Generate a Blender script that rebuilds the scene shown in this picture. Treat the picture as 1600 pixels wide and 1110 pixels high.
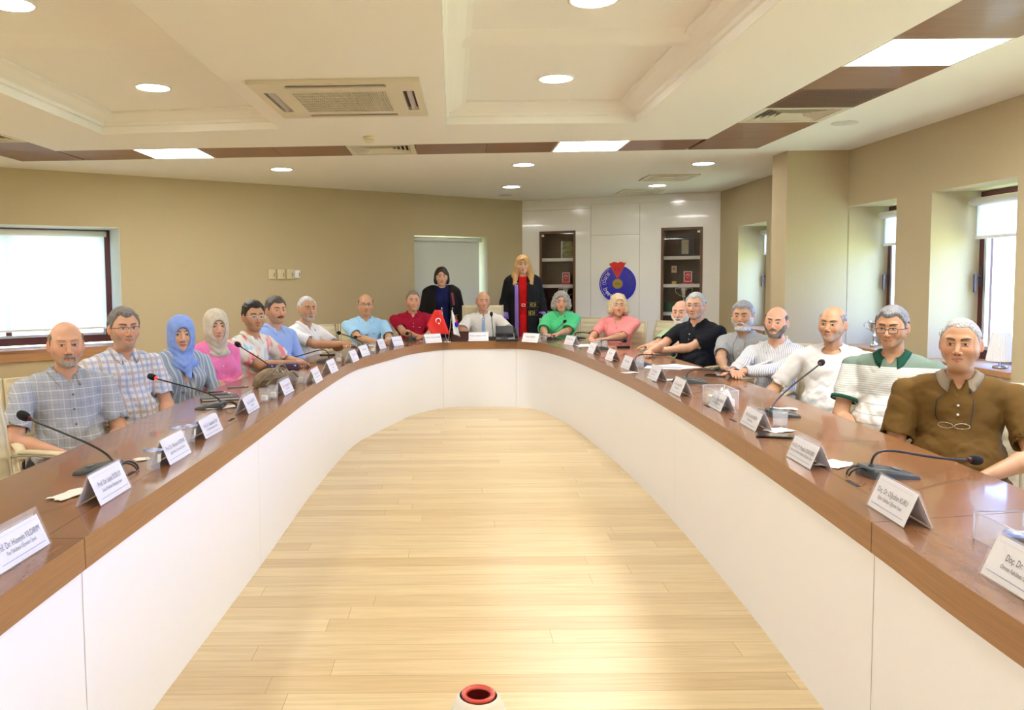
import bpy, bmesh, math, random
import numpy as np
from mathutils import Vector, Matrix
from mathutils.bvhtree import BVHTree
random.seed(4)
for o in list(bpy.data.objects): bpy.data.objects.remove(o)
S = bpy.context.scene
COL = S.collection
# ---------------------------------------------------------------- camera
CAMH = 1.47; FPX = 1250.0; CX, CY = 708.7, 516.4
PITCH = math.radians(3.77); ROLL = 0.0087
_f = Vector((0, math.cos(PITCH), -math.sin(PITCH)))
_r0 = Vector((1, 0, 0)); _u0 = _r0.cross(_f)
_r = math.cos(ROLL)*_r0 - math.sin(ROLL)*_u0
_u = math.sin(ROLL)*_r0 + math.cos(ROLL)*_u0
cam_d = bpy.data.cameras.new('camera'); cam = bpy.data.objects.new('camera', cam_d); COL.objects.link(cam)
cam.matrix_world = Matrix(((_r.x, _u.x, -_f.x, 0), (_r.y, _u.y, -_f.y, 0), (_r.z, _u.z, -_f.z, CAMH), (0, 0, 0, 1)))
cam_d.sensor_fit = 'HORIZONTAL'; cam_d.sensor_width = 36.0; cam_d.lens = 36.0*FPX/1600
cam_d.shift_x = (800-CX)/1600; cam_d.shift_y = -(555-CY)/1600
cam_d.clip_start = 0.05; cam_d.clip_end = 200
S.camera = cam
def ray(px, py):
    return _f + _r*((px-CX)/FPX) + _u*(-(py-CY)/FPX)
def P(px, py, z=0.75):
    d = ray(px, py); t = (z-CAMH)/d.z
    return Vector((d.x*t, d.y*t, z))
def PY(px, py, Y):
    d = ray(px, py); t = Y/d.y
    return Vector((d.x*t, Y, CAMH+d.z*t))
# ---------------------------------------------------------------- view, world
S.view_settings.view_transform = 'Standard'; S.view_settings.look = 'None'
S.view_settings.exposure = 1.45; S.view_settings.gamma = 1.0; S.view_settings.use_curve_mapping = False
W = bpy.data.worlds.new('world'); S.world = W; W.use_nodes = True
nt = W.node_tree; nt.nodes.clear()
wo = nt.nodes.new('ShaderNodeOutputWorld'); wb = nt.nodes.new('ShaderNodeBackground')
tc = nt.nodes.new('ShaderNodeTexCoord'); sx = nt.nodes.new('ShaderNodeSeparateXYZ'); cr = nt.nodes.new('ShaderNodeValToRGB')
nt.links.new(tc.outputs['Generated'], sx.inputs[0]); nt.links.new(sx.outputs['Z'], cr.inputs[0])
cr.color_ramp.elements[0].position = 0.0; cr.color_ramp.elements[0].color = (0.33, 0.46, 0.30, 1)
cr.color_ramp.elements[1].position = 0.06; cr.color_ramp.elements[1].color = (0.22, 0.40, 1.0, 1)
nt.links.new(cr.outputs[0], wb.inputs[0]); wb.inputs[1].default_value = 6.5
nt.links.new(wb.outputs[0], wo.inputs[0])
CEIL_E, PANEL_E = 25.0, 14.0
# ---------------------------------------------------------------- helpers
MATS = {}
def mat(name, col=(.8, .8, .8), rough=.5, metal=0., **kw):
    if name in MATS: return MATS[name]
    m = bpy.data.materials.new(name); m.use_nodes = True; MATS[name] = m
    b = m.node_tree.nodes['Principled BSDF']
    b.inputs['Base Color'].default_value = (*col, 1); b.inputs['Roughness'].default_value = rough
    b.inputs['Metallic'].default_value = metal
    for k, v in kw.items():
        k = {'coat': 'Coat Weight', 'coat_rough': 'Coat Roughness', 'trans': 'Transmission Weight', 'ior': 'IOR', 'sub': 'Subsurface Weight',
             'emit': 'Emission Strength', 'ecol': 'Emission Color', 'alpha': 'Alpha', 'sheen': 'Sheen Weight', 'spec': 'Specular IOR Level'}[k]
        b.inputs[k].default_value = (*v, 1) if k == 'Emission Color' else v
    return m
def nodes(m): return m.node_tree.nodes, m.node_tree.links, m.node_tree.nodes['Principled BSDF']
def N(nt, t, **kw):
    n = nt.new(t)
    for k, v in kw.items():
        if k in n.inputs: n.inputs[k].default_value = v
        else: setattr(n, k, v)
    return n
def add_bump(m, scale=200, strength=.2, dist=.002, detail=3, stretch=(1, 1, 1), coord='Object'):
    ns, ln, b = nodes(m)
    t = N(ns, 'ShaderNodeTexCoord'); mp = N(ns, 'ShaderNodeMapping'); mp.inputs['Scale'].default_value = stretch
    nz = N(ns, 'ShaderNodeTexNoise'); nz.inputs['Scale'].default_value = scale; nz.inputs['Detail'].default_value = detail
    bp = N(ns, 'ShaderNodeBump'); bp.inputs['Strength'].default_value = strength; bp.inputs['Distance'].default_value = dist
    ln.new(t.outputs[coord], mp.inputs[0]); ln.new(mp.outputs[0], nz.inputs[0]); ln.new(nz.outputs[0], bp.inputs['Height']); ln.new(bp.outputs[0], b.inputs['Normal'])
    return m
def mottled(name, c1, c2, scale=8, stretch=(1, 1, 1), rough=.5, detail=6, bump=0., **kw):
    m = mat(name, c1, rough, **kw)
    ns, ln, b = nodes(m)
    if ns.get('mot'): return m
    t = N(ns, 'ShaderNodeTexCoord'); mp = N(ns, 'ShaderNodeMapping'); mp.inputs['Scale'].default_value = stretch
    nz = N(ns, 'ShaderNodeTexNoise'); nz.name = 'mot'; nz.inputs['Scale'].default_value = scale; nz.inputs['Detail'].default_value = detail; nz.inputs['Roughness'].default_value = .65
    r = N(ns, 'ShaderNodeValToRGB'); r.color_ramp.elements[0].position = .3; r.color_ramp.elements[1].position = .7
    r.color_ramp.elements[0].color = (*c1, 1); r.color_ramp.elements[1].color = (*c2, 1)
    ln.new(t.outputs['Object'], mp.inputs[0]); ln.new(mp.outputs[0], nz.inputs[0]); ln.new(nz.outputs[0], r.inputs[0]); ln.new(r.outputs[0], b.inputs['Base Color'])
    if bump:
        bp = N(ns, 'ShaderNodeBump'); bp.inputs['Strength'].default_value = bump; bp.inputs['Distance'].default_value = .002
        ln.new(nz.outputs[0], bp.inputs['Height']); ln.new(bp.outputs[0], b.inputs['Normal'])
    return m
class MB:
    """collects geometry for ONE mesh"""
    def __init__(s): s.v = []; s.f = []; s.m = []; s.sm = []
    def add(s, vs, fs, mi=0, smooth=False):
        n = len(s.v); s.v += [tuple(v) for v in vs]; s.f += [tuple(i+n for i in f) for f in fs]; s.m += [mi]*len(fs); s.sm += [smooth]*len(fs)
    def box(s, c, size, rz=0., mi=0, R=None):
        hx, hy, hz = size[0]/2, size[1]/2, size[2]/2
        R = R if R is not None else Matrix.Rotation(rz, 3, 'Z')
        c = Vector(c)
        vs = [c + R @ Vector((x*hx, y*hy, z*hz)) for x in (-1, 1) for y in (-1, 1) for z in (-1, 1)]
        s.add(vs, [(0, 1, 3, 2), (4, 6, 7, 5), (0, 4, 5, 1), (2, 3, 7, 6), (0, 2, 6, 4), (1, 5, 7, 3)], mi)
    def rbox(s, c, size, r=.01, rz=0., mi=0, n=3, R=None):
        # rounded in plan, small chamfers top and bottom
        R = R if R is not None else Matrix.Rotation(rz, 3, 'Z'); c = Vector(c)
        hx, hy, hz = size[0]/2, size[1]/2, size[2]/2; ch = min(r*.5, hz*.6)
        rings = []
        for z, ins in ((-hz, ch), (-hz+ch, 0), (hz-ch, 0), (hz, ch)):
            ring = []
            for q in range(4):
                sx_, sy_ = ((1, 1), (-1, 1), (-1, -1), (1, -1))[q]
                for k in range(n+1):
                    a = math.pi/2*(q + k/n)
                    ring.append(c + R @ Vector((sx_*(hx-r)+math.cos(a)*(r-ins), sy_*(hy-r)+math.sin(a)*(r-ins), z)))
            rings.append(ring)
        s.loft(rings, closed=True, caps=True, mi=mi, smooth=False)
    def loft(s, rings, closed=True, caps=False, mi=0, smooth=True):
        n = len(rings[0]); vs = [p for r in rings for p in r]; fs = []
        for i in range(len(rings)-1):
            for j in range(n if closed else n-1):
                k = (j+1) % n
                fs.append((i*n+j, i*n+k, (i+1)*n+k, (i+1)*n+j))
        s.add(vs, fs, mi, smooth)
        if caps:
            m0 = len(s.v)-len(vs)
            s.f.append(tuple(range(m0+n-1, m0-1, -1))); s.m.append(mi); s.sm.append(False)
            s.f.append(tuple(m0+(len(rings)-1)*n+j for j in range(n))); s.m.append(mi); s.sm.append(False)
    def lathe(s, prof, c=(0, 0, 0), seg=24, mi=0, caps=True, R=None, sxy=(1, 1)):
        c = Vector(c); rings = []
        for r, z in prof:
            ring = []
            for k in range(seg):
                a = 2*math.pi*k/seg; v = Vector((math.cos(a)*r*sxy[0], math.sin(a)*r*sxy[1], z))
                ring.append(c + (R @ v if R is not None else v))
            rings.append(ring)
        s.loft(rings, True, caps, mi, True)
    def tube(s, pts, r, seg=8, mi=0, caps=True):
        pts = [Vector(p) for p in pts]; rr = r if isinstance(r, (list, tuple)) else [r]*len(pts); rings = []
        up = Vector((0, 0, 1)); prev = None
        for i, p in enumerate(pts):
            t = (pts[min(i+1, len(pts)-1)] - pts[max(i-1, 0)]).normalized()
            if prev is None:
                a = t.orthogonal().normalized() if abs(t.dot(up)) > .95 else t.cross(up).normalized()
            else:
                a = (prev - t*prev.dot(t)).normalized()
            prev = a; b = t.cross(a)
            rings.append([p + (a*math.cos(2*math.pi*k/seg) + b*math.sin(2*math.pi*k/seg))*rr[i] for k in range(seg)])
        s.loft(rings, True, caps, mi, True)
    def poly(s, pts, th=Vector((0, 0, 0)), mi=0):
        """flat polygon extruded by th"""
        n = len(pts); a = [Vector(p) for p in pts]; b = [p + Vector(th) for p in a]
        s.add(a+b, [tuple(range(n-1, -1, -1)), tuple(range(n, 2*n))] + [(i, (i+1) % n, n+(i+1) % n, n+i) for i in range(n)], mi)
    def mesh(s, name, mats):
        me = bpy.data.meshes.new(name); me.from_pydata([tuple(v) for v in s.v], [], s.f)
        for m in (mats if isinstance(mats, (list, tuple)) else [mats]): me.materials.append(m)
        me.polygons.foreach_set('material_index', s.m); me.polygons.foreach_set('use_smooth', s.sm)
        bm = bmesh.new(); bm.from_mesh(me); bmesh.ops.recalc_face_normals(bm, faces=bm.faces); bm.to_mesh(me); bm.free()
        me.update(); return me
    def build(s, name, mats, parent=None, loc=None, rz=0., bevel=0., **props):
        o = bpy.data.objects.new(name, s.mesh(name, mats)); COL.objects.link(o)
        if parent: o.parent = parent
        if loc is not None: o.location = loc
        o.rotation_euler = (0, 0, rz)
        if bevel:
            bv = o.modifiers.new('bevel', 'BEVEL'); bv.width = bevel; bv.segments = 2; bv.limit_method = 'ANGLE'
        tag(o, **props); return o
def tag(o, label=None, category=None, group=None, kind=None):
    if label: o['label'] = label
    if category: o['category'] = category
    if group: o['group'] = group
    if kind: o['kind'] = kind
    return o
def empty(name, loc, rz=0., **props):
    o = bpy.data.objects.new(name, None); COL.objects.link(o); o.location = loc; o.rotation_euler = (0, 0, rz); o.empty_display_size = .05
    return tag(o, **props)
def copy_tree(o, parent=None):
    c = o.copy(); COL.objects.link(c)
    if parent: c.parent = parent
    for ch in list(o.children): copy_tree(ch, c)
    return c
def label_parts(*a): pass
def catmull(pts, n=6):
    pts = [Vector(p) for p in pts]; out = []
    for i in range(len(pts)-1):
        p0 = pts[max(i-1, 0)]; p1 = pts[i]; p2 = pts[i+1]; p3 = pts[min(i+2, len(pts)-1)]
        for k in range(n):
            t = k/n
            out.append(.5*((2*p1) + (p2-p0)*t + (2*p0-5*p1+4*p2-p3)*t*t + (3*p1-p0-3*p2+p3)*t**3))
    out.append(pts[-1]); return out
def text_mesh(body, size, mb=None, M=None, mi=0, align='CENTER', ext=.0, xs=1.0):
    cu = bpy.data.curves.new('t', 'FONT'); cu.body = body; cu.size = size; cu.align_x = align; cu.align_y = 'CENTER'; cu.extrude = ext; cu.resolution_u = 2
    o = bpy.data.objects.new('t', cu); COL.objects.link(o)
    me = bpy.data.meshes.new_from_object(o)
    vs = [Vector((v.co.x*xs, v.co.y, v.co.z)) for v in me.vertices]; fs = [tuple(p.vertices) for p in me.polygons]
    bpy.data.objects.remove(o); bpy.data.curves.remove(cu); bpy.data.meshes.remove(me)
    if M is not None: vs = [M @ v for v in vs]
    if mb is not None: mb.add(vs, fs, mi)
    return vs, fs
# ================================================================ THE ROOM
CZ = 2.65
RX = 3.79                                   # right wall
LA = Vector((-5.19, 7.99, 0)); LB = Vector((1.08, 12.5, 0)); RD = Vector((RX, 11.4, 0))
lu = (LB-LA).normalized(); ln_ = Vector((-lu.y, lu.x, 0))      # along / outward normal of the slanting wall
wu = (RD-LB).normalized(); wn = Vector((-wu.y, wu.x, 0))
BACKY = -3.6
M_wall = mottled('linen_wallpaper', (.485, .395, .24), (.585, .485, .30), 260, (1, 1, 3.5), .85, 2, .25)
M_ceil = mat('ceiling_paint', (.87, .855, .80), .7)
M_frame = mottled('mahogany_frame', (.085, .018, .022), (.12, .03, .03), 6, (1, 1, .2), .35)
M_sill = mottled('sill_wood', (.40, .20, .085), (.50, .27, .12), 12, (.3, .3, 4), .4)
M_white = mat('white_lacquer', (.90, .885, .84), .14, coat=.3)
M_dark = mat('dark_gap', (.02, .015, .012), .8)
M_chrome = mat('chrome', (.72, .72, .74), .14, 1.)
M_black = mat('black_plastic', (.012, .012, .014), .35)
M_glass = mat('pane_glass', (1, 1, 1), .0, trans=1., ior=1.02, spec=.2)
M_emit = mat('light_diffuser', (1, 1, 1), .5, emit=CEIL_E, ecol=(1, .975, .93))
M_emit2 = mat('panel_diffuser', (1, 1, 1), .5, emit=PANEL_E, ecol=(1, .985, .95))
# floor: light oak boards running across the room
M_floor = mat('oak_boards', (.7, .5, .3), .33)
ns, ln, b = nodes(M_floor)
t = N(ns, 'ShaderNodeTexCoord'); mp = N(ns, 'ShaderNodeMapping')
bk = N(ns, 'ShaderNodeTexBrick'); bk.offset = 0.; bk.offset_frequency = 2
for k, v in (('Scale', 1.), ('Brick Width', 1.9), ('Row Height', .125), ('Mortar Size', .0011), ('Mortar Smooth', 0.), ('Bias', 0.)): bk.inputs[k].default_value = v
bk.inputs['Color1'].default_value = (.68, .51, .28, 1); bk.inputs['Color2'].default_value = (.82, .665, .405, 1); bk.inputs['Mortar'].default_value = (.45, .29, .14, 1)
sxf = N(ns, 'ShaderNodeSeparateXYZ'); ln.new(t.outputs['Object'], sxf.inputs[0])
dv = N(ns, 'ShaderNodeMath'); dv.operation = 'DIVIDE'; dv.inputs[1].default_value = .125; ln.new(sxf.outputs['Y'], dv.inputs[0])
fl_ = N(ns, 'ShaderNodeMath'); fl_.operation = 'FLOOR'; ln.new(dv.outputs[0], fl_.inputs[0])
wn_ = N(ns, 'ShaderNodeTexWhiteNoise'); wn_.noise_dimensions = '1D'; ln.new(fl_.outputs[0], wn_.inputs['W'])
ma_ = N(ns, 'ShaderNodeMath'); ma_.operation = 'MULTIPLY_ADD'; ma_.inputs[1].default_value = 1.9; ln.new(wn_.outputs['Value'], ma_.inputs[0]); ln.new(sxf.outputs['X'], ma_.inputs[2])
cmb = N(ns, 'ShaderNodeCombineXYZ'); ln.new(ma_.outputs[0], cmb.inputs[0]); ln.new(sxf.outputs['Y'], cmb.inputs[1]); ln.new(cmb.outputs[0], bk.inputs[0])
mp2 = N(ns, 'ShaderNodeMapping'); mp2.inputs['Scale'].default_value = (1.2, 22, 1)
nz = N(ns, 'ShaderNodeTexNoise'); nz.inputs['Scale'].default_value = 2.2; nz.inputs['Detail'].default_value = 8; nz.inputs['Distortion'].default_value = .8
ln.new(t.outputs['Object'], mp2.inputs[0]); ln.new(mp2.outputs[0], nz.inputs[0])
r = N(ns, 'ShaderNodeValToRGB'); r.color_ramp.elements[0].position = .3; r.color_ramp.elements[1].position = .62
r.color_ramp.elements[0].color = (.74, .68, .58, 1); r.color_ramp.elements[1].color = (1, 1, 1, 1)
ln.new(nz.outputs[0], r.inputs[0])
mx = N(ns, 'ShaderNodeMixRGB'); mx.blend_type = 'MULTIPLY'; mx.inputs[0].default_value = .55
ln.new(bk.outputs['Color'], mx.inputs[1]); ln.new(r.outputs[0], mx.inputs[2]); ln.new(mx.outputs[0], b.inputs['Base Color'])
# walnut-coloured veneer of the table and the ceiling band
def veneer(name, c1, c2, rough, coat, stretch):
    m = mottled(name, c1, c2, 14, stretch, rough, 8); ns, ln, b = nodes(m)
    b.inputs['Coat Weight'].default_value = coat; b.inputs['Coat Roughness'].default_value = .06
    return m
M_table = veneer('table_veneer', (.185, .072, .024), (.275, .118, .044), .27, .42, (1.2, .22, 3))
M_fascia = veneer('fascia_veneer', (.27, .122, .040), (.37, .178, .064), .4, .2, (.5, .25, 9))
M_band = veneer('ceiling_veneer', (.20, .085, .038), (.27, .125, .06), .4, .15, (.4, 3, 3))

def struct(mb, name, mats, **k): return mb.build(name, mats, kind='structure', **k)
mb = MB(); mb.poly([(-7.5, BACKY-.3, 0), (4.6, BACKY-.3, 0), (4.6, 13.2, 0), (-7.5, 13.2, 0)], (0, 0, -.1)); struct(mb, 'floor', M_floor)

def wall_openings(A, u, length, th, n, openings, h=CZ+.35):
    """wall slab from A along u with rectangular openings (t0,t1,z0,z1); n = outward normal; th thickness"""
    mb = MB(); ts = sorted({0, length} | {o[0] for o in openings} | {o[1] for o in openings})
    for a, b_ in zip(ts[:-1], ts[1:]):
        spans = [(0, h)]
        for o in openings:
            if o[0] <= a+1e-6 and b_ <= o[1]+1e-6: spans = [(0, o[2]), (o[3], h)]
        for z0, z1 in spans:
            p = [A+u*a, A+u*b_, A+u*b_+n*th, A+u*a+n*th]
            mb.poly([Vector((q.x, q.y, z0)) for q in p], (0, 0, z1-z0))
    return mb
EX = Vector((1, 0, 0)); EYn = Vector((0, -1, 0)); EY = Vector((0, 1, 0))
ND = .42
# right wall (axis direction), niches at measured distances; unseen ones repeat behind the camera's right
RN = [(9.72, 10.67), (6.88, 7.72), (5.41, 6.376), (3.55, 4.5), (1.7, 2.65), (-.2, .75), (-2.1, -1.15)]
ZN0, ZN1 = .78, 2.115
mb = wall_openings(Vector((RX, BACKY, 0)), EY, 11.4-BACKY+.2, ND+.06, EX, [(y0-BACKY, y1-BACKY, ZN0, ZN1) for y0, y1 in RN])
struct(mb, 'wall_right', M_wall)
mb = MB(); mb.box((3.5, 7.90, 1.35), (.60, .36, 2.8)); struct(mb, 'wall_pier', M_wall)
# slanting wall with the two windows
TL = (LB-LA).length
def tl(X): return (X-LA.x)/lu.x
t_end = tl(-3.74); t_beg = .02
tw0, tw1 = tl(-.546), tl(.523)
mb = wall_openings(LA, lu, TL+.03, .5, ln_, [(t_beg+.25, t_end, .74, 2.065), (tw0, tw1, .74, 2.075)])
struct(mb, 'wall_back_left', M_wall)
mb = MB(); mb.box((LA.x-.15, (LA.y+BACKY)/2, 1.5), (.3, LA.y-BACKY+.3, 3.0)); struct(mb, 'wall_left', M_wall)
mb = MB(); mb.box((-.7, BACKY-.15, 1.5), (9.6, .3, 3.0)); struct(mb, 'wall_rear', M_wall)
# skirting along the slanting wall
mb = MB()
c = (LA+LB)/2 - ln_*.008; mb.box((c.x, c.y, .05), (TL, .016, .10), math.atan2(lu.y, lu.x)); struct(mb, 'baseboard_left', mat('skirting', (.60, .47, .28), .5))

# ---- windows
def slab(mb, A, u, n, t0, t1, d0, d1, z0, z1, mi=0):
    p = [A+u*t0+n*d0, A+u*t1+n*d0, A+u*t1+n*d1, A+u*t0+n*d1]
    mb.poly([Vector((q.x, q.y, z0)) for q in p], (0, 0, z1-z0), mi)
M_blind = mat('roller_blind_fabric', (.93, .93, .90), .8)
ns, ln, b = nodes(M_blind)
tr = N(ns, 'ShaderNodeBsdfTranslucent'); tr.inputs[0].default_value = (.95, .97, .97, 1); ms = N(ns, 'ShaderNodeMixShader'); ms.inputs[0].default_value = .5
out = [n for n in ns if n.type == 'OUTPUT_MATERIAL'][0]
ln.new(b.outputs[0], ms.inputs[1]); ln.new(tr.outputs[0], ms.inputs[2]); ln.new(ms.outputs[0], out.inputs[0])
M_reveal = mat('reveal_paint', (.72, .74, .66), .7)
win_i = [0]
def window(A, u, n, t0, t1, z0, z1, depth, blind=None, handle=False, fw=.075, blind_depth=None, mull=None):
    """frame and pane set at depth in the niche; blind = height it hangs down"""
    win_i[0] += 1; nm = 'window_%d' % win_i[0]
    mb = MB(); d0, d1 = depth, depth+.06
    slab(mb, A, u, n, t0, t0+fw, d0, d1, z0, z1); slab(mb, A, u, n, t1-fw, t1, d0, d1, z0, z1)
    slab(mb, A, u, n, t0+fw, t1-fw, d0, d1, z0, z0+fw); slab(mb, A, u, n, t0+fw, t1-fw, d0, d1, z1-fw, z1)
    if mull:
        for m_ in mull: slab(mb, A, u, n, m_-.03, m_+.03, d0, d1, z0+fw, z1-fw)
    w = struct(mb, nm, M_frame)
    mb = MB(); slab(mb, A, u, n, t0+fw, t1-fw, d0+.028, d0+.033, z0+fw, z1-fw); mb.build('pane', M_glass, w)
    mb = MB()
    e = .028
    slab(mb, A, u, n, t0+fw, t0+fw+e, d0-.012, d0+.02, z0+fw, z1-fw); slab(mb, A, u, n, t1-fw-e, t1-fw, d0-.012, d0+.02, z0+fw, z1-fw)
    slab(mb, A, u, n, t0+fw, t1-fw, d0-.012, d0+.02, z0+fw, z0+fw+e); mb.build('window_trim', mat('silver_bead', (.55, .56, .58), .3, .6), w)
    if handle:
        mb = MB(); tt = handle
        slab(mb, A, u, n, tt-.018, tt+.018, d0-.012, d0, 1.36, 1.52); slab(mb, A, u, n, tt-.009, tt+.009, d0-.05, d0-.012, 1.44, 1.46)
        slab(mb, A, u, n, tt-.011, tt+.011, d0-.062, d0-.046, 1.32, 1.462)
        mb.build('window_handle', mat('dark_handle', (.10, .07, .09), .4, .3), w)
    return w
def blind(A, u, n, t0, t1, ztop, drop, d, label, group=None, roll=.032, fab=None):
    root = empty('roller_blind', A+u*((t0+t1)/2)+n*d+Vector((0, 0, ztop-drop)), label=label, category='blind', group=group)
    L = root.location
    def loc(mb):
        mb.v = [(v[0]-L.x, v[1]-L.y, v[2]-L.z) for v in mb.v]; return mb
    mb = MB(); z = ztop-roll
    mb.tube([A+u*t0+n*d+Vector((0, 0, z)), A+u*t1+n*d+Vector((0, 0, z))], roll, 16); loc(mb).build('roller_tube', mat('blind_tube', (.86, .86, .84), .4), root)
    mb = MB(); slab(mb, A, u, n, t0+.015, t1-.015, d+roll-.003, d+roll, ztop-drop, z); loc(mb).build('fabric', fab or M_blind, root)
    mb = MB(); slab(mb, A, u, n, t0+.015, t1-.015, d+roll-.012, d+roll+.008, ztop-drop-.02, ztop-drop+.004); loc(mb).build('bottom_bar', mat('blind_tube'), root)
    return root
RA = Vector((RX, 0, 0))
lab_n = ['rolled white roller blind in the far right window niche behind the pier', 'short white roller blind in the narrow niche beside the wall pier', 'rolled white roller blind in the wide niche right of the brown polo man']
for i, (y0, y1) in enumerate(RN):
    window(RA, EY, EX, y0, y1, ZN0+.012, ZN1-.005, ND-.03 if i != 0 else ND-.05, handle=(y1-.04))
    if i < 3: blind(RA, EY, EX, y0+.05, y1-.05, ZN1-.06, .30, ND-.13, lab_n[i])
    mb = MB(); slab(mb, RA, EY, EX, y0+.002, y1-.002, -.02, ND-.03, ZN0-.03, ZN0+.012)
    if i < 4: mb.build('trim_%d' % (i+1), M_sill, kind='structure', bevel=.004)
# big left window, fully covered by its blind
window(LA, lu, ln_, t_beg+.252, t_end-.002, .76, 2.06, .44, mull=[(t_beg+t_end)/2-.2], fw=.085)
blind(LA, lu, ln_, t_beg+.30, t_end-.07, 2.035, 1.10, .34, 'wide glowing white roller blind over the left window')
mb = MB(); slab(mb, LA, lu, ln_, t_beg+.255, t_end-.003, -.03, .44, .70, .745); mb.build('trim_8', M_sill, kind='structure', bevel=.004)
mb = MB(); slab(mb, LA, lu, ln_, t_beg+.10, t_end+.02, -.03, -.004, .62, .74); mb.build('trim_9', M_sill, kind='structure', bevel=.003)
mb = MB(); slab(mb, LA, lu, ln_, t_end-.006, t_end-.001, .0, .44, .76, 2.06); slab(mb, LA, lu, ln_, t_beg+.26, t_end-.006, .0, .44, 2.058, 2.0645); mb.build('trim_10', M_reveal, kind='structure')
window(LA, lu, ln_, tw0+.002, tw1-.002, .76, 2.07, .38, fw=.07)
blind(LA, lu, ln_, tw0+.005, tw1-.05, 2.06, 1.30, .10, 'pale grey roller blind pulled down behind the woman in the navy dress', fab=mat('blackout_fabric', (.66, .68, .62), .8))

# ---- ceiling with coffers and the veneer band
I_IN = [(-3.60, 7.36), (2.217, 7.03)]           # inner edge of the far band (left, right)
def cyl_light(mb, x, y, z, r=.105): mb.lathe([(r, 0), (r, -.006)], (x, y, z+.0), 32)
ceil = MB()
coff = [(-2.82, -1.36, 6.55, 6.38), (-.04, 1.42, 6.26, 6.26)]   # x0,x1, far y at x0 / x1
CO_Y0 = -2.6
band_out = [(-4.24, 7.98), (2.85, 7.57)]
# flat pieces around coffers / band hole, as polygons at CZ
def flat(pts, z=CZ, th=.05): ceil.poly([(x, y, z) for x, y in pts], (0, 0, th))
BY = -2.9
li, ri = I_IN; lo, ro = band_out
def yin(x): return li[1] + (ri[1]-li[1])*(x-li[0])/(ri[0]-li[0])
c1, c2 = coff
flat([(li[0], BY), (c1[0], BY), (c1[0], c1[2]), (c1[0], yin(c1[0])), li])
flat([(c1[1], BY), (c2[0], BY), (c2[0], c2[2]), (c2[0], yin(c2[0])), (c1[1], yin(c1[1])), (c1[1], c1[3])])
flat([(c2[1], BY), (ri[0], BY), ri, (c2[1], yin(c2[1])), (c2[1], c2[3])])
flat([(c1[0], c1[2]), (c1[1], c1[3]), (c1[1], yin(c1[1])), (c1[0], yin(c1[0]))])
flat([(c2[0], c2[2]), (c2[1], c2[3]), (c2[1], yin(c2[1])), (c2[0], yin(c2[0]))])
flat([(c1[0], BY), (c1[1], BY), (c1[1], CO_Y0), (c1[0], CO_Y0)]); flat([(c2[0], BY), (c2[1], BY), (c2[1], CO_Y0), (c2[0], CO_Y0)])
# outside the band
flat([(LA.x-.2, BACKY-.2), (lo[0], BACKY-.2), lo, (LA.x-.2, 8.1)])
flat([(ro[0], BACKY-.2), (RX+.3, BACKY-.2), (RX+.3, 7.57), ro])
flat([(LA.x-.2, 8.1), lo, ro, (RX+.3, 7.57), (RX+.3, 13), (-5.4, 13)])
flat([(li[0], BACKY-.2), (ri[0], BACKY-.2), (ri[0], BY), (li[0], BY)])
flat([(lo[0], BACKY-.2), (li[0], BACKY-.2), (li[0], BY), (lo[0], BY)]); flat([(ri[0], BACKY-.2), (ro[0], BACKY-.2), (ro[0], BY), (ri[0], BY)])
# coffer interiors: stepped cove up to a higher plane, with shallow cross beams
CH = .15
for x0, x1, yf0, yf1 in coff:
    prof = [(.0012, .0), (.0012, .055), (.02, .06), (.022, .085), (.07, .10), (.12, .128), (.15, .135), (.15, CH)]
    rings = []
    for ins, dz in prof:
        rings.append([Vector((x0+ins, CO_Y0+ins, CZ+dz)), Vector((x1-ins, CO_Y0+ins, CZ+dz)), Vector((x1-ins, yf1-ins, CZ+dz)), Vector((x0+ins, yf0-ins, CZ+dz))])
    ceil.loft(rings, True, False, 0, False)
    ceil.poly([(x0, CO_Y0, CZ+CH), (x1, CO_Y0, CZ+CH), (x1, yf1, CZ+CH), (x0, yf0, CZ+CH)], (0, 0, .05))
    for yb in (4.56, 3.02, 1.5, 0., -1.5):
        ceil.loft([[Vector((x, yb+d, CZ+CH-h_)) for d, h_ in ((-.17, 0), (-.12, .012), (-.05, .035), (.05, .035), (.12, .012), (.17, 0))] for x in (x0+.10, x1-.10)], False, False, 0, True)
# hole rim above the band
ceil.poly([(lo[0]-.05, BY-.1, CZ+.055), (ro[0]+.05, BY-.1, CZ+.055), (ro[0]+.05, ro[1]+.05, CZ+.055), (lo[0]-.05, lo[1]+.05, CZ+.055)][:0] or [(9, 9, 9), (9.01, 9, 9), (9, 9.01, 9)], (0, 0, .01))
struct(ceil, 'ceiling', M_ceil)
# the ceiling band: veneer boards, lights, vents as separate things
def inx(px): return px
def quad_on_far(px0, px1):
    """board between two seam pixels measured on the inner edge of the far band"""
    out = []
    for px in (px0, px1):
        # intersect view column with inner edge line
        x, y = li[0], li[1]
        for _ in range(30):
            d = ray(px, 230); y = yin(x); x = d.x/d.y*y
        out.append(Vector((x, yin(x), 0)))
    return out
far_px = [90, 205, 308, 423, 538, 648, 762, 873, 987, 1100]
kinds = ['wood', 'light', 'wood', 'wood', 'vent', 'wood', 'wood', 'light', 'wood']
board_n = 0
def yout(x): return lo[1] + (ro[1]-lo[1])*(x-lo[0])/(ro[0]-lo[0])
quads = []
seams = [quad_on_far(p, p)[0] for p in far_px]
for i, k in enumerate(kinds):
    a, b_ = seams[i], seams[i+1]
    quads.append((k, [Vector((a.x, a.y, CZ)), Vector((b_.x, b_.y, CZ)), Vector((b_.x, yout(b_.x), CZ)), Vector((a.x, yout(a.x), CZ))]))
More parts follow.
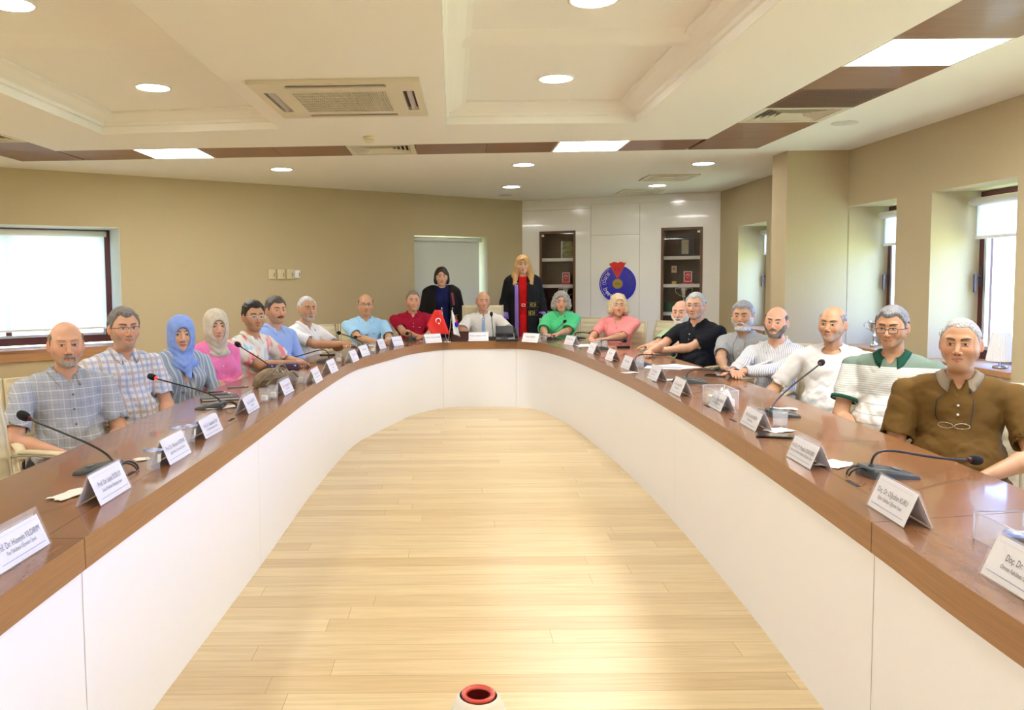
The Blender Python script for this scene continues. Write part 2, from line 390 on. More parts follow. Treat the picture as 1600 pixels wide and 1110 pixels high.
# corners
quads.append(('wood', [Vector((ri[0], ri[1], CZ)), Vector((ro[0], ri[1], CZ)), Vector((ro[0], ro[1], CZ)), Vector((ri[0], yout(ri[0]), CZ))]))
quads.append(('wood', [Vector((lo[0], li[1], CZ)), Vector((li[0], li[1], CZ)), Vector((li[0], yout(li[0]), CZ)), Vector((lo[0], lo[1], CZ))]))
ysr = [ri[1], 6.68, 6.31, 5.76, 5.19, 4.65, 4.11, 3.49, 2.9, 2.3, 1.7, 1.1, .5, -.1, -.7, -1.3, -1.9, -2.5, BY]
kr = ['wood', 'wood', 'vent', 'perf', 'wood', 'light', 'wood', 'light', 'wood', 'wood', 'wood', 'light', 'wood', 'wood', 'wood', 'light', 'wood', 'wood']
for i, k in enumerate(kr):
    quads.append((k, [Vector((ri[0], ysr[i+1], CZ)), Vector((ro[0], ysr[i+1], CZ)), Vector((ro[0], ysr[i], CZ)), Vector((ri[0], ysr[i], CZ))]))
ysl = [li[1], 6.9, 6.3, 5.7, 5.1, 4.5, 3.9, 3.3, 2.7, 2.1, 1.5, .9, .3, -.3, -.9, -1.5, -2.1, BY]
kl = ['wood', 'vent', 'wood', 'wood', 'wood', 'light', 'wood', 'wood', 'wood', 'wood', 'light', 'wood', 'wood', 'wood', 'light', 'wood', 'wood']
for i, k in enumerate(kl):
    quads.append((k, [Vector((lo[0], ysl[i+1], CZ)), Vector((li[0], ysl[i+1], CZ)), Vector((li[0], ysl[i], CZ)), Vector((lo[0], ysl[i], CZ))]))
def shrink(q, d):
    c = sum(q, Vector())/4; out = []
    for i in range(4):
        e1 = (q[(i+1) % 4]-q[i]).normalized(); e0 = (q[i-1]-q[i]).normalized(); out.append(q[i] + e1*d + e0*d)
    return out
def lerp2(q, u_, v_): return (q[0]*(1-u_)+q[1]*u_)*(1-v_) + (q[3]*(1-u_)+q[2]*u_)*v_
bn = 11
M_vent = mat('vent_cream', (.70, .66, .52), .45)
M_perf = mottled('perforated_veneer', (.15, .065, .032), (.20, .09, .045), 14, (.4, 3, 3), .5)
light_labels = {1: 'square white light panel in the ceiling band, leftmost', 7: 'square white light panel in the ceiling band above the display wall'}
def diffuser(q, label, up=.012):
    """four-way slatted air vent filling the quad"""
    c = sum(q, Vector())/4
    root = empty('ceiling_vent', c, label=label, category='vent')
    L = lambda v: v-c
    mb = MB(); q0 = shrink(q, .006); q1 = shrink(q, .05)
    for i in range(4):
        j = (i+1) % 4
        mb.poly([L(q0[i]), L(q0[j]), L(q1[j]), L(q1[i])], (0, 0, .012))
    mb.build('vent_frame', M_vent, root)
    mb = MB(); mb.poly([L(p)+Vector((0, 0, .035)) for p in q1], (0, 0, .004)); mb.build('vent_back', M_dark, root)
    for k in range(5):
        qa = shrink(q1, .004+k*.038); qb = shrink(q1, .028+k*.038)
        mb = MB()
        for i in range(4):
            j = (i+1) % 4
            mb.poly([L(qa[i])+Vector((0, 0, .004)), L(qa[j])+Vector((0, 0, .004)), L(qb[j])+Vector((0, 0, .026)), L(qb[i])+Vector((0, 0, .026))], (0, 0, .003))
        mb.build('slat', M_vent, root)
    return root
n_l = 0
for idx, (k, q) in enumerate(quads):
    vis = (idx < 11) or (11 <= idx < 19) or idx in (29, 30)
    if k in ('wood', 'perf'):
        mb = MB(); mb.poly(shrink(q, .002), (0, 0, .018), 0)
        if k == 'perf':
            for a_ in range(26):
                for c_ in range(22):
                    p = lerp2(shrink(q, .035), (a_+.5)/26, (c_+.5)/22) - Vector((0, 0, .0012)); h = .0052
                    mb.add([p+Vector((-h, -h, 0)), p+Vector((h, -h, 0)), p+Vector((h, h, 0)), p+Vector((-h, h, 0))], [(0, 3, 2, 1)], 1)
        bn += 1; mb.build('trim_%d' % bn, [M_perf if k == 'perf' else M_band, M_dark], kind='structure')
    elif k == 'light':
        n_l += 1
        lab = {1: 'square white ceiling light panel left in the veneer band, leftmost of all', 7: 'square white ceiling light panel in the veneer band above the display wall',
               16: 'large bright ceiling light panel at upper right in the side band', 18: 'ceiling light panel cut by the upper right corner of the photo'}.get(idx, 'square ceiling light panel in the veneer band outside the photo')
        c = sum(q, Vector())/4; root = empty('ceiling_light', c, label=lab, category='light', group='square light panels in the ceiling band')
        if 'outside' not in lab: del root['group']
        qq = shrink(q, .004); qi = shrink(q, .02); mb = MB()
        for i in range(4):
            j = (i+1) % 4; mb.poly([qq[i]-c, qq[j]-c, qi[j]-c, qi[i]-c], (0, 0, .014))
        mb.build('light_frame', mat('white_metal', (.85, .85, .83), .4), root)
        mb = MB(); mb.poly([p-c+Vector((0, 0, .003)) for p in qi], (0, 0, .006)); mb.build('diffuser', M_emit2, root)
    else:
        lab = {4: 'slatted cream air vent in the far veneer band beside the smoke detector', 13: 'slatted cream air vent in the right veneer band beside the perforated board'}.get(idx, 'slatted cream air vent at the left picture edge in the side band')
        diffuser(q, lab)
mb = MB(); mb.poly([(lo[0]-.02, BY, CZ+.05), (ro[0]+.02, BY, CZ+.05), (ro[0]+.02, ro[1]+.02, CZ+.05), (lo[0]-.02, lo[1]+.02, CZ+.05)], (0, 0, .01))
# (a lid only over the band, cut so that the coffers stay open)
mb = MB()
def lid(pts): mb.poly([(x, y, CZ+.05) for x, y in pts], (0, 0, .01))
lid([(lo[0]-.02, BY), (li[0]+.02, BY), (li[0]+.02, li[1]), (lo[0]-.02, lo[1]+.02)]); lid([(ri[0]-.02, BY), (ro[0]+.02, BY), (ro[0]+.02, ro[1]+.02), (ri[0]-.02, ri[1])])
lid([li, ri, (ro[0], ro[1]+.02), (lo[0], lo[1]+.02)])
struct(mb, 'trim_90', M_dark)
mb = MB(); mb.poly([(-7.6, BACKY-.4, CZ+.30), (4.6, BACKY-.4, CZ+.30), (4.6, 13.3, CZ+.30), (-7.6, 13.3, CZ+.30)], (0, 0, .05)); struct(mb, 'ceiling_slab', M_ceil)

# ---- round downlights
def downlight(x, y, z, label, r=.108):
    root = empty('downlight', (x, y, z), label=label, category='light')
    mb = MB(); mb.lathe([(r+.018, 0), (r+.018, -.005), (r, -.009), (r, 0)], (0, 0, 0), 32, caps=False); mb.build('rim', mat('white_metal'), root)
    mb = MB(); mb.lathe([(r, -.001), (r, -.006)], (0, 0, 0), 32); mb.build('diffuser', M_emit, root)
ZC = CZ+CH
dl = [(P(869, 122, ZC), 'round downlight in the near half of the right-hand ceiling recess'), (P(928, -2, ZC), 'round downlight at the top picture edge in the right-hand ceiling recess'),
      (P(239, 136, ZC), 'round downlight in the left ceiling recess left of the air conditioner'), (P(14, 4, ZC), 'round downlight in the top left corner of the photo'),
      (P(440, 264, CZ), 'round downlight over the wall switches on the left, outside the band'), (P(818, 257, CZ), 'round downlight nearer of the two in front of the display wall'),
      (P(799, 291.5, CZ), 'round downlight farther of the two in front of the display wall'), (P(1099, 255, CZ), 'round downlight to the left of the wall pier'),
      (P(1027, 289.5, CZ), 'round downlight between the two small square vents')]
for p, l in dl: downlight(p.x, p.y, p.z, l)
for x in (.69, -2.09):
    for y in (2.27, .75, -.75, -2.0): downlight(x, y, ZC, 'round downlight in a ceiling recess behind the camera')
for o in list(COL.objects):
    if o.get('label') == 'round downlight in a ceiling recess behind the camera': o['group'] = 'downlights behind the camera'
    if o.get('label') == 'square ceiling light panel in the veneer band outside the photo': o['group'] = 'light panels outside the photo'
for (px, py), l in (((1045, 277), 'small square cream vent right of the far downlights, nearer one'), ((1001, 299), 'small square cream vent close to the display wall, farther one')):
    p = P(px, py, CZ); h = .30
    q = [p+Vector((-h, -h, -.012)), p+Vector((h, -h, -.012)), p+Vector((h, h, -.012)), p+Vector((-h, h, -.012))]
    diffuser(q, l)
# flush round speakers
for (px, py), l in (((1320, 192), 'round white speaker grille flush in the ceiling before the right wall'), ((790, 305), 'round white speaker grille flush in the ceiling before the display wall')):
    p = P(px, py, CZ); mb = MB(); mb.lathe([(.10, 0), (.10, -.004), (.094, -.007), (.02, -.007), (.018, -.010), (.001, -.010)], (0, 0, 0), 28); mb.build('ceiling_speaker', mat('speaker_grey', (.66, .64, .6), .7), loc=p, label=l, category='speaker')
# smoke detector
p = P(577, 214, CZ); root = empty('smoke_detector', p, label='small cream smoke detector hanging from the ceiling below the air conditioner', category='detector')
mb = MB(); mb.lathe([(.052, 0), (.052, -.016), (.044, -.020)], (0, 0, 0), 24); mb.build('detector_base', mat('cream_plastic', (.78, .70, .48), .5), root)
mb = MB(); mb.lathe([(.038, -.020), (.040, -.034), (.030, -.046), (.001, -.048)], (0, 0, 0), 24); mb.build('detector_head', mat('cream_plastic'), root)
# ---- ceiling cassette air conditioner
q = [Vector((-1.22, 4.83, CZ)), Vector((-.19, 4.80, CZ)), Vector((-.17, 5.80, CZ)), Vector((-1.20, 5.84, CZ))]
c = sum(q, Vector())/4; root = empty('air_conditioner', c, label='square cream ceiling cassette air conditioner with central grille', category='air conditioner')
def LQ(u_, v_, dz=0.): return lerp2(q, u_, v_) - c + Vector((0, 0, dz))
M_ac = mat('ac_cream', (.72, .66, .52), .4)
mb = MB(); zf = -.028
holes = [(.20, .80, .045, .115), (.20, .80, .885, .955), (.045, .115, .22, .78), (.885, .955, .22, .78), (.215, .785, .215, .785)]
us = sorted({0, 1, .045, .115, .20, .215, .785, .80, .885, .955}); vs_ = sorted({0, 1, .045, .115, .215, .22, .78, .785, .885, .955})
for a_, b_ in zip(us[:-1], us[1:]):
    for c_, d_ in zip(vs_[:-1], vs_[1:]):
        mu, mv = (a_+b_)/2, (c_+d_)/2
        if any(h[0] < mu < h[1] and h[2] < mv < h[3] for h in holes): continue
        mb.poly([LQ(a_, c_, zf), LQ(b_, c_, zf), LQ(b_, d_, zf), LQ(a_, d_, zf)], (0, 0, .027))
mb.build('housing', M_ac, root)
mb = MB(); mb.poly([LQ(.03, .03, -.004), LQ(.97, .03, -.004), LQ(.97, .97, -.004), LQ(.03, .97, -.004)], (0, 0, .003)); mb.build('duct_back', mat('ac_dark', (.05, .035, .04), .6), root)
for h in holes[:4]:
    mb = MB()
    if h[1]-h[0] > h[3]-h[2]:
        vv = h[2]+(h[3]-h[2])*.5; mb.poly([LQ(h[0]+.01, vv-.008, -.030), LQ(h[1]-.01, vv-.008, -.030), LQ(h[1]-.01, vv+.02, -.012), LQ(h[0]+.01, vv+.02, -.012)], (0, 0, .004))
    else:
        uu = h[0]+(h[1]-h[0])*.5; s_ = 1 if uu < .5 else -1
        mb.poly([LQ(uu-.010, h[2]+.01, -.030), LQ(uu+.018, h[2]+.01, -.012), LQ(uu+.018, h[3]-.01, -.012), LQ(uu-.010, h[3]-.01, -.030)], (0, 0, .004))
    mb.build('air_flap', mat('ac_flap', (.55, .48, .47), .4), root)
mb = MB(); h = holes[4]
for i in range(45):
    u0 = h[0]+(h[1]-h[0])*i/44
    mb.poly([LQ(u0-.0028, h[2], zf-.003), LQ(u0+.0028, h[2], zf-.003), LQ(u0+.0028, h[3], zf-.003), LQ(u0-.0028, h[3], zf-.003)], (0, 0, .012))
for i in range(9):
    v0 = h[2]+(h[3]-h[2])*i/8; w_ = .006 if i % 2 else .012
    mb.poly([LQ(h[0], v0-w_/2, zf-.004), LQ(h[1], v0-w_/2, zf-.004), LQ(h[1], v0+w_/2, zf-.004), LQ(h[0], v0+w_/2, zf-.004)], (0, 0, .013))
mb.build('intake_grille', M_ac, root)

# ---- white display wall at the far right
WL = (RD-LB).length
def wp(s, d, z): q_ = LB + wu*s + wn*d; return Vector((q_.x, q_.y, z))
cab = [(.279, .843), (2.109, 2.69)]
CBZ0, CBZ1 = .12, 2.165
def wslab(mb, s0, s1, d0, d1, z0, z1, mi=0):
    mb.poly([wp(s0, d0, z0), wp(s1, d0, z0), wp(s1, d1, z0), wp(s0, d1, z0)], (0, 0, z1-z0), mi)
mb = wall_openings(LB, wu, WL, .08, wn, [(a, b_, CBZ0, CBZ1) for a, b_ in cab], h=CZ+.02)
struct(mb, 'wall_display', M_white)
mb = MB(); wslab(mb, .02, WL-.02, -.018, -.002, CZ-.11, CZ-.004); struct(mb, 'trim_91', M_white)
mb = MB(); wslab(mb, -.2, WL+.2, .46, .5, 0, CZ+.2); struct(mb, 'wall_far', M_wall)
mb = MB(); g = .006
for s in (1.075, 1.80): wslab(mb, s-g/2, s+g/2, -.0015, .0, .0, CZ-.12)
wslab(mb, 1.075, 1.80, -.0015, .0, 2.08, 2.086); wslab(mb, .02, 1.075, -.0015, 0, CZ-.165, CZ-.160)
struct(mb, 'door_1', mat('panel_joint', (.45, .42, .36), .6))
M_cabi = mottled('cabinet_walnut', (.05, .022, .012), (.075, .035, .018), 8, (1, 1, .2), .35)
M_cabf = mottled('cabinet_frame', (.115, .05, .02), (.15, .068, .028), 8, (1, 1, .2), .35)
for ci, (a, b_) in enumerate(cab):
    root = empty('display_cabinet', wp((a+b_)/2, .2, 0), label='walnut display cabinet with glass door, %s of the round emblem' % ('left' if ci == 0 else 'right'), category='cabinet')
    L = root.location
    def B(mb, name, m, par=root, **k):
        mb.v = [(v[0]-L.x, v[1]-L.y, v[2]-L.z) for v in mb.v]; return mb.build(name, m, par, **k)
    mb = MB()
    wslab(mb, a+.002, a+.02, .0, .38, CBZ0, CBZ1); wslab(mb, b_-.02, b_-.002, .0, .38, CBZ0, CBZ1); wslab(mb, a+.02, b_-.02, .36, .38, CBZ0, CBZ1)
    wslab(mb, a+.02, b_-.02, .0, .36, CBZ0, CBZ0+.02); wslab(mb, a+.02, b_-.02, .0, .36, CBZ1-.02, CBZ1); B(mb, 'cabinet_body', M_cabi)
    for z in (1.73, 1.325, .915, .50):
        mb = MB(); wslab(mb, a+.022, b_-.022, .05, .358, z-.025, z+.025); B(mb, 'shelf', M_white)
    mb = MB(); f = .036
    wslab(mb, a, a+f, -.012, .010, CBZ0, CBZ1); wslab(mb, b_-f, b_, -.012, .010, CBZ0, CBZ1); wslab(mb, a+f, b_-f, -.012, .010, CBZ1-f, CBZ1); wslab(mb, a+f, b_-f, -.012, .010, CBZ0, CBZ0+f)
    door = B(mb, 'cabinet_door', M_cabf)
    mb = MB(); wslab(mb, a+f, b_-f, -.001, .003, CBZ0+f, CBZ1-f); B(mb, 'door_glass', mat('cabinet_glass', (.97, .97, .97), 0., trans=1., ior=1.3), door)
    mb = MB(); s_ = (a+f+.02) if ci == 0 else (b_-f-.02); wslab(mb, s_-.018, s_+.018, -.016, -.003, CBZ1-f-.045, CBZ1-f-.015); B(mb, 'door_catch', mat('catch_white', (.8, .8, .78), .4), door)
# framed flags, plaques, trophies in the cabinets
M_red = mat('flag_red', (.62, .02, .03), .5); M_wpaint = mat('white_print', (.85, .85, .85), .5)
def crescent(mb, M, r, mi):
    pts = []
    for k in range(21): a = math.radians(40)+math.radians(280)*k/20; pts.append((math.cos(a)*r, math.sin(a)*r))
    for k in range(21): a = math.radians(320-4)-math.radians(280-8)*k/20; pts.append((math.cos(a)*r*.8+r*.2, math.sin(a)*r*.8))
    n = 21
    vs = [M @ Vector((x, y, 0)) for x, y in pts]; fs = [(i, i+1, 2*n-2-i, 2*n-1-i) for i in range(n-1)]
    mb.add(vs, fs, mi)
    sv = []
    for k in range(10):
        a = math.pi + k*math.pi/5; rr = r*.45 if k % 2 == 0 else r*.18; sv.append(M @ Vector((math.cos(a)*rr+r*1.15, math.sin(a)*rr, 0)))
    mb.add(sv + [M @ Vector((r*1.15, 0, 0))], [(k, (k+1) % 10, 10) for k in range(10)], mi)
def faceM(s, d, z, rot=0.):
    """matrix: x along wall, y up, z out of the wall toward the room"""
    o = wp(s, d, z); X = wu*math.cos(rot)+Vector((0, 0, 1))*math.sin(rot); Y = Vector((0, 0, 1))*math.cos(rot)-wu*math.sin(rot); Z = -wn
    return Matrix(((X.x, Y.x, Z.x, o.x), (X.y, Y.y, Z.y, o.y), (X.z, Y.z, Z.z, o.z), (0, 0, 0, 1)))
def local(mb, root): 
    L = root.location; mb.v = [(v[0]-L.x, v[1]-L.y, v[2]-L.z) for v in mb.v]; return mb
for s, z, l in ((.66, 1.35, 'small framed red flag with white crescent in the left cabinet'), (2.475, 1.35, 'small framed red flag with white crescent in the right cabinet')):
    root = empty('framed_flag', wp(s, .14, z), label=l, category='plaque')
    mb = MB(); wslab(mb, s-.08, s+.08, .10, .18, z, z+.018); wslab(mb, s-.05, s+.05, .105, .175, z+.018, z+.03); local(mb, root).build('plaque_stand', M_red, root)
    mb = MB(); wslab(mb, s-.058, s+.058, .135, .147, z+.03, z+.185); local(mb, root).build('plaque_frame', M_wpaint, root)
    mb = MB(); wslab(mb, s-.046, s+.046, .131, .135, z+.042, z+.173, 0); crescent(mb, faceM(s, .130, z+.118, -math.pi/2), .026, 1); local(mb, root).build('flag_print', [M_red, M_wpaint], root)
# award with green landscape picture in the upper left, glass plaque
s, z = .70, 1.757
root = empty('glass_award', wp(s, .15, z), label='upright glass award with a green landscape picture, top shelf of the left cabinet', category='award')
mb = MB(); wslab(mb, s-.105, s+.085, .14, .152, z, z+.255); local(mb, root).build('award_picture', mottled('landscape_print', (.02, .03, .015), (.35, .36, .06), 9, (1, 1, 2), .3), root)
mb = MB(); wslab(mb, s-.115, s-.10, .13, .16, z, z+.26); wslab(mb, s+.08, s+.095, .13, .16, z, z+.26); local(mb, root).build('award_rail', mat('silver_edge', (.7, .7, .68), .25, .5), root)
s, z = 2.43, 1.757
root = empty('document_frame', wp(s, .2, z), label='dark framed cream document on the top shelf of the right cabinet', category='picture frame')
mb = MB(); wslab(mb, s-.10, s+.12, .2, .225, z, z+.28); local(mb, root).build('picture_frame', mat('navy_frame', (.015, .018, .03), .3), root)
mb = MB(); wslab(mb, s-.055, s+.045, .193, .2, z+.03, z+.235); local(mb, root).build('document', mat('cream_card', (.62, .58, .42), .6), root)
s, z = 2.28, 1.35
root = empty('award_figure', wp(s, .15, z), label='small gold-based award with a red and cream badge, right cabinet', category='award')
mb = MB(); wslab(mb, s-.03, s+.03, .12, .18, z, z+.04); local(mb, root).build('award_base', mat('old_gold', (.55, .36, .10), .35, .6), root)
mb = MB(); wslab(mb, s-.006, s+.006, .145, .155, z+.04, z+.17); local(mb, root).build('award_stem', M_black, root)
mb = MB(); wslab(mb, s-.038, s+.034, .143, .157, z+.165, z+.265); local(mb, root).build('award_badge', mat('badge_cream', (.62, .52, .30), .4), root)
mb = MB(); mb.lathe([(.02, 0), (.02, .003)], wp(s, .142, z+.22), 14, R=Matrix.Rotation(math.pi/2, 3, 'X')); local(mb, root).build('badge_mark', M_red, root)
def trophy(p, h, label, sc=1.):
    root = empty('trophy_cup', p, label=label, category='trophy')
    mb = MB(); mb.lathe([(.032*sc, 0), (.036*sc, .01*sc), (.034*sc, .03*sc), (.02*sc, .038*sc), (.012*sc, .05*sc)], (0, 0, 0), 20); mb.build('trophy_base', mat('trophy_silver', (.70, .70, .70), .16, .95), root)
    mb = MB(); mb.lathe([(.010*sc, .05*sc), (.012*sc, .10*sc), (.009*sc, h*.55)], (0, 0, 0), 16); mb.build('trophy_stem', mat('trophy_silver'), root)
    mb = MB(); mb.lathe([(.010*sc, h*.55), (.03*sc, h*.62), (.046*sc, h*.78), (.05*sc, h*.92), (.062*sc, h), (.058*sc, h), (.042*sc, h*.80), (.001, h*.66)], (0, 0, 0), 24); mb.build('trophy_bowl', mat('trophy_silver'), root)
    for sg in (-1, 1):
        mb = MB(); mb.tube(catmull([(sg*.045*sc, 0, h*.93), (sg*.085*sc, 0, h*.96), (sg*.09*sc, 0, h*.80), (sg*.055*sc, 0, h*.70), (sg*.03*sc, 0, h*.64)], 4), .005*sc, 6); mb.build('trophy_handle', mat('trophy_silver'), root)
trophy(wp(2.42, .16, .94), .36, 'two-handled silver trophy cup in the right display cabinet', 1.35)
trophy(wp(.66, .16, .94), .36, 'two-handled silver trophy cup in the left display cabinet, above the curly grey hair', 1.3)
mb = MB(); mb.rbox((0, 0, .07), (.30, .12, .14), .02); mb.build('green_box', mat('dark_green_box', (.02, .10, .05), .5), loc=wp(2.27, .24, .94), rz=math.atan2(wu.y, wu.x), label='dark green box lying behind the trophy in the right display cabinet', category='box')

# ---- round blue emblem
es = 1.484; ez = 1.357; er = .272
root = empty('round_emblem', wp(es, -.02, ez), label='round blue university emblem with red wedge on the white display wall', category='emblem')
def disc(mb, M, r, th, mi=0, seg=64, inner=0.):
    vs = []; 
    if inner:
        for z_ in (0, th):
            for rr in (inner, r):
                vs += [M @ Vector((math.cos(2*math.pi*k/seg)*rr, math.sin(2*math.pi*k/seg)*rr, z_)) for k in range(seg)]
        fs = []
        for k in range(seg):
            j = (k+1) % seg
            fs += [(k, seg+k, seg+j, j), (2*seg+k, 2*seg+j, 3*seg+j, 3*seg+k), (seg+k, 3*seg+k, 3*seg+j, seg+j), (k, j, 2*seg+j, 2*seg+k)]
    else:
        for z_ in (0, th): vs += [M @ Vector((math.cos(2*math.pi*k/seg)*r, math.sin(2*math.pi*k/seg)*r, z_)) for k in range(seg)]
        fs = [tuple(range(seg)), tuple(range(seg, 2*seg))] + [(k, (k+1) % seg, seg+(k+1) % seg, seg+k) for k in range(seg)]
    mb.add(vs, fs, mi)
EM = faceM(es, -.002, ez)
M_blue = mat('emblem_blue', (.012, .010, .50), .22, coat=.4); M_eblk = mat('emblem_black', (.01, .008, .06), .3); M_gold = mat('emblem_gold', (.42, .28, .04), .3, .3)
mb = MB(); disc(mb, EM, er, .02, 0); disc(mb, EM @ Matrix.Translation((0, 0, -.0015)), er+.004, .018, 1); local(mb, root).build('emblem_disc', [M_blue, mat('disc_edge', (.7, .72, .85), .3)], root)
mb = MB(); disc(mb, EM @ Matrix.Translation((0, 0, .02)), .073, .006, 0); local(mb, root).build('emblem_centre', M_gold, root)
mb = MB(); text_mesh('1992', .045, mb, EM @ Matrix.Translation((0, 0, .0275))); local(mb, root).build('emblem_year', M_eblk, root)
mb = MB()
top = [(-.125, .300), (-.10, .305), (-.055, .325), (-.02, .318), (0, .308), (.03, .322), (.06, .323), (.10, .305), (.125, .318)]
pts = [(0, .078)] + [(x, y) for x, y in reversed(top)]
mb.poly([EM @ Vector((x, y, .02)) for x, y in pts], (EM.to_3x3() @ Vector((0, 0, .008))))
local(mb, root).build('emblem_wedge', mat('emblem_red', (.72, .01, .01), .3), root)
mb = MB()
for a_, b_ in ((pts[0], pts[-1]), (pts[0], pts[1]), (pts[-1], pts[-2])):
    A_ = EM @ Vector((a_[0], a_[1], .024)); B_ = EM @ Vector((b_[0], b_[1], .024)); mb.tube([A_, B_], .0035, 6)
mb.tube([EM @ Vector((x, y, .024)) for x, y in top], .0035, 6); local(mb, root).build('wedge_edging', mat('old_gold'), root)
mb = MB(); text_mesh('T.C.', .065, mb, EM @ Matrix.Translation((0, .21, .0285))); local(mb, root).build('emblem_initials', M_eblk, root)
mw = MB(); mk = MB()
def arc_text(txt, r, a0, da, size, mbs, flip=False):
    for i, chx in enumerate(txt):
        a = math.radians(a0 + da*i)
        if chx == ' ': continue
        M_ = EM @ Matrix.Rotation(a, 4, 'Z') @ Matrix.Translation((r, 0, .0215)) @ Matrix.Rotation(math.pi/2, 4, 'Z')
        text_mesh(chx, size, mbs, M_)
arc_text('SÜTÇÜ İMAM', .205, 132, 11.5, .068, mw)
arc_text('ÜNİVERSİTESİ', .205, -62, 10.5, .055, mk)
arc_text('KAHRAMAN', .135, 130, 14, .036, mk); arc_text('MARAŞ', .135, -20, 16, .036, mk)
for a0, a1, m_ in ((118, 222, mw),):
    pr = [(er-.022, er-.018)]
    for r0, r1 in pr:
        vs = []; nn = 40
        for k in range(nn+1):
            a = math.radians(a0+(a1-a0)*k/nn); vs += [EM @ Vector((math.cos(a)*r0, math.sin(a)*r0, .0212)), EM @ Vector((math.cos(a)*r1, math.sin(a)*r1, .0212))]
        m_.add(vs, [(2*k, 2*k+1, 2*k+3, 2*k+2) for k in range(nn)])
local(mw, root).build('emblem_lettering', M_wpaint, root); local(mk, root).build('emblem_lettering', M_eblk, root)
# ---- wall switches on the slanting wall
angl = math.atan2(lu.y, lu.x)
sw = [(424, 'leftmost cream wall switch plate of the row'), (438.5, 'cream wall switch plate, second from the left in the row'), (453, 'cream wall switch plate, third in the row beside the white one'), (464, 'small white wall socket at the right end of the switch row')]
for i, (px, l) in enumerate(sw):
    d = ray(px, 428); k_ = d.x/d.y; t_ = (k_*LA.y-LA.x)/(lu.x-k_*lu.y)
    p = LA+lu*t_; z = CAMH+(434+2.2-428)/1250*p.y
    root = empty('wall_switch', Vector((p.x, p.y, z-.005))-ln_*.0, angl, label=l, category='switch')
    wdt, hh = (.10, .125) if i < 3 else (.08, .10)
    mb = MB(); mb.rbox((0, -.012, 0), (wdt, .022, hh), .006); mb.build('switch_plate', mat('switch_cream', (.66, .56, .34), .45) if i < 3 else mat('switch_white', (.85, .85, .85), .4), root, bevel=.002)
    mb = MB(); mb.box((wdt*.28, -.0245, -hh*.05), (.010, .004, .05)); mb.build('switch_rocker', mat('switch_slot', (.25, .2, .12), .5), root)
# ---- things on the right sills
trophy(Vector((3.86, 6.16, ZN0+.013)), .25, 'silver trophy cup on the sill to the left of the brown polo man', 1.15)
trophy(Vector((3.90, 7.40, ZN0+.013)), .24, 'silver trophy cup on the sill just behind the ear of the white T-shirt man', 1.0)
p = Vector((3.90, 5.68, ZN0+.013)); root = empty('table_lamp', p, label='small table lamp with white pleated shade on the right window sill', category='lamp')
mb = MB(); mb.lathe([(.05, 0), (.05, .012), (.012, .02), (.010, .06)], (0, 0, 0), 20); mb.build('lamp_base', mat('trophy_silver'), root)
mb = MB(); rings = []
for z, r_ in ((.05, .088), (.25, .055)):
    rings.append([Vector((math.cos(2*math.pi*k/72)*(r_+(.003 if k % 2 else -.001)), math.sin(2*math.pi*k/72)*(r_+(.003 if k % 2 else -.001)), z)) for k in range(72)])
mb.loft(rings, True, False, 0, False); mb.build('lamp_shade', mat('pleated_shade', (.86, .84, .86), .8), root)
# ================================================================ THE TABLE
inner_pts = [(-1.03, .05), (-1.04, 1.2), (-1.04, 2.2), (-.99, 4.03), (-.965, 5.47), (-.885, 6.9), (-.73, 7.56), (-.60, 8.0), (-.44, 8.5), (-.115, 8.96), (.29, 9.02), (.70, 8.98),
             (.93, 8.72), (1.09, 8.08), (1.16, 7.55), (1.20, 7.09), (1.28, 5.9), (1.297, 4.70), (1.27, 3.44), (1.21, 2.28), (1.165, 1.63), (1.12, .05)]
outer_pts = [(-1.66, .05), (-1.66, 1.2), (-1.655, 2.2), (-1.63, 4.0), (-1.57, 5.5), (-1.42, 6.95), (-1.28, 7.75), (-1.10, 8.4), (-.84, 9.0), (-.38, 9.48), (.29, 9.68), (.98, 9.55),
             (1.5, 9.02), (1.76, 8.3), (1.87, 7.6), (1.92, 7.1), (1.975, 5.9), (1.975, 4.6), (1.935, 3.4), (1.88, 2.4), (1.85, 1.6), (1.83, .05)]
TH = .09; TZ = .75
inn = catmull([(x, y, 0) for x, y in inner_pts], 6); outt = catmull([(x, y, 0) for x, y in outer_pts], 6)
table = empty('conference_table', (.1, 5, 0), label='long U-shaped conference table with reddish wood top and white inner front', category='table')
def tl_(mb): mb.v = [(v[0]-.1, v[1]-5, v[2]) for v in mb.v]; return mb
n = len(inn); mb = MB()
V3 = lambda p, z: Vector((p.x, p.y, z))
mb.loft([[V3(a, TZ) for a in inn], [V3(b_, TZ) for b_ in outt]], False, False, 0, False)
mb.loft([[V3(a, TZ-TH) for a in inn], [V3(b_, TZ-TH) for b_ in outt]], False, False, 0, False)
mb.loft([[V3(b_, TZ) for b_ in outt], [V3(b_, TZ-TH*.5) for b_ in outt], [V3(b_, TZ-TH) for b_ in outt]], False, False, 1, True)
mb.loft([[V3(b_, TZ) for b_ in inn], [V3(b_, TZ-TH*.5) for b_ in inn], [V3(b_, TZ-TH) for b_ in inn]], False, False, 1, True)
for i in (0, -1):
    mb.add([V3(inn[i], TZ), V3(outt[i], TZ), V3(outt[i], TZ-TH), V3(inn[i], TZ-TH)], [(0, 1, 2, 3)], 1)
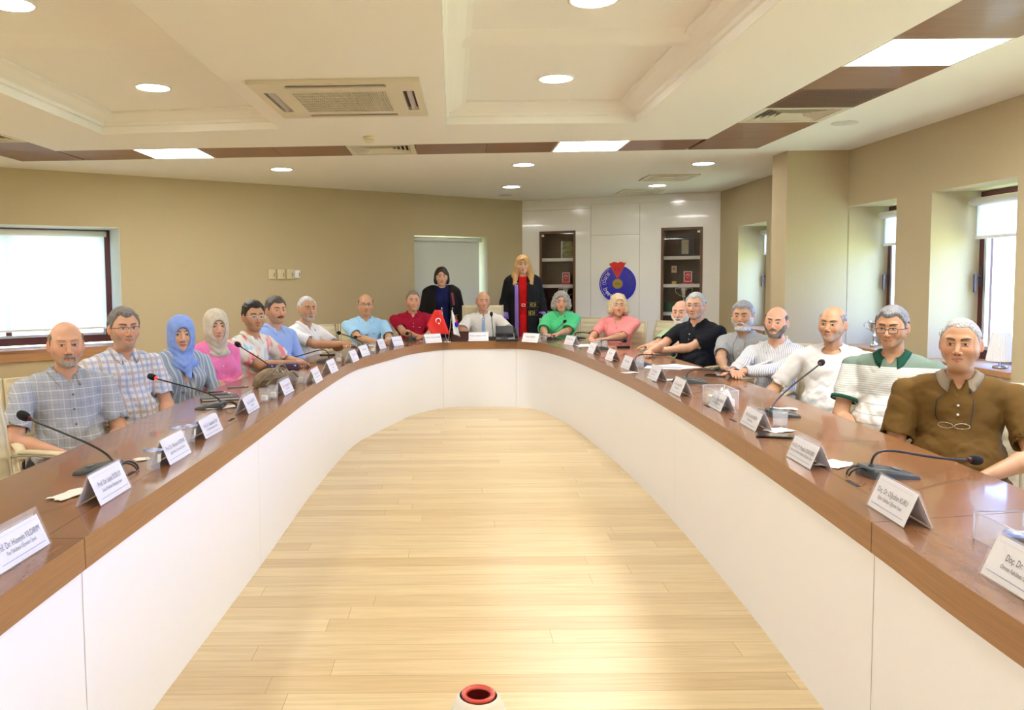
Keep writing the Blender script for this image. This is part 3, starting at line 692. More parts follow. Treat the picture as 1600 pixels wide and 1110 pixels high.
# joints: dark hairlines across top and front
def nearest(pt):
    return min(range(n), key=lambda i: (inn[i]-Vector((pt.x, pt.y, 0))).length)
for px, py in ((116, 844), (400, 660), (548, 566), (693, 534), (805, 534), (919, 559), (1053, 622), (1169, 690), (1371, 822)):
    i = nearest(P(px, py, TZ)); a, b_ = inn[i], outt[i]; d = (b_-a).normalized(); s_ = Vector((-d.y, d.x, 0))*.0012
    mb.add([V3(a-s_-d*.0012, TZ+.0006), V3(a+s_-d*.0012, TZ+.0006), V3(b_+s_, TZ+.0006), V3(b_-s_, TZ+.0006)], [(0, 1, 2, 3)], 2)
    mb.add([V3(a-s_-d*.0012, TZ+.0006), V3(a+s_-d*.0012, TZ+.0006), V3(a+s_-d*.0012, TZ-TH), V3(a-s_-d*.0012, TZ-TH)], [(0, 1, 2, 3)], 2)
off = [a.lerp(b_, .19) for a, b_ in zip(inn, outt)]; off2 = [a.lerp(b_, .1925) for a, b_ in zip(inn, outt)]
mb.loft([[V3(p, TZ+.0005) for p in off], [V3(p, TZ+.0005) for p in off2]], False, False, 2, False)
tl_(mb).build('tabletop', [M_table, M_fascia, mat('joint_line', (.09, .04, .02), .6)], table)
# cable slots
for px, py in ((203, 741), (362, 656), (458, 607), (536, 571), (640, 540), (1105, 635), (1145, 657), (1282, 727), (1333, 756), (1023, 597), (955, 566), (907, 545)):
    p = P(px, py, TZ); i = nearest(p); tdir = (inn[min(i+1, n-1)]-inn[max(i-1, 0)]).normalized()
    mb = MB(); mb.box((p.x, p.y, TZ+.0008), (.075, .016, .0016), math.atan2(tdir.y, tdir.x)); tl_(mb).build('cable_slot', M_dark, table)
# white front panels
mb = MB()
pin = []
for i in range(n):
    tdir = (inn[min(i+1, n-1)]-inn[max(i-1, 0)]).normalized(); nrm = Vector((tdir.y, -tdir.x, 0))
    out_dir = (outt[i]-inn[i]).normalized(); pin.append(inn[i]+out_dir*.012)
mb.loft([[V3(p, 0.0) for p in pin], [V3(p, TZ-TH) for p in pin]], False, False, 0, True)
pin2 = [p+(outt[i]-inn[i]).normalized()*.02 for i, p in enumerate(pin)]
mb.loft([[V3(p, 0.0) for p in pin2], [V3(p, TZ-TH) for p in pin2]], False, False, 0, True)
tl_(mb).build('front_panel', mat('panel_white', (.89, .90, .94), .28), table)
mb = MB()
for px, py in ((120, 900), (400, 700), (693, 580), (805, 580), (1053, 680), (1371, 880)):
    q_ = {120: (116, 844), 400: (400, 660), 693: (693, 534), 805: (805, 534), 1053: (1053, 622), 1371: (1371, 822)}[px]
    i = nearest(P(*q_, TZ)); d = (outt[i]-inn[i]).normalized(); s_ = Vector((-d.y, d.x, 0))*.0012; a = pin[i]-d*.0012
    mb = MB(); mb.add([V3(a-s_, 0), V3(a+s_, 0), V3(a+s_, TZ-TH), V3(a-s_, TZ-TH)], [(0, 1, 2, 3)]); tl_(mb).build('panel_joint', mat('panel_joint'), table)
# supports under the outer part
for i in range(6, n-6, 15):
    d = (outt[i]-inn[i]).normalized(); c_ = inn[i]+d*.22
    mb = MB(); mb.box((c_.x, c_.y, (TZ-TH)/2), (.36, .03, TZ-TH), math.atan2(d.y, d.x)); tl_(mb).build('support_panel', mat('support_wood', (.28, .14, .06), .5), table)
# vase on the floor inside the U
vz = .215; vp = P(747.5, 1082, vz); root = empty('ribbed_vase', (vp.x, vp.y, 0), label='white ribbed vase with a red rim on the floor inside the table', category='vase')
rs = vp.y/1250*49/2; Rb = vp.y/1250*97/2
prof = [(.045, 0)]; nr = 9
for k in range(nr):
    z0 = .004+k*(vz-.012)/nr; z1 = .004+(k+1)*(vz-.012)/nr
    def rad(z): u_ = z/vz; return max(rs+.004, (Rb*math.sin(math.pi*(.17+.66*u_))**.8))
    zm = (z0+z1)/2
    prof += [(rad(z0)-.002, z0), (rad(zm)+.0025, zm), (rad(z1)-.0015, z1-.001)]
mb = MB(); mb.lathe(prof, (0, 0, 0), 48, caps=False); mb.build('vase_body', mat('vase_white', (.82, .78, .68), .45), root)
mb = MB(); mb.lathe([(rs+.005, vz-.010), (rs+.006, vz-.003), (rs+.001, vz), (rs-.008, vz-.002), (rs-.010, vz-.010)], (0, 0, 0), 48, caps=False); mb.build('vase_rim', mat('vase_red', (.62, .06, .04), .2, coat=.5), root)
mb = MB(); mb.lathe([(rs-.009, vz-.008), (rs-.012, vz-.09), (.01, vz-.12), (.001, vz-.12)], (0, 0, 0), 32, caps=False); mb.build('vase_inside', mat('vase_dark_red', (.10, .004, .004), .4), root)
# ================================================================ SCULPTING TOOLS (distance fields -> surface nets)
def smin(a, b_, k):
    h = np.clip(.5+.5*(b_-a)/k, 0, 1); return b_*(1-h)+a*h-k*h*(1-h)
def sstep(x, a, b_):
    t_ = np.clip((x-a)/(b_-a), 0, 1); return t_*t_*(3-2*t_)
def wob(X, Y, Z, f, seed=0.):
    s = seed*1.7
    a = np.sin(X*f+1.3*np.sin(Y*f*.7+s)+s*2.1)*np.cos(Z*f*.9+1.1*np.sin(X*f*.6+s))
    b_ = np.sin(Y*f*1.3+1.2*np.sin(Z*f*.8+s*.7)+s)*np.cos(X*f*.5+Z*f*.6+s)
    return (a+b_)*.5
class Vol:
    def __init__(s, lo, hi, h):
        s.lo = np.array(lo, float); s.h = h; s.n = np.ceil((np.array(hi)-s.lo)/h).astype(int)+1
        s.F = np.full(s.n, 1., np.float32)
    def ax(s, i0=(0, 0, 0), i1=None):
        i1 = s.n if i1 is None else i1
        return [(s.lo[a]+np.arange(i0[a], i1[a])*s.h).astype(np.float32).reshape([-1 if q == a else 1 for q in range(3)]) for a in range(3)]
    def sl(s, mn, mx):
        i0 = np.clip(np.floor((mn-s.lo)/s.h).astype(int), 0, s.n); i1 = np.clip(np.ceil((mx-s.lo)/s.h).astype(int)+1, 0, s.n)
        return i0, i1
    def put(s, mn, mx, fn, k, op):
        i0, i1 = s.sl(mn, mx)
        if (i1 <= i0).any(): return
        X, Y, Z = s.ax(i0, i1); d = fn(X, Y, Z)
        v = s.F[i0[0]:i1[0], i0[1]:i1[1], i0[2]:i1[2]]
        if op == 'add': v[...] = smin(v, d, k)
        else: v[...] = -smin(-v, d, k)
    def cap(s, a, b_, ra, rb=None, k=.01, op='add'):
        rb = ra if rb is None else rb; a = np.array(a, float); b_ = np.array(b_, float); R = max(ra, rb)+k+s.h*2.5
        ab = b_-a; L2 = float(ab @ ab)+1e-9
        def fn(X, Y, Z):
            t_ = np.clip(((X-a[0])*ab[0]+(Y-a[1])*ab[1]+(Z-a[2])*ab[2])/L2, 0, 1)
            return np.sqrt((X-a[0]-ab[0]*t_)**2+(Y-a[1]-ab[1]*t_)**2+(Z-a[2]-ab[2]*t_)**2)-(ra+(rb-ra)*t_)
        s.put(np.minimum(a, b_)-R, np.maximum(a, b_)+R, fn, k, op)
    def sleeve(s, a, b_, ra, rb, k, wall=.010, hollow=False):
        a = np.array(a, float); b_ = np.array(b_, float); R = max(ra, rb)+k+s.h*3; ab = b_-a; L = np.linalg.norm(ab); u_ = ab/L
        def fn(X, Y, Z):
            q = (X-a[0])*u_[0]+(Y-a[1])*u_[1]+(Z-a[2])*u_[2]; t_ = np.maximum(q, 0); r_ = ra+(rb-ra)*np.clip(q/L, 0, 1)
            da = np.sqrt((X-a[0]-u_[0]*t_)**2+(Y-a[1]-u_[1]*t_)**2+(Z-a[2]-u_[2]*t_)**2)
            if hollow: return np.maximum(np.maximum(da-(r_-wall), L-.030-q), q-L-.03)
            return np.maximum(da-r_, q-L)
        s.put(np.minimum(a, b_)-R-.03, np.maximum(a, b_)+R+.03, fn, k, 'sub' if hollow else 'add')
    def ell(s, c, r, k=.01, op='add', rot=None):
        c = np.array(c, float); r = np.array(r, float); Rm = r.max()+k+s.h*2.5
        def fn(X, Y, Z):
            x, y, z = X-c[0], Y-c[1], Z-c[2]
            if rot is not None:
                m = np.array(rot.inverted() if hasattr(rot, 'inverted') else rot); x, y, z = (m[0][0]*x+m[0][1]*y+m[0][2]*z, m[1][0]*x+m[1][1]*y+m[1][2]*z, m[2][0]*x+m[2][1]*y+m[2][2]*z)
            k0 = np.sqrt((x/r[0])**2+(y/r[1])**2+(z/r[2])**2); k1 = np.sqrt((x/r[0]**2)**2+(y/r[1]**2)**2+(z/r[2]**2)**2)+1e-6
            return k0*(k0-1)/k1
        rr = np.full(3, Rm) if rot is not None else r+k+s.h*2.5
        s.put(c-rr, c+rr, fn, k, op)
    def nets(s):
        F = s.F; sg = F < 0
        c = sg[:-1, :-1, :-1].astype(np.int8)
        for dx, dy, dz in ((1, 0, 0), (0, 1, 0), (0, 0, 1), (1, 1, 0), (1, 0, 1), (0, 1, 1), (1, 1, 1)):
            c = c + sg[dx:dx+c.shape[0], dy:dy+c.shape[1], dz:dz+c.shape[2]]
        act = (c > 0) & (c < 8); idx = np.argwhere(act)
        ids = np.full(act.shape, -1, np.int64); ids[act] = np.arange(len(idx))
        acc = np.zeros((len(idx), 3)); cnt = np.zeros(len(idx))
        cr_ = {}
        for dx in (0, 1):
            for dy in (0, 1):
                for dz in (0, 1): cr_[(dx, dy, dz)] = F[idx[:, 0]+dx, idx[:, 1]+dy, idx[:, 2]+dz]
        for a_ in cr_:
            for ax_ in range(3):
                if a_[ax_] == 1: continue
                b_ = list(a_); b_[ax_] = 1; b_ = tuple(b_)
                fa, fb = cr_[a_], cr_[b_]; m = (fa < 0) != (fb < 0)
                t_ = np.where(m, fa/(np.where(m, fa-fb, 1)), 0)
                p = np.zeros((len(idx), 3)); p[:] = a_; p[:, ax_] = t_
                acc[m] += p[m]; cnt[m] += 1
        V = s.lo + (idx + acc/np.maximum(cnt, 1)[:, None])*s.h
        Q = []
        for ax_ in range(3):
            o1, o2 = [(1, 2), (2, 0), (0, 1)][ax_]
            sh = list(sg.shape)
            s0 = [slice(None)]*3; s1 = [slice(None)]*3; s0[ax_] = slice(0, -1); s1[ax_] = slice(1, None)
            for o in (o1, o2): s0[o] = slice(1, -1); s1[o] = slice(1, -1)
            A_ = sg[tuple(s0)]; B_ = sg[tuple(s1)]
            for flip, m in ((False, A_ & ~B_), (True, ~A_ & B_)):
                e = np.argwhere(m)
                if not len(e): continue
                e[:, o1] += 1; e[:, o2] += 1
                def g(d1, d2):
                    q = e.copy(); q[:, o1] += d1; q[:, o2] += d2; return ids[q[:, 0], q[:, 1], q[:, 2]]
                f = np.stack([g(-1, -1), g(0, -1), g(0, 0), g(-1, 0)], 1)
                Q.append(f[:, ::-1] if flip else f)
        return V, (np.concatenate(Q) if Q else np.zeros((0, 4), int))
def nets_obj(name, V, Q, mats, parent=None, cols=None, mi=None, smooth_it=0, **props):
    me = bpy.data.meshes.new(name)
    me.vertices.add(len(V)); me.vertices.foreach_set('co', np.ascontiguousarray(V, np.float32).ravel())
    me.loops.add(len(Q)*4); me.loops.foreach_set('vertex_index', np.ascontiguousarray(Q, np.int32).ravel())
    me.polygons.add(len(Q)); me.polygons.foreach_set('loop_start', np.arange(len(Q), dtype=np.int32)*4); me.polygons.foreach_set('loop_total', np.full(len(Q), 4, np.int32))
    me.polygons.foreach_set('use_smooth', np.ones(len(Q), bool))
    for m in (mats if isinstance(mats, (list, tuple)) else [mats]): me.materials.append(m)
    if mi is not None: me.polygons.foreach_set('material_index', mi.astype(np.int32))
    me.update(calc_edges=True); me.validate()
    if cols is not None:
        at = me.color_attributes.new('Col', 'FLOAT_COLOR', 'POINT')
        at.data.foreach_set('color', np.concatenate([cols, np.ones((len(V), 1))], 1).astype(np.float32).ravel())
    o = bpy.data.objects.new(name, me); COL.objects.link(o)
    if parent: o.parent = parent
    tag(o, **props); return o
M_skin = mat('skin', (.7, .45, .32), .46, sub=.06)
ns, ln, b = nodes(M_skin); b.inputs['Subsurface Radius'].default_value = (.012, .004, .002)
ca = N(ns, 'ShaderNodeVertexColor'); ca.layer_name = 'Col'; ln.new(ca.outputs[0], b.inputs['Base Color'])
add_bump(M_skin, 420, .12, .001, 2)
def hair_mat(name, c1, c2, st=(1, 1, .25)):
    return mottled(name, c1, c2, 190, st, .55, 4, .5)
def cloth(name, col, bump=.25, rough=.9, scale=700): return add_bump(mat(name, col, rough, spec=.22, sheen=0. if sum(col) < .5 else .08), scale, bump, .0015, 2)
def pattern(name, base, rules, rough=.85):
    """woven pattern in object space. rules: (axis expression x,y,z weights, period, width 0..1, colour, strength)"""
    m = cloth(name, base, .2, rough); ns, ln, b = nodes(m)
    t = N(ns, 'ShaderNodeTexCoord'); last = None
    wz = N(ns, 'ShaderNodeTexNoise'); wz.inputs['Scale'].default_value = 5; ln.new(t.outputs['Object'], wz.inputs[0])
    add = N(ns, 'ShaderNodeVectorMath'); add.operation = 'MULTIPLY_ADD'; add.inputs[1].default_value = (.022, .022, .022); ln.new(wz.outputs['Color'], add.inputs[0]); ln.new(t.outputs['Object'], add.inputs[2])
    for wgt, period, width, colr, st in rules:
        dp = N(ns, 'ShaderNodeVectorMath'); dp.operation = 'DOT_PRODUCT'; dp.inputs[1].default_value = tuple(w/period for w in wgt); ln.new(add.outputs[0], dp.inputs[0])
        fr = N(ns, 'ShaderNodeMath'); fr.operation = 'FRACT'; ln.new(dp.outputs['Value'], fr.inputs[0])
        lt = N(ns, 'ShaderNodeMath'); lt.operation = 'LESS_THAN'; lt.inputs[1].default_value = width; ln.new(fr.outputs[0], lt.inputs[0])
        ml = N(ns, 'ShaderNodeMath'); ml.operation = 'MULTIPLY'; ml.inputs[1].default_value = st; ln.new(lt.outputs[0], ml.inputs[0])
        mx = N(ns, 'ShaderNodeMixRGB'); ln.new(ml.outputs[0], mx.inputs[0]); mx.inputs[2].default_value = (*colr, 1)
        if last is None: mx.inputs[1].default_value = (*base, 1)
        else: ln.new(last.outputs[0], mx.inputs[1])
        last = mx
    ln.new(last.outputs[0], b.inputs['Base Color']); return m
# ---------------------------------------------------------------- head
def head_volume(h, p):
    w = p.get('fw', 1.); j = p.get('jaw', 1.); ch = p.get('cheek', 1.)
    v = Vol((-.135, -.165, -.215), (.135, .155, .165), h)
    v.ell((0, -.018, .034), (.0745*w, .095, .083), .02)
    v.ell((0, .020, -.028), (.063*w, .066, .078), .03)
    for s in (-1, 1):
        v.cap((s*.047*w*j, -.005, -.056), (s*.013, .058, -.097), .0225*j, .019, .03)
        v.ell((s*.040*w, .050, -.034), (.026*ch, .026*ch, .027), .022)
        v.ell((s*.060*w, .0, .0), (.014, .05, .05), .03)
    v.ell((0, .070, -.097), (.021, .017, .017), .018)
    v.ell((0, .062, -.070), (.032, .026, .026), .016)
    v.cap((-.034, .068, .022), (.034, .068, .022), .011, .011, .018)
    for s in (-1, 1): v.ell((s*.031, .097, .001), (.020, .026, .0155), .012, 'sub')
    for s in (-1, 1):
        v.ell((s*.031, .0665, .0), (.0145, .0150, .0118), .003)
        v.cap((s*.018, .0805, .0062), (s*.044, .0740, .0058), .0030, .0028, .004)
        v.cap((s*.019, .0780, -.0068), (s*.043, .0730, -.0064), .0024, .0022, .004)
    n = p.get('nose', 1.)
    v.cap((0, .078, .006), (0, .078+.024*n, -.034), .0072, .0105, .009)
    v.ell((0, .078+.026*n, -.038), (.0105, .0095, .009), .006)
    for s in (-1, 1):
        v.ell((s*.0125, .088, -.043), (.0078, .0105, .0075), .005)
        v.ell((s*.007, .096, -.0505), (.0038, .006, .003), .002, 'sub')
    lm = p.get('lip', 1.)
    for s in (-1, 1):
        v.cap((s*.002, .0905, -.0645), (s*.022, .079, -.0700), .0042*lm, .0022, .004)
        v.cap((0, .0895, -.0755), (s*.020, .079, -.0710), .0052*lm, .0022, .004)
        v.cap((0, .0955, -.0700), (s*.021, .0830, -.0708), .0014, .0008, .0015, 'sub')
    v.cap((0, -.022, -.05), (0, -.045, -.24), .052*w, .056*w, .022)
    if p.get('chin2'): v.ell((0, .02, -.118), (.045, .045, .022), .03)
    v.noear = v.F.copy()
    if p.get('hijab'): return v
    # ears
    for s in (-1, 1):
        R_ = Matrix.Rotation(s*.55, 3, 'Z') @ Matrix.Rotation(-.18, 3, 'X')
        v.ell((s*.0820*w, -.012, -.008), (.0062, .0200, .0330), .0035, 'add', R_)
        v.ell((s*.0900*w, -.004, -.006), (.0062, .0110, .0190), .003, 'sub', R_)
        v.ell((s*.077*w, .002, -.034), (.005, .008, .010), .003)
    return v
YS = [-.14, -.11, -.06, -.025, .005, .022, .034, .05, .10]
def hair_region(X, Y, Z, p):
    fr = p.get('front', .072); nape = p.get('nape', -.075); sb = p.get('sideburn', -.028)
    line = np.interp(np.broadcast_to(Y, np.broadcast_shapes(X.shape, Y.shape, Z.shape)).ravel(), YS, [nape, nape, nape+.005, -.035, sb, sb+.02, .028, fr-.010, fr]).reshape(np.broadcast_shapes(X.shape, Y.shape, Z.shape))
    rec = p.get('recede', 0.)
    line = line + (rec+.010)*np.exp(-((np.abs(X)-.046)/.018)**2)*sstep(Y, .0, .04)+.004*wob(X, Y, Z, 90, 7)
    r = Z-line
    if 'bald' in p:
        bz = p['bald']; r = np.minimum(r, bz-Z+np.maximum(0, (-.055-Y))*1.6+np.maximum(0, np.abs(X)-.066)*3.)
    return r
def beard_region(X, Y, Z, style):
    ax = np.abs(X)
    line = np.interp(ax.ravel(), [0, .012, .024, .032, .045, .058, .070, .09], [-.0845, -.084, -.080, -.062, -.054, -.038, -.012, -.01]).reshape(ax.shape)
    full = np.minimum(np.minimum(line-Z, Y+.004), Z+.128)
    st = np.minimum(np.minimum(.0085-np.abs(Z+.0575+.35*np.maximum(ax-.012, 0)), .031-ax), Y-.05)
    if style == 'stache': return st
    gt = np.minimum(np.minimum(np.minimum(line-Z, .030-ax), Y-.02), Z+.118)
    side = np.minimum(np.minimum(.006-np.abs(ax-.029), -.055-Z), np.minimum(Z+.10, Y-.04))
    if style == 'goatee': return np.maximum(np.maximum(st, gt), side)
    return np.maximum(full, st)
def head_colours(V, p):
    X, Y, Z = V.T; sk = np.array(p['skin']); C = np.tile(sk, (len(V), 1))
    def mix(m, c): C[:] = C*(1-m[:, None])+np.array(c)*m[:, None]
    mix(.35*np.exp(-(((np.abs(X)-.042)/.022)**2+((Z+.03)/.022)**2))*(Y > 0), sk*np.array([1.12, .72, .68]))
    mix(.35*np.exp(-((X/.016)**2+((Z+.04)/.016)**2))*(Y > .07), sk*np.array([1.1, .68, .62]))
    mix(.35*(np.abs(X) > .076)*(Y < .03), sk*np.array([1.1, .66, .6]))
    if p.get('stubble'):
        r = beard_region(X, Y, Z, 'full'); mix(p['stubble']*sstep(r, -.004, .008), p.get('stubc', (.18, .16, .15)))
    hs = p.get('hairc')
    if hs is not None and p.get('style', 'short') == 'short':
        r = hair_region(X, Y, Z, p); ear = ((np.abs(X)-.090)/.020)**2+((Y+.004)/.026)**2+((Z+.008)/.040)**2 < 1; mix(.88*sstep(r, -.004, .007)*~ear, np.array(hs)*.8)
    br = p.get('brow', (.03, .02, .015)); ax = np.abs(X)
    zb = .0205+.0055*np.sin(np.clip((ax-.012)/.040, 0, 1)*math.pi*.75)
    th = p.get('browt', .0042)*(1-.5*sstep(ax, .038, .054))
    mix(.88*sstep(th-np.abs(Z-zb), -.0015, .0012)*sstep(ax, .009, .013)*(1-sstep(ax, .050, .056))*(Y > .03), br)
    dx = ax-.031; dz = Z-.0002
    al = .0049*np.sqrt(np.clip(1-(dx/.0142)**2, 0, 1))*p.get('eye', 1.)
    ins = sstep(al-np.abs(dz), -.0006, .0006)*(np.abs(dx) < .0145)*(Y > .05)
    mix(.7*sstep(.0024-np.abs(dz-al*1.05), -.0010, .0008)*(np.abs(dx) < .0155)*(Y > .05)*(dz > -.001), (.035, .02, .015))
    mix(.25*sstep(.003-np.abs(dz+al*1.4+.001), -.001, .001)*(np.abs(dx) < .0145)*(Y > .05), sk*.55)
    mix(ins, (.52, .47, .43))
    gx = p.get('gaze', 0.)
    ir = ins*sstep(.0060-np.sqrt((X-np.sign(X)*.031-gx)**2+(dz-.0004)**2), -.0004, .0006); mix(ir, p.get('iris', (.035, .018, .010)))
    lm = p.get('lip', 1.); lc = p.get('lipc', tuple(sk*np.array([.90, .60, .56])))
    zm = -.0705-.0*ax
    up = sstep((.0068*lm*(1-(ax/.026)**2))-np.abs(Z-(zm+.0035)), -.001, .0012)*(ax < .026)*(Y > .06)
    lo_ = sstep((.0072*lm*(1-(ax/.024)**2))-np.abs(Z-(zm-.004)), -.001, .0012)*(ax < .024)*(Y > .06)
    mix(np.maximum(up, lo_)*.85, lc)
    mix(.65*sstep(.0016-np.abs(Z-zm), -.0012, .0004)*(ax < .024)*(Y > .06), sk*.22)
    mix(.8*(((ax-.007)**2+(Z+.0505)**2) < .0036**2)*(Y > .085), sk*.18)
    return C
def make_glasses(root, HM, c=(.02, .02, .02), w=.026, hh=.017, style='full', dz=-.004, r=.0014):
    g = MB(); L = MB()
    def T_(x, y, z): return HM @ Vector((x, y, z))
    for s in (-1, 1):
        pts = []
        for k in range(25):
            a = 2*math.pi*k/24; e = 3.2
            cx_, sx_ = math.cos(a), math.sin(a)
            x = w*math.copysign(abs(cx_)**(2/e), cx_); z = hh*math.copysign(abs(sx_)**(2/e), sx_)
            pts.append(T_(s*.033+x, .094-.12*abs(s*.033+x)**1.0*.35, z+dz))
        if style == 'full': g.tube(pts, r, 6, caps=False)
        else: g.tube(pts[0:13], r, 6)
        L.add(pts[:-1], [tuple(range(24))])
        g.tube([T_(s*(.033+w), .0915-.12*(.033+w)*.35, dz+hh*.5), T_(s*.068, .078, dz+hh*.5), T_(s*.080, .045, dz+hh*.4), T_(s*.084, .0, dz+.004), T_(s*.085, -.02, dz-.006)], r*1.15, 6)
    g.tube([T_(-.033+w, .0925, dz+.006), T_(0, .097, dz+.009), T_(.033-w, .0925, dz+.006)], r, 6)
    go = g.build('glasses', mat('spectacle_%02d%02d%02d' % tuple(int(q*99) for q in c), c, .3, .3), root)
    L.build('lens', mat('lens_glass', (1, 1, 1), 0., alpha=.10), go)
    return go
# ---------------------------------------------------------------- hand and arm
def hand(v, w, f, up, lat, curl=.5, spread=0., sc=1.):
    """w wrist, f finger direction, up = back of hand, lat = towards the thumb"""
    w, f, up, lat = (np.array(q, float) for q in (w, f, up, lat))
    f /= np.linalg.norm(f); up = up-f*(up @ f); up /= np.linalg.norm(up); l2 = np.cross(f, up); lat = l2 if l2 @ lat > 0 else -l2
    for o in (-.026, -.009, .009, .026): v.cap(w+lat*o*.75*sc+f*.008, w+(f*.088+lat*o)*sc, .0150*sc, .0125*sc, .014)
    lens = ((.032, .70), (.012, .80), (-.009, .75), (-.029, .60))
    for i, (o, L) in enumerate(lens):
        p = w+(f*.088+lat*o*.92)*sc; a = curl*.25; L = L*.1*sc
        for sg, (q, r0, r1) in enumerate(((.45, .0092, .0086), (.30, .0086, .0078), (.25, .0078, .0066))):
            a += curl*(.42 if sg else .30); d = f*math.cos(a)-up*math.sin(a)+lat*(o*4*(.25+spread)); d /= np.linalg.norm(d)
            p2 = p+d*L*q; v.cap(p, p2, r0*sc, r1*sc, .0025); p = p2
    p = w+(f*.022+lat*.030)*sc-up*.004; d1 = f*.70+lat*.70-up*.25; d1 /= np.linalg.norm(d1)
    p2 = p+d1*.038*sc; v.cap(w+lat*.012*sc, p, .015*sc, .0145*sc, .012); v.cap(p, p2, .0125*sc, .0105*sc, .006); d2 = f*.92+lat*.30-up*.25; d2 /= np.linalg.norm(d2); v.cap(p2, p2+d2*.030*sc, .0102*sc, .0082*sc, .003)
def elbow_ik(Sh, Wt, hint, L1, L2):
    Sh, Wt, hint = (np.array(q, float) for q in (Sh, Wt, hint)); d = Wt-Sh; D = np.linalg.norm(d)
    if D > (L1+L2)*.985: Wt = Sh+d/D*(L1+L2)*.985; d = Wt-Sh; D = np.linalg.norm(d)
    u_ = d/D; a = (L1*L1-L2*L2+D*D)/(2*D); hgt = math.sqrt(max(L1*L1-a*a, 1e-6)); hp = hint-u_*(hint @ u_); hp /= np.linalg.norm(hp)
    return Sh+u_*a+hp*hgt, Wt
# ================================================================ PEOPLE
SK = {'fair': (.72, .44, .30), 'pink': (.66, .365, .235), 'tan': (.54, .295, .165), 'olive': (.50, .27, .15), 'pale': (.80, .54, .42), 'brown': (.40, .20, .11)}
def ribbon(bvh, pts, w, off=.0025, wfun=None):
    """strip laid on a surface: pts = list of (x,z); returns an MB"""
    mb = MB(); rows = []
    for i, (x, z) in enumerate(pts):
        ww = w if wfun is None else wfun(i/(len(pts)-1)); row = []
        for k in (-1, -.5, 0, .5, 1):
            hx = x+k*ww/2; hit = bvh.ray_cast(Vector((hx, 1.2, z)), Vector((0, -1, 0)))
            y = hit[0].y if hit[0] is not None else (row[-1].y if row else .1)
            row.append(Vector((hx, y+off, z)))
        rows.append(row)
    mb.loft(rows, False, False, 0, True)
    vb = [[p-Vector((0, .004, 0)) for p in r] for r in rows]; mb.loft(vb, False, False, 0, True)
    return mb
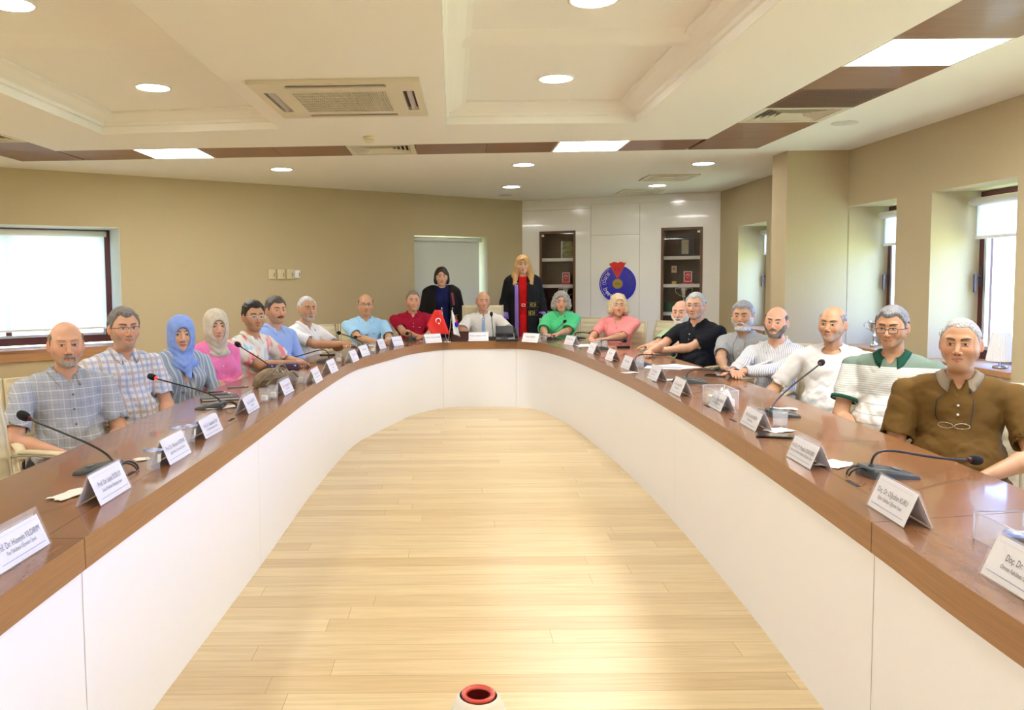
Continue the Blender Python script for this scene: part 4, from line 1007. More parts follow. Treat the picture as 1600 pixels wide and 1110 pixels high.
def make_person(d):
    """d: px,top,Y: head centre column, head top row, distance; phi body facing, hphi head facing; other keys = looks"""
    Y = d['Y']; hp = PY(d['px'], d['top'], Y); T = hp.z; g = d.get('g', 'm'); s = d.get('s', 1. if g == 'm' else .92)
    phi = math.radians(d['phi']); rz = phi+math.pi; stand = d.get('stand', False)
    Rz = Matrix.Rotation(rz, 3, 'Z'); hy = d.get('hy', .05)
    base = Vector((hp.x, hp.y, 0)) - Rz @ Vector((0, hy, 0))
    inv = Rz.inverted()
    near = Y < 6.2; hv = .0023 if Y < 5.5 else (.0028 if Y < 7 else .0034)
    body_h = .0046 if Y < 6.2 else .0055
    # head matrix (local)
    hd = d.get('hdrop', 0.)
    HL = Vector((0, hy, T-.118*d.get('hs', 1.)))
    hyaw = math.radians(d['hphi']-d['phi'])
    HM = Matrix.Translation(HL) @ Matrix.Rotation(hyaw, 4, 'Z') @ Matrix.Rotation(math.radians(d.get('tilt', 0)), 4, 'Y') @ Matrix.Rotation(math.radians(-d.get('nod', 0)), 4, 'X') @ Matrix.Scale(d.get('hs', 1.), 4)
    hvol = head_volume(hv, d)
    Vh, Qh = hvol.nets(); keep = None
    C = head_colours(Vh, d)
    M4 = np.array(HM); Vw = Vh @ M4[:3, :3].T + M4[:3, 3]
    # body field
    b_ = d.get('belly', .0); bw = d.get('bw', 1.)*s; lean = d.get('lean', 0.)
    shz = T-.335*s-.01; shx = .186*bw
    shy = hy-.055
    zz = lambda q: T-q*s
    def torso(v, off, k=.06):
        v.cap((-.115*bw, shy, shz+.005), (.115*bw, shy, shz+.005), .056*s+off, .056*s+off, k)
        for q in (-1, 1): v.cap((0, shy-.010, zz(.305)), (q*.12*bw, shy, shz+.006*s), .046*s+off, .042*s+off, k*.8)
        v.ell((0, shy+.012, zz(.45)), (.150*bw+off, .108*s+off+b_*.3, .165*s+off), k)
        if g == 'f':
            for q in (-1, 1): v.ell((q*.068, shy+.085, zz(.475)), (.066+off, .058+off, .066+off), .04)
        v.ell((0, shy+.028+b_*.55, zz(.66)), (.132*bw+b_*.70+off, .108*s+b_+off, .175*s+off), k)
        v.ell((0, shy-.005, zz(.80)), (.168*bw+b_*.4+off, .125*s+b_*.3+off, .12*s+off), k)
    # arms
    arms = {}
    for side, q in (('R', 1), ('L', -1)):
        Sh = np.array([q*shx, shy, shz-.006]); a = d.get('arm'+side, 'lap')
        hint = d.get('hint'+side, (q*.75, -.30, -1.))
        L1, L2 = .285*s, .255*s; f = None; up = (0, 0, 1)
        if a == 'lap': Wt = (q*.10, shy+.30, max(.60, zz(.70)) if not stand else zz(.6))
        elif a == 'rest': Wt = (q*d.get('restx', .235), shy+.27, .69)
        elif a == 'down': Wt = (q*.25, shy+.07, zz(.87)); hint = (q*.3, -1, -.1); f = (0, .25, -1); up = (q*1., 0, .1)
        elif a == 'fold': Wt = (-q*.06, shy+.23, zz(.60)); f = (-q, .1, .1); up = (0, 1, .4)
        elif a[0] == 't':
            wv = Vector(((a[1]-708)/1250*a[2], a[2], a[3] if len(a) > 3 else .788)); l_ = inv @ (Vector((wv.x, wv.y, 0))-base); Wt = [l_.x, l_.y, wv.z]
            dz_ = Wt[2]-Sh[2]; mxh = math.sqrt(max(.01, ((L1+L2)*.98)**2-dz_**2)); hx_, hy_ = Wt[0]-Sh[0], Wt[1]-Sh[1]; D_ = math.hypot(hx_, hy_)
            if D_ > mxh: print('REACH', d['id'], side, round(D_-mxh, 2)); Wt[0] = Sh[0]+hx_/D_*mxh; Wt[1] = Sh[1]+hy_/D_*mxh
        else:
            wv = a if isinstance(a, Vector) else P(a[0], a[1], .772 if len(a) < 3 or a[2] >= .78 else a[2])
            l_ = inv @ (Vector((wv.x, wv.y, 0))-base); Wt = (l_.x, l_.y, wv.z)
        E, Wt = elbow_ik(Sh, Wt, hint, L1, L2)
        if Wt[2] > .70 and not stand and E[2] < .80 and (a not in ('lap', 'rest', 'fold')): E[2] = max(E[2], .775)
        if f is None:
            f = Wt-E; f[2] = 0 if a != 'lap' else f[2]; f = f/np.linalg.norm(f)
            fi = d.get('turn'+side, -q*.35); ca_, sa_ = math.cos(fi), math.sin(fi); f = np.array([f[0]*ca_-f[1]*sa_*-1 if False else f[0]*ca_+f[1]*sa_*1., -f[0]*sa_+f[1]*ca_, f[2]])
        arms[side] = (Sh, E, Wt, np.array(f), np.array(up, float), q)
    xs = [p[i] for A in arms.values() for p in A[:3] for i in (0,)]+[-.25, .25]; ys = [A[j][1] for A in arms.values() for j in (0, 1, 2)]+[-.2, .25]
    lo_ = (min(xs)-.17, min(ys)-.2, min(zz(.92), min(A[2][2] for A in arms.values())-.17)); hi_ = (max(xs)+.17, max(ys)+.23, zz(.16))
    v = Vol(lo_, hi_, body_h); torso(v, -.004)
    nb = HM @ Vector((0, -.035, -.10))
    v.cap((0, shy-.005, zz(.30)), tuple(nb), .056*s, .0505*d.get('fw', 1.)*(s*.5+.5), .02)
    for Sh, E, Wt, f, up, q in arms.values():
        v.cap(Sh, E, .050*s, .040*s, .02); fm = E+(Wt-E)*.3
        v.cap(E, fm, .040*s, .042*s, .015); v.cap(fm, Wt, .042*s, .0255*s, .015)
        hand(v, Wt, f, up, (-q*1., 0, 0) if abs(f[0]) < .8 else (0, 0, 1), d.get('curl', .5), 0., s*.96)
    Vb, Qb = v.nets(); sk = np.array(d['skin'])
    Cb = np.tile(sk, (len(Vb), 1)); n_ = wob(Vb[:, 0], Vb[:, 1], Vb[:, 2], 40)[:, None]; Cb = Cb*(1+.05*n_*np.array([.6, 1, 1]))
    handm = np.zeros(len(Vb))
    for Sh, E, Wt, f, up, q in arms.values(): handm = np.maximum(handm, np.exp(-(np.linalg.norm(Vb-(Wt+f*.12), axis=1)/.05)**2))
    Cb = Cb*(1-handm[:, None]*.18*np.array([0, 1, 1]))
    body = nets_obj('person', np.concatenate([Vw, Vb]), np.concatenate([Qh, Qb+len(Vw)]), M_skin, cols=np.concatenate([C, Cb]), label=d['label'], category='person', group=None)
    body.location = base; body.rotation_euler = (0, 0, rz)
    # ---------------- hair
    X, Yg, Z = hvol.ax(); st = d.get('style', 'short')
    def hair_obj(F, name, m, par=body):
        v2 = Vol((0, 0, 0), (.01, .01, .01), hv); v2.lo = hvol.lo; v2.n = hvol.n; v2.F = F.astype(np.float32)
        a, q_ = v2.nets()
        if len(a) == 0: return None
        return nets_obj(name, a @ M4[:3, :3].T + M4[:3, 3], q_, m, par)
    if 'hairc' in d and d['hairc'] is not None:
        hc = d['hairc']; hm = hair_mat('hair_'+d['id'], tuple(np.array(hc)*.55), tuple(np.minimum(np.array(hc)*1.6, 1)))
        rr = wob(X*1.6, Yg*.5, Z, 230, 1)*.0017 + wob(X, Yg*.7, Z, 105, 2)*.0024
        if st == 'short':
            r = hair_region(X, Yg, Z, d); th = d.get('thick', .007); top = d.get('topth', th)
            tt = th+(top-th)*sstep(Z+0*X+0*Yg, .05, .10)
            thick = -.004+(tt*sstep(r, -.004, .030)*.75+tt*.25+.004+rr)*sstep(r, -.003, .006)
            F = hvol.noear-thick
            # keep ears free
            F0 = hvol.noear; ear = np.sqrt(((np.abs(X)-.088)/.026)**2+((Yg+.006)/.026)**2+((Z+.010)/.043)**2)-1
            F = np.maximum(F, -ear*.02)
            hair_obj(F, 'hair', hm)
        elif st in ('bob', 'curly', 'wavy', 'long'):
            v2 = Vol(hvol.lo, hvol.lo+np.array(hvol.n-1)*hv, hv)
            lo2 = (-.20, -.2, -.47 if st == 'long' else -.24); v2 = Vol(lo2, (.20, .19, .18), hv*1.25)
            g2 = .0 if st == 'bob' else .008
            v2.ell((0, -.020, .036), (.088+g2, .108+g2, .098+g2*.5), .02)
            ln2 = {'bob': -.055, 'curly': -.055, 'wavy': -.065, 'long': -.10}[st]
            for q in (-1, 1):
                v2.ell((q*(.072+g2), -.012, ln2*.45), (.030+g2, .052+g2, .075), .03)
                v2.ell((q*(.074+g2*1.5), -.005, ln2), (.026+g2, .042+g2, .035), .025)
            v2.ell((0, -.075, -.03), (.080, .050, .075 if st == 'bob' else .09), .03)
            if st == 'long':
                for q in (-1, 1):
                    v2.cap((q*.080, -.012, -.03), (q*.105, .005, -.15), .036, .042, .02); v2.cap((q*.105, .005, -.15), (q*.098, .055, -.26), .042, .036, .02); v2.cap((q*.098, .055, -.26), (q*.090, .075, -.36), .036, .016, .02)
                v2.cap((0, -.07, -.05), (0, -.09, -.28), .07, .05, .03)
            X2, Y2, Z2 = v2.ax(); am = {'bob': .003, 'curly': .009, 'wavy': .006, 'long': .005}[st]; fq = {'bob': 60, 'curly': 120, 'wavy': 75, 'long': 62}[st]
            v2.F += am*wob(X2, Y2, Z2*(.6 if st != 'curly' else 1), fq, 3)+am*.4*wob(X2, Y2, Z2*.5, fq*2.3, 5)
            part = d.get('part', .0)
            v2.ell((0, .088, -.030), (.053, .060, .072), .008, 'sub')
            v2.ell((part, .088, .028), (.040, .042, .040), .012, 'sub')
            v2.ell((0, .085, -.11), (.050, .060, .06), .01, 'sub')
            a, q_ = v2.nets(); nets_obj('hair', a @ M4[:3, :3].T + M4[:3, 3], q_, hm, body)
    if d.get('beard'):
        bc = d['beardc']; bm_ = hair_mat('beard_'+d['id'], tuple(np.array(bc)*.6), tuple(np.minimum(np.array(bc)*1.5, 1)))
        X3, Y3, Z3 = np.broadcast_arrays(X, Yg, Z)
        r = beard_region(X3, Y3, Z3, d['beard']); bt = d.get('bthick', .006)
        low = sstep(-Z3, .085, .12)*d.get('blong', .004)
        thick = -.004+(bt+.004+low+wob(X3, Y3, Z3, 300, 4)*.0014)*sstep(r, -.0015, .005)
        hair_obj(hvol.F-thick, 'beard', bm_)
    if d.get('hijab'):
        hc = d['hijab']; m = mottled('scarf_'+d['id'], tuple(np.array(hc)*.85), tuple(np.minimum(np.array(hc)*1.1, 1)), 30, (1, 1, 1), .75, 3, .1)
        v2 = Vol((-.17, -.19, -.33), (.17, .20, .17), hv*1.2)
        v2.ell((0, -.014, .034), (.091, .114, .099), .03); v2.ell((0, .002, -.045), (.088, .098, .09), .04)
        dr = d.get('drape', 1.); v2.cap((0, .006, -.07), (0, -.01, -.17), .080, .074, .03); v2.ell((0, -.01, -.205), (.095+.02*dr, .085, .04), .04)
        if dr > .5: v2.ell((-.01, .055, -.195), (.070, .050, .055), .03); v2.cap((-.015, .085, -.22), (-.035, .118, -.29), .034, .012, .03)
        X2, Y2, Z2 = v2.ax()
        fold = np.sin(Z2*150-np.abs(X2)*95+Y2*40)*.0022*sstep(-Z2+0*X2, .05, .13)+.0012*np.sin(Y2*90+Z2*60+X2*30)
        v2.F += fold.astype(np.float32)
        v2.ell((0, .110, -.026), (.0500, .085, .0760), .008, 'sub')
        a, q_ = v2.nets(); nets_obj('headscarf', a @ M4[:3, :3].T + M4[:3, 3], q_, m, body)
        Xb, Yb, Zb = np.broadcast_arrays(X, Yg, Z)
        hole = 1-np.sqrt((Xb/.049)**2+((Zb+.028)/.072)**2)
        hair_obj(np.maximum(hvol.F-.0055, np.maximum(np.maximum(hole*.05, .035-Zb), np.maximum(np.abs(Xb)-.048, .03-Yb))), 'underscarf', mat('underscarf_dark', (.012, .012, .02), .8))
    if d.get('glasses'): make_glasses(body, HM, **d['glasses'])
    # ---------------- clothing
    top = d['top_kind']; m = d['cloth']; off = d.get('coff', .011)
    slv = {'short': .78, 'polo': .70, 'long': 1.0, 'elbow': .98}.get(d.get('sleeve', 'short'), .78)
    long = d.get('sleeve') == 'long'
    v = Vol((lo_[0], lo_[1], zz(.93)), (hi_[0], hi_[1], zz(.20)), body_h*1.15)
    v.F[:] = .5
    torso(v, off)
    X2, Y2, Z2 = v.ax()
    # lower trim
    hol = []
    for side, (Sh, E, Wt, f, up, q) in arms.items():
        fl = d.get('flare', .010)
        if long:
            e2 = Wt-(Wt-E)*.06/np.linalg.norm(Wt-E)*0
            end = E+(Wt-E)*d.get('slen', .96)
            v.cap(Sh, E, .062*s, .054*s, .02); v.sleeve(E, end, .052*s, .041*s, .02); hol.append((E, end, .052*s, .041*s))
        else:
            end = Sh+(E-Sh)*slv; v.sleeve(Sh, end, .064*s, (.056+fl)*s, .022); hol.append((Sh, end, .064*s, (.056+fl)*s))
    amp = d.get('wr', .0068)
    rdg = 1-2*np.abs(wob(X2*.8+Z2*.5, Y2, Z2*1.5-np.abs(X2)*1.2, 21, d['seed']+4))
    wrk = amp*.9*np.maximum(rdg, -.2)*1.0+amp*(wob(X2*1.1, Y2, Z2*1.6+np.abs(X2)*.9, 26, d['seed'])+.6*wob(X2+Z2*.6, Y2, Z2*1.3-X2*.5, 52, d['seed']+2)+.25*wob(X2, Y2, Z2*1.5, 110, d['seed']+1))
    low_ = .45+.75*sstep(-(Z2)+0*X2, -zz(.42), -zz(.62))
    v.F += (wrk*low_).astype(np.float32)
    for h_ in hol: v.sleeve(*h_, .002, hollow=True)
    # neck opening and V
    nb_ = (0, shy+.008, zz(.275))
    v.ell(nb_, (.060*s+.004, .062*s+.004, .050), .006, 'sub')
    if top in ('shirt', 'polo'):
        v.cap((0, shy+.085, zz(.285)), (0, shy+.130, zz(.33+d.get('vdeep', .0))), .024, .007, .004, 'sub')
    if top == 'tshirt': v.ell((0, shy+.07, zz(.290)), (.060, .05, .028), .006, 'sub')
    if top == 'vneck': v.cap((0, shy+.075, zz(.29)), (0, shy+.13, zz(.37)), .042, .010, .006, 'sub')
    if top == 'jacket': v.cap((0, shy+.10, zz(.30)), (0, shy+.20, zz(.66)), .040, .020, .01, 'sub')
    if top == 'gown':
        v.F[...] = np.where(Z2+0*X2+0*Y2 < -5, 1, v.F)
    Vs, Qs = v.nets()
    shirt = nets_obj(d.get('cname', 'shirt'), Vs, Qs, m, body)
    bvh = BVHTree.FromPolygons([tuple(p) for p in Vs.tolist()], [tuple(q_) for q_ in Qs.tolist()])
    # collar
    if top in ('shirt', 'polo', 'tunic') and not d.get('nocollar'):
        cm = d.get('collar', m); rows = []; nseg = 34; cz = zz(.262)
        op = d.get('copen', .42)
        for k in range(nseg+1):
            a = math.pi/2+op+(2*math.pi-2*op)*k/nseg; fr_ = max(0, math.sin(a)); front = sstep(np.array(math.sin(a)), .25, .95)
            tip = float(sstep(np.array(1-min(k, nseg-k)/(nseg*.24)), 0., 1.))
            ca_, sa_ = math.cos(a), math.sin(a); cx_, cy_ = 0, shy+.006
            dz_ = -.030*float(front)-.010*fr_
            def pt(r_, z_, fo=0.): return Vector((cx_+ca_*r_*s, cy_+sa_*r_*s*1.02+fo, cz+z_+dz_))
            rows.append([pt(.0665, -.016), pt(.0645, .008), pt(.0655, .021), pt(.071, .023), pt(.082, .006), pt(.094+.010*tip, -.014-.020*tip, .010*tip), pt(.093+.010*tip, -.019-.022*tip, .010*tip), pt(.079, -.006)])
        for row in rows:
            for j_ in (4, 5, 6):
                p_ = row[j_]; h_ = bvh.ray_cast(Vector((p_.x, p_.y, p_.z+.25)), Vector((0, 0, -1)))
                if h_[0] is not None and p_.z < h_[0].z+.004 and h_[0].z-p_.z < .05: p_.z = h_[0].z+(.006 if j_ == 4 else .004)
                if p_.y > shy+.05:
                    h_ = bvh.ray_cast(Vector((p_.x, p_.y+.3, p_.z)), Vector((0, -1, 0)))
                    if h_[0] is not None and h_[0].y > p_.y-.003: p_.y = h_[0].y+.005
            row[7] = (row[5]+row[6])*.25+row[3]*.5-Vector((0, 0, .004)) if False else row[6]-Vector((0, 0, .001))
        mb = MB(); mb.loft(rows, False, False, 0, True)
        c_o = mb.build('collar', cm, body)
        sd = c_o.modifiers.new('thick', 'SOLIDIFY'); sd.thickness = .003; sd.offset = 0
    if top in ('shirt', 'polo'):
        z0, z1 = zz(.345+d.get('vdeep', 0)), (zz(.80) if top != 'polo' else zz(.44)); nn = 22
        mb = ribbon(bvh, [(0, z0+(z1-z0)*k/nn) for k in range(nn+1)], .030, .0018); mb.build('placket', d.get('placket', m), body)
        nb2 = 6 if top != 'polo' else 2; bm2 = d.get('button', mat('button_pearl', (.75, .73, .68), .3))
        for k in range(nb2):
            z = z0-.02+(z1-z0)*(k+.15)/nb2; hit = bvh.ray_cast(Vector((0, 1.2, z)), Vector((0, -1, 0)))
            if hit[0] is not None:
                mb = MB(); mb.lathe([(.0055, 0), (.0055, .002), (.003, .0028), (.001, .0024)], (0, hit[0].y+.004, z), 10, R=Matrix.Rotation(-math.pi/2, 3, 'X')); mb.build('button', bm2, body)
    if d.get('pocket'):
        mb = ribbon(bvh, [(-.075, zz(.43)-.11*k/8) for k in range(9)], .095, .0020); mb.build('pocket', m, body)
    if d.get('logo'):
        hit = bvh.ray_cast(Vector((-.075, 1.2, zz(.44))), Vector((0, -1, 0)))
        if hit[0] is not None:
            mb = MB(); mb.tube(catmull([(-.088, hit[0].y+.002, zz(.442)), (-.08, hit[0].y+.003, zz(.437)), (-.07, hit[0].y+.003, zz(.441)), (-.062, hit[0].y+.002, zz(.438))], 3), .0028, 6); mb.build('chest_logo', mat('logo_'+d['id'], d['logo'], .6), body)
    if d.get('tie'):
        mb = ribbon(bvh, [(0, zz(.302)-.45*k/26) for k in range(27)], .05, .006, lambda t_: .034 if t_ < .05 else .026+.05*t_); mb.build('necktie', d['tie'], body)
    if d.get('cuffband'):
        for side, (Sh, E, Wt, f, up, q) in arms.items():
            end = Sh+(E-Sh)*slv; dd = Vector((E-Sh)/np.linalg.norm(E-Sh)); e_ = Vector(end)
            mb = MB(); mb.tube([e_-dd*.020, e_+dd*.001], (.056+d.get('flare', .010))*s+.007, 20, caps=False); o_ = mb.build('cuff', MATS[d['cuffband']], body)
            sd = o_.modifiers.new('t', 'SOLIDIFY'); sd.thickness = .004
    if d.get('watch'):
        Sh, E, Wt, f, up, q = arms[d['watch']]; dd = Vector((Wt-E)/np.linalg.norm(Wt-E)); e_ = Vector(Wt)-dd*.02
        mb = MB(); mb.tube([e_-dd*.009, e_+dd*.009], .031*s, 18, caps=False); o_ = mb.build('watch_strap', mat('watch_steel', (.6, .6, .6), .25, .9), body)
        o_.modifiers.new('t', 'SOLIDIFY').thickness = .004
        mb = MB(); mb.lathe([(.018, 0), (.018, .007), (.015, .009)], e_+Vector((0, 0, .029)), 18); mb.build('watch_face', mat('watch_dial', (.75, .75, .72), .2), body)
    # ---------------- legs
    lm = d.get('trousers', mat('trousers_dark', (.03, .032, .045), .8))
    if not stand:
        hipz = max(.50, zz(.80)); v = Vol((-.28, shy-.22, .02), (.28, shy+.66, hipz+.12), .013)
        v.ell((0, shy, hipz), (.175*bw+b_*.3, .14, .10), .05)
        for q in (-1, 1):
            v.cap((q*.09, shy+.02, hipz-.01), (q*.12, shy+.46, .515), .085, .062, .04); v.cap((q*.12, shy+.46, .515), (q*.12, shy+.42, .11), .062, .048, .02)
        Vl, Ql = v.nets(); nets_obj('trousers', Vl, Ql, lm, body)
        shz_, shy_ = 0, shy+.42
    else: shy_ = shy+.02
    for q in (-1, 1):
        v = Vol((q*.12-.08, shy_-.12, 0), (q*.12+.08, shy_+.26, .16), .010)
        xq = q*.12 if not stand else q*.09
        v.lo[0] = xq-.08
        v.ell((xq, shy_, .045), (.042, .055, .05), .02); v.ell((xq, shy_+.12, .035), (.045, .09, .034), .03); v.cap((xq, shy_-.01, .06), (xq, shy_-.01, .12), .04, .042, .02)
        Vl, Ql = v.nets(); nets_obj('shoe', Vl, Ql, mat('shoe_black', (.015, .013, .012), .35), body)
    return body, dict(bvh=bvh, shy=shy, shz=shz, zz=zz, arms=arms, HM=HM, T=T, s=s, base=base, rz=rz, M4=M4)
# ---------------------------------------------------------------- the people around the table
white = (.80, .80, .80)
C_ = cloth
M_p1 = pattern('shirt_grey_check', (.36, .385, .43), [((1, 0, 0), .026, .07, (.12, .15, .26), .55), ((0, 0, 1), .024, .07, (.14, .17, .28), .4), ((1, 0, 0), .052, .08, (.72, .72, .76), .45), ((0, 0, 1), .048, .08, (.75, .75, .78), .6)])
M_p2 = pattern('shirt_blue_plaid', (.72, .71, .70), [((1, 0, 0), .040, .48, (.22, .33, .62), .50), ((0, 0, 1), .038, .48, (.22, .33, .62), .50), ((1, 0, 0), .080, .22, (.60, .42, .30), .45), ((0, 0, 1), .076, .22, (.60, .42, .30), .4), ((1, 0, 0), .020, .10, (.8, .8, .82), .7)])
M_p3 = pattern('blazer_blue_stripe', (.30, .375, .47), [((1, .25, 0), .032, .34, (.64, .68, .74), .8), ((1, .25, 0), .016, .12, (.16, .22, .36), .6)])
M_p5 = mottled('shirt_tie_dye', (.85, .26, .30), (.25, .60, .80), 5.5, (1.6, 1, .55), .85, 2)
ns, ln, b = nodes(M_p5); r = [x for x in ns if x.type == 'VALTORGB'][0].color_ramp
r.elements[0].position = .40; r.elements[1].position = .60; e = r.elements.new(.45); e.color = (.80, .78, .66, 1); e = r.elements.new(.54); e.color = (.80, .79, .76, 1)
M_p18 = pattern('shirt_pin_stripe', (.74, .74, .77), [((1, .2, 0), .0125, .30, (.25, .26, .32), .75)])
M_p20 = pattern('polo_green_white', (.74, .74, .71), [((0, 0, 1), .012, .35, (.35, .42, .37), .55)])
ns, ln, b = nodes(M_p20)
t = N(ns, 'ShaderNodeTexCoord'); sxyz = N(ns, 'ShaderNodeSeparateXYZ'); ln.new(t.outputs['Object'], sxyz.inputs[0])
old = b.inputs['Base Color'].links[0].from_socket
def gate(sock, zlo, zhi, colr, old):
    a = N(ns, 'ShaderNodeMath'); a.operation = 'GREATER_THAN'; a.inputs[1].default_value = zlo; ln.new(sock, a.inputs[0])
    c = N(ns, 'ShaderNodeMath'); c.operation = 'LESS_THAN'; c.inputs[1].default_value = zhi; ln.new(sock, c.inputs[0])
    m_ = N(ns, 'ShaderNodeMath'); m_.operation = 'MULTIPLY'; ln.new(a.outputs[0], m_.inputs[0]); ln.new(c.outputs[0], m_.inputs[1])
    x = N(ns, 'ShaderNodeMixRGB'); ln.new(m_.outputs[0], x.inputs[0]); ln.new(old, x.inputs[1]); x.inputs[2].default_value = (*colr, 1); return x.outputs[0]
o2 = gate(sxyz.outputs['Z'], -1, .805, (.80, .80, .78), old)
o2 = gate(sxyz.outputs['Z'], .960, 2, (.17, .235, .19), o2)
for z_ in (.65, .70, .755): o2 = gate(sxyz.outputs['Z'], z_, z_+.003, (.40, .45, .42), o2)
ln.new(o2, b.inputs['Base Color'])
def hh(L): return (L, L, L*1.02)
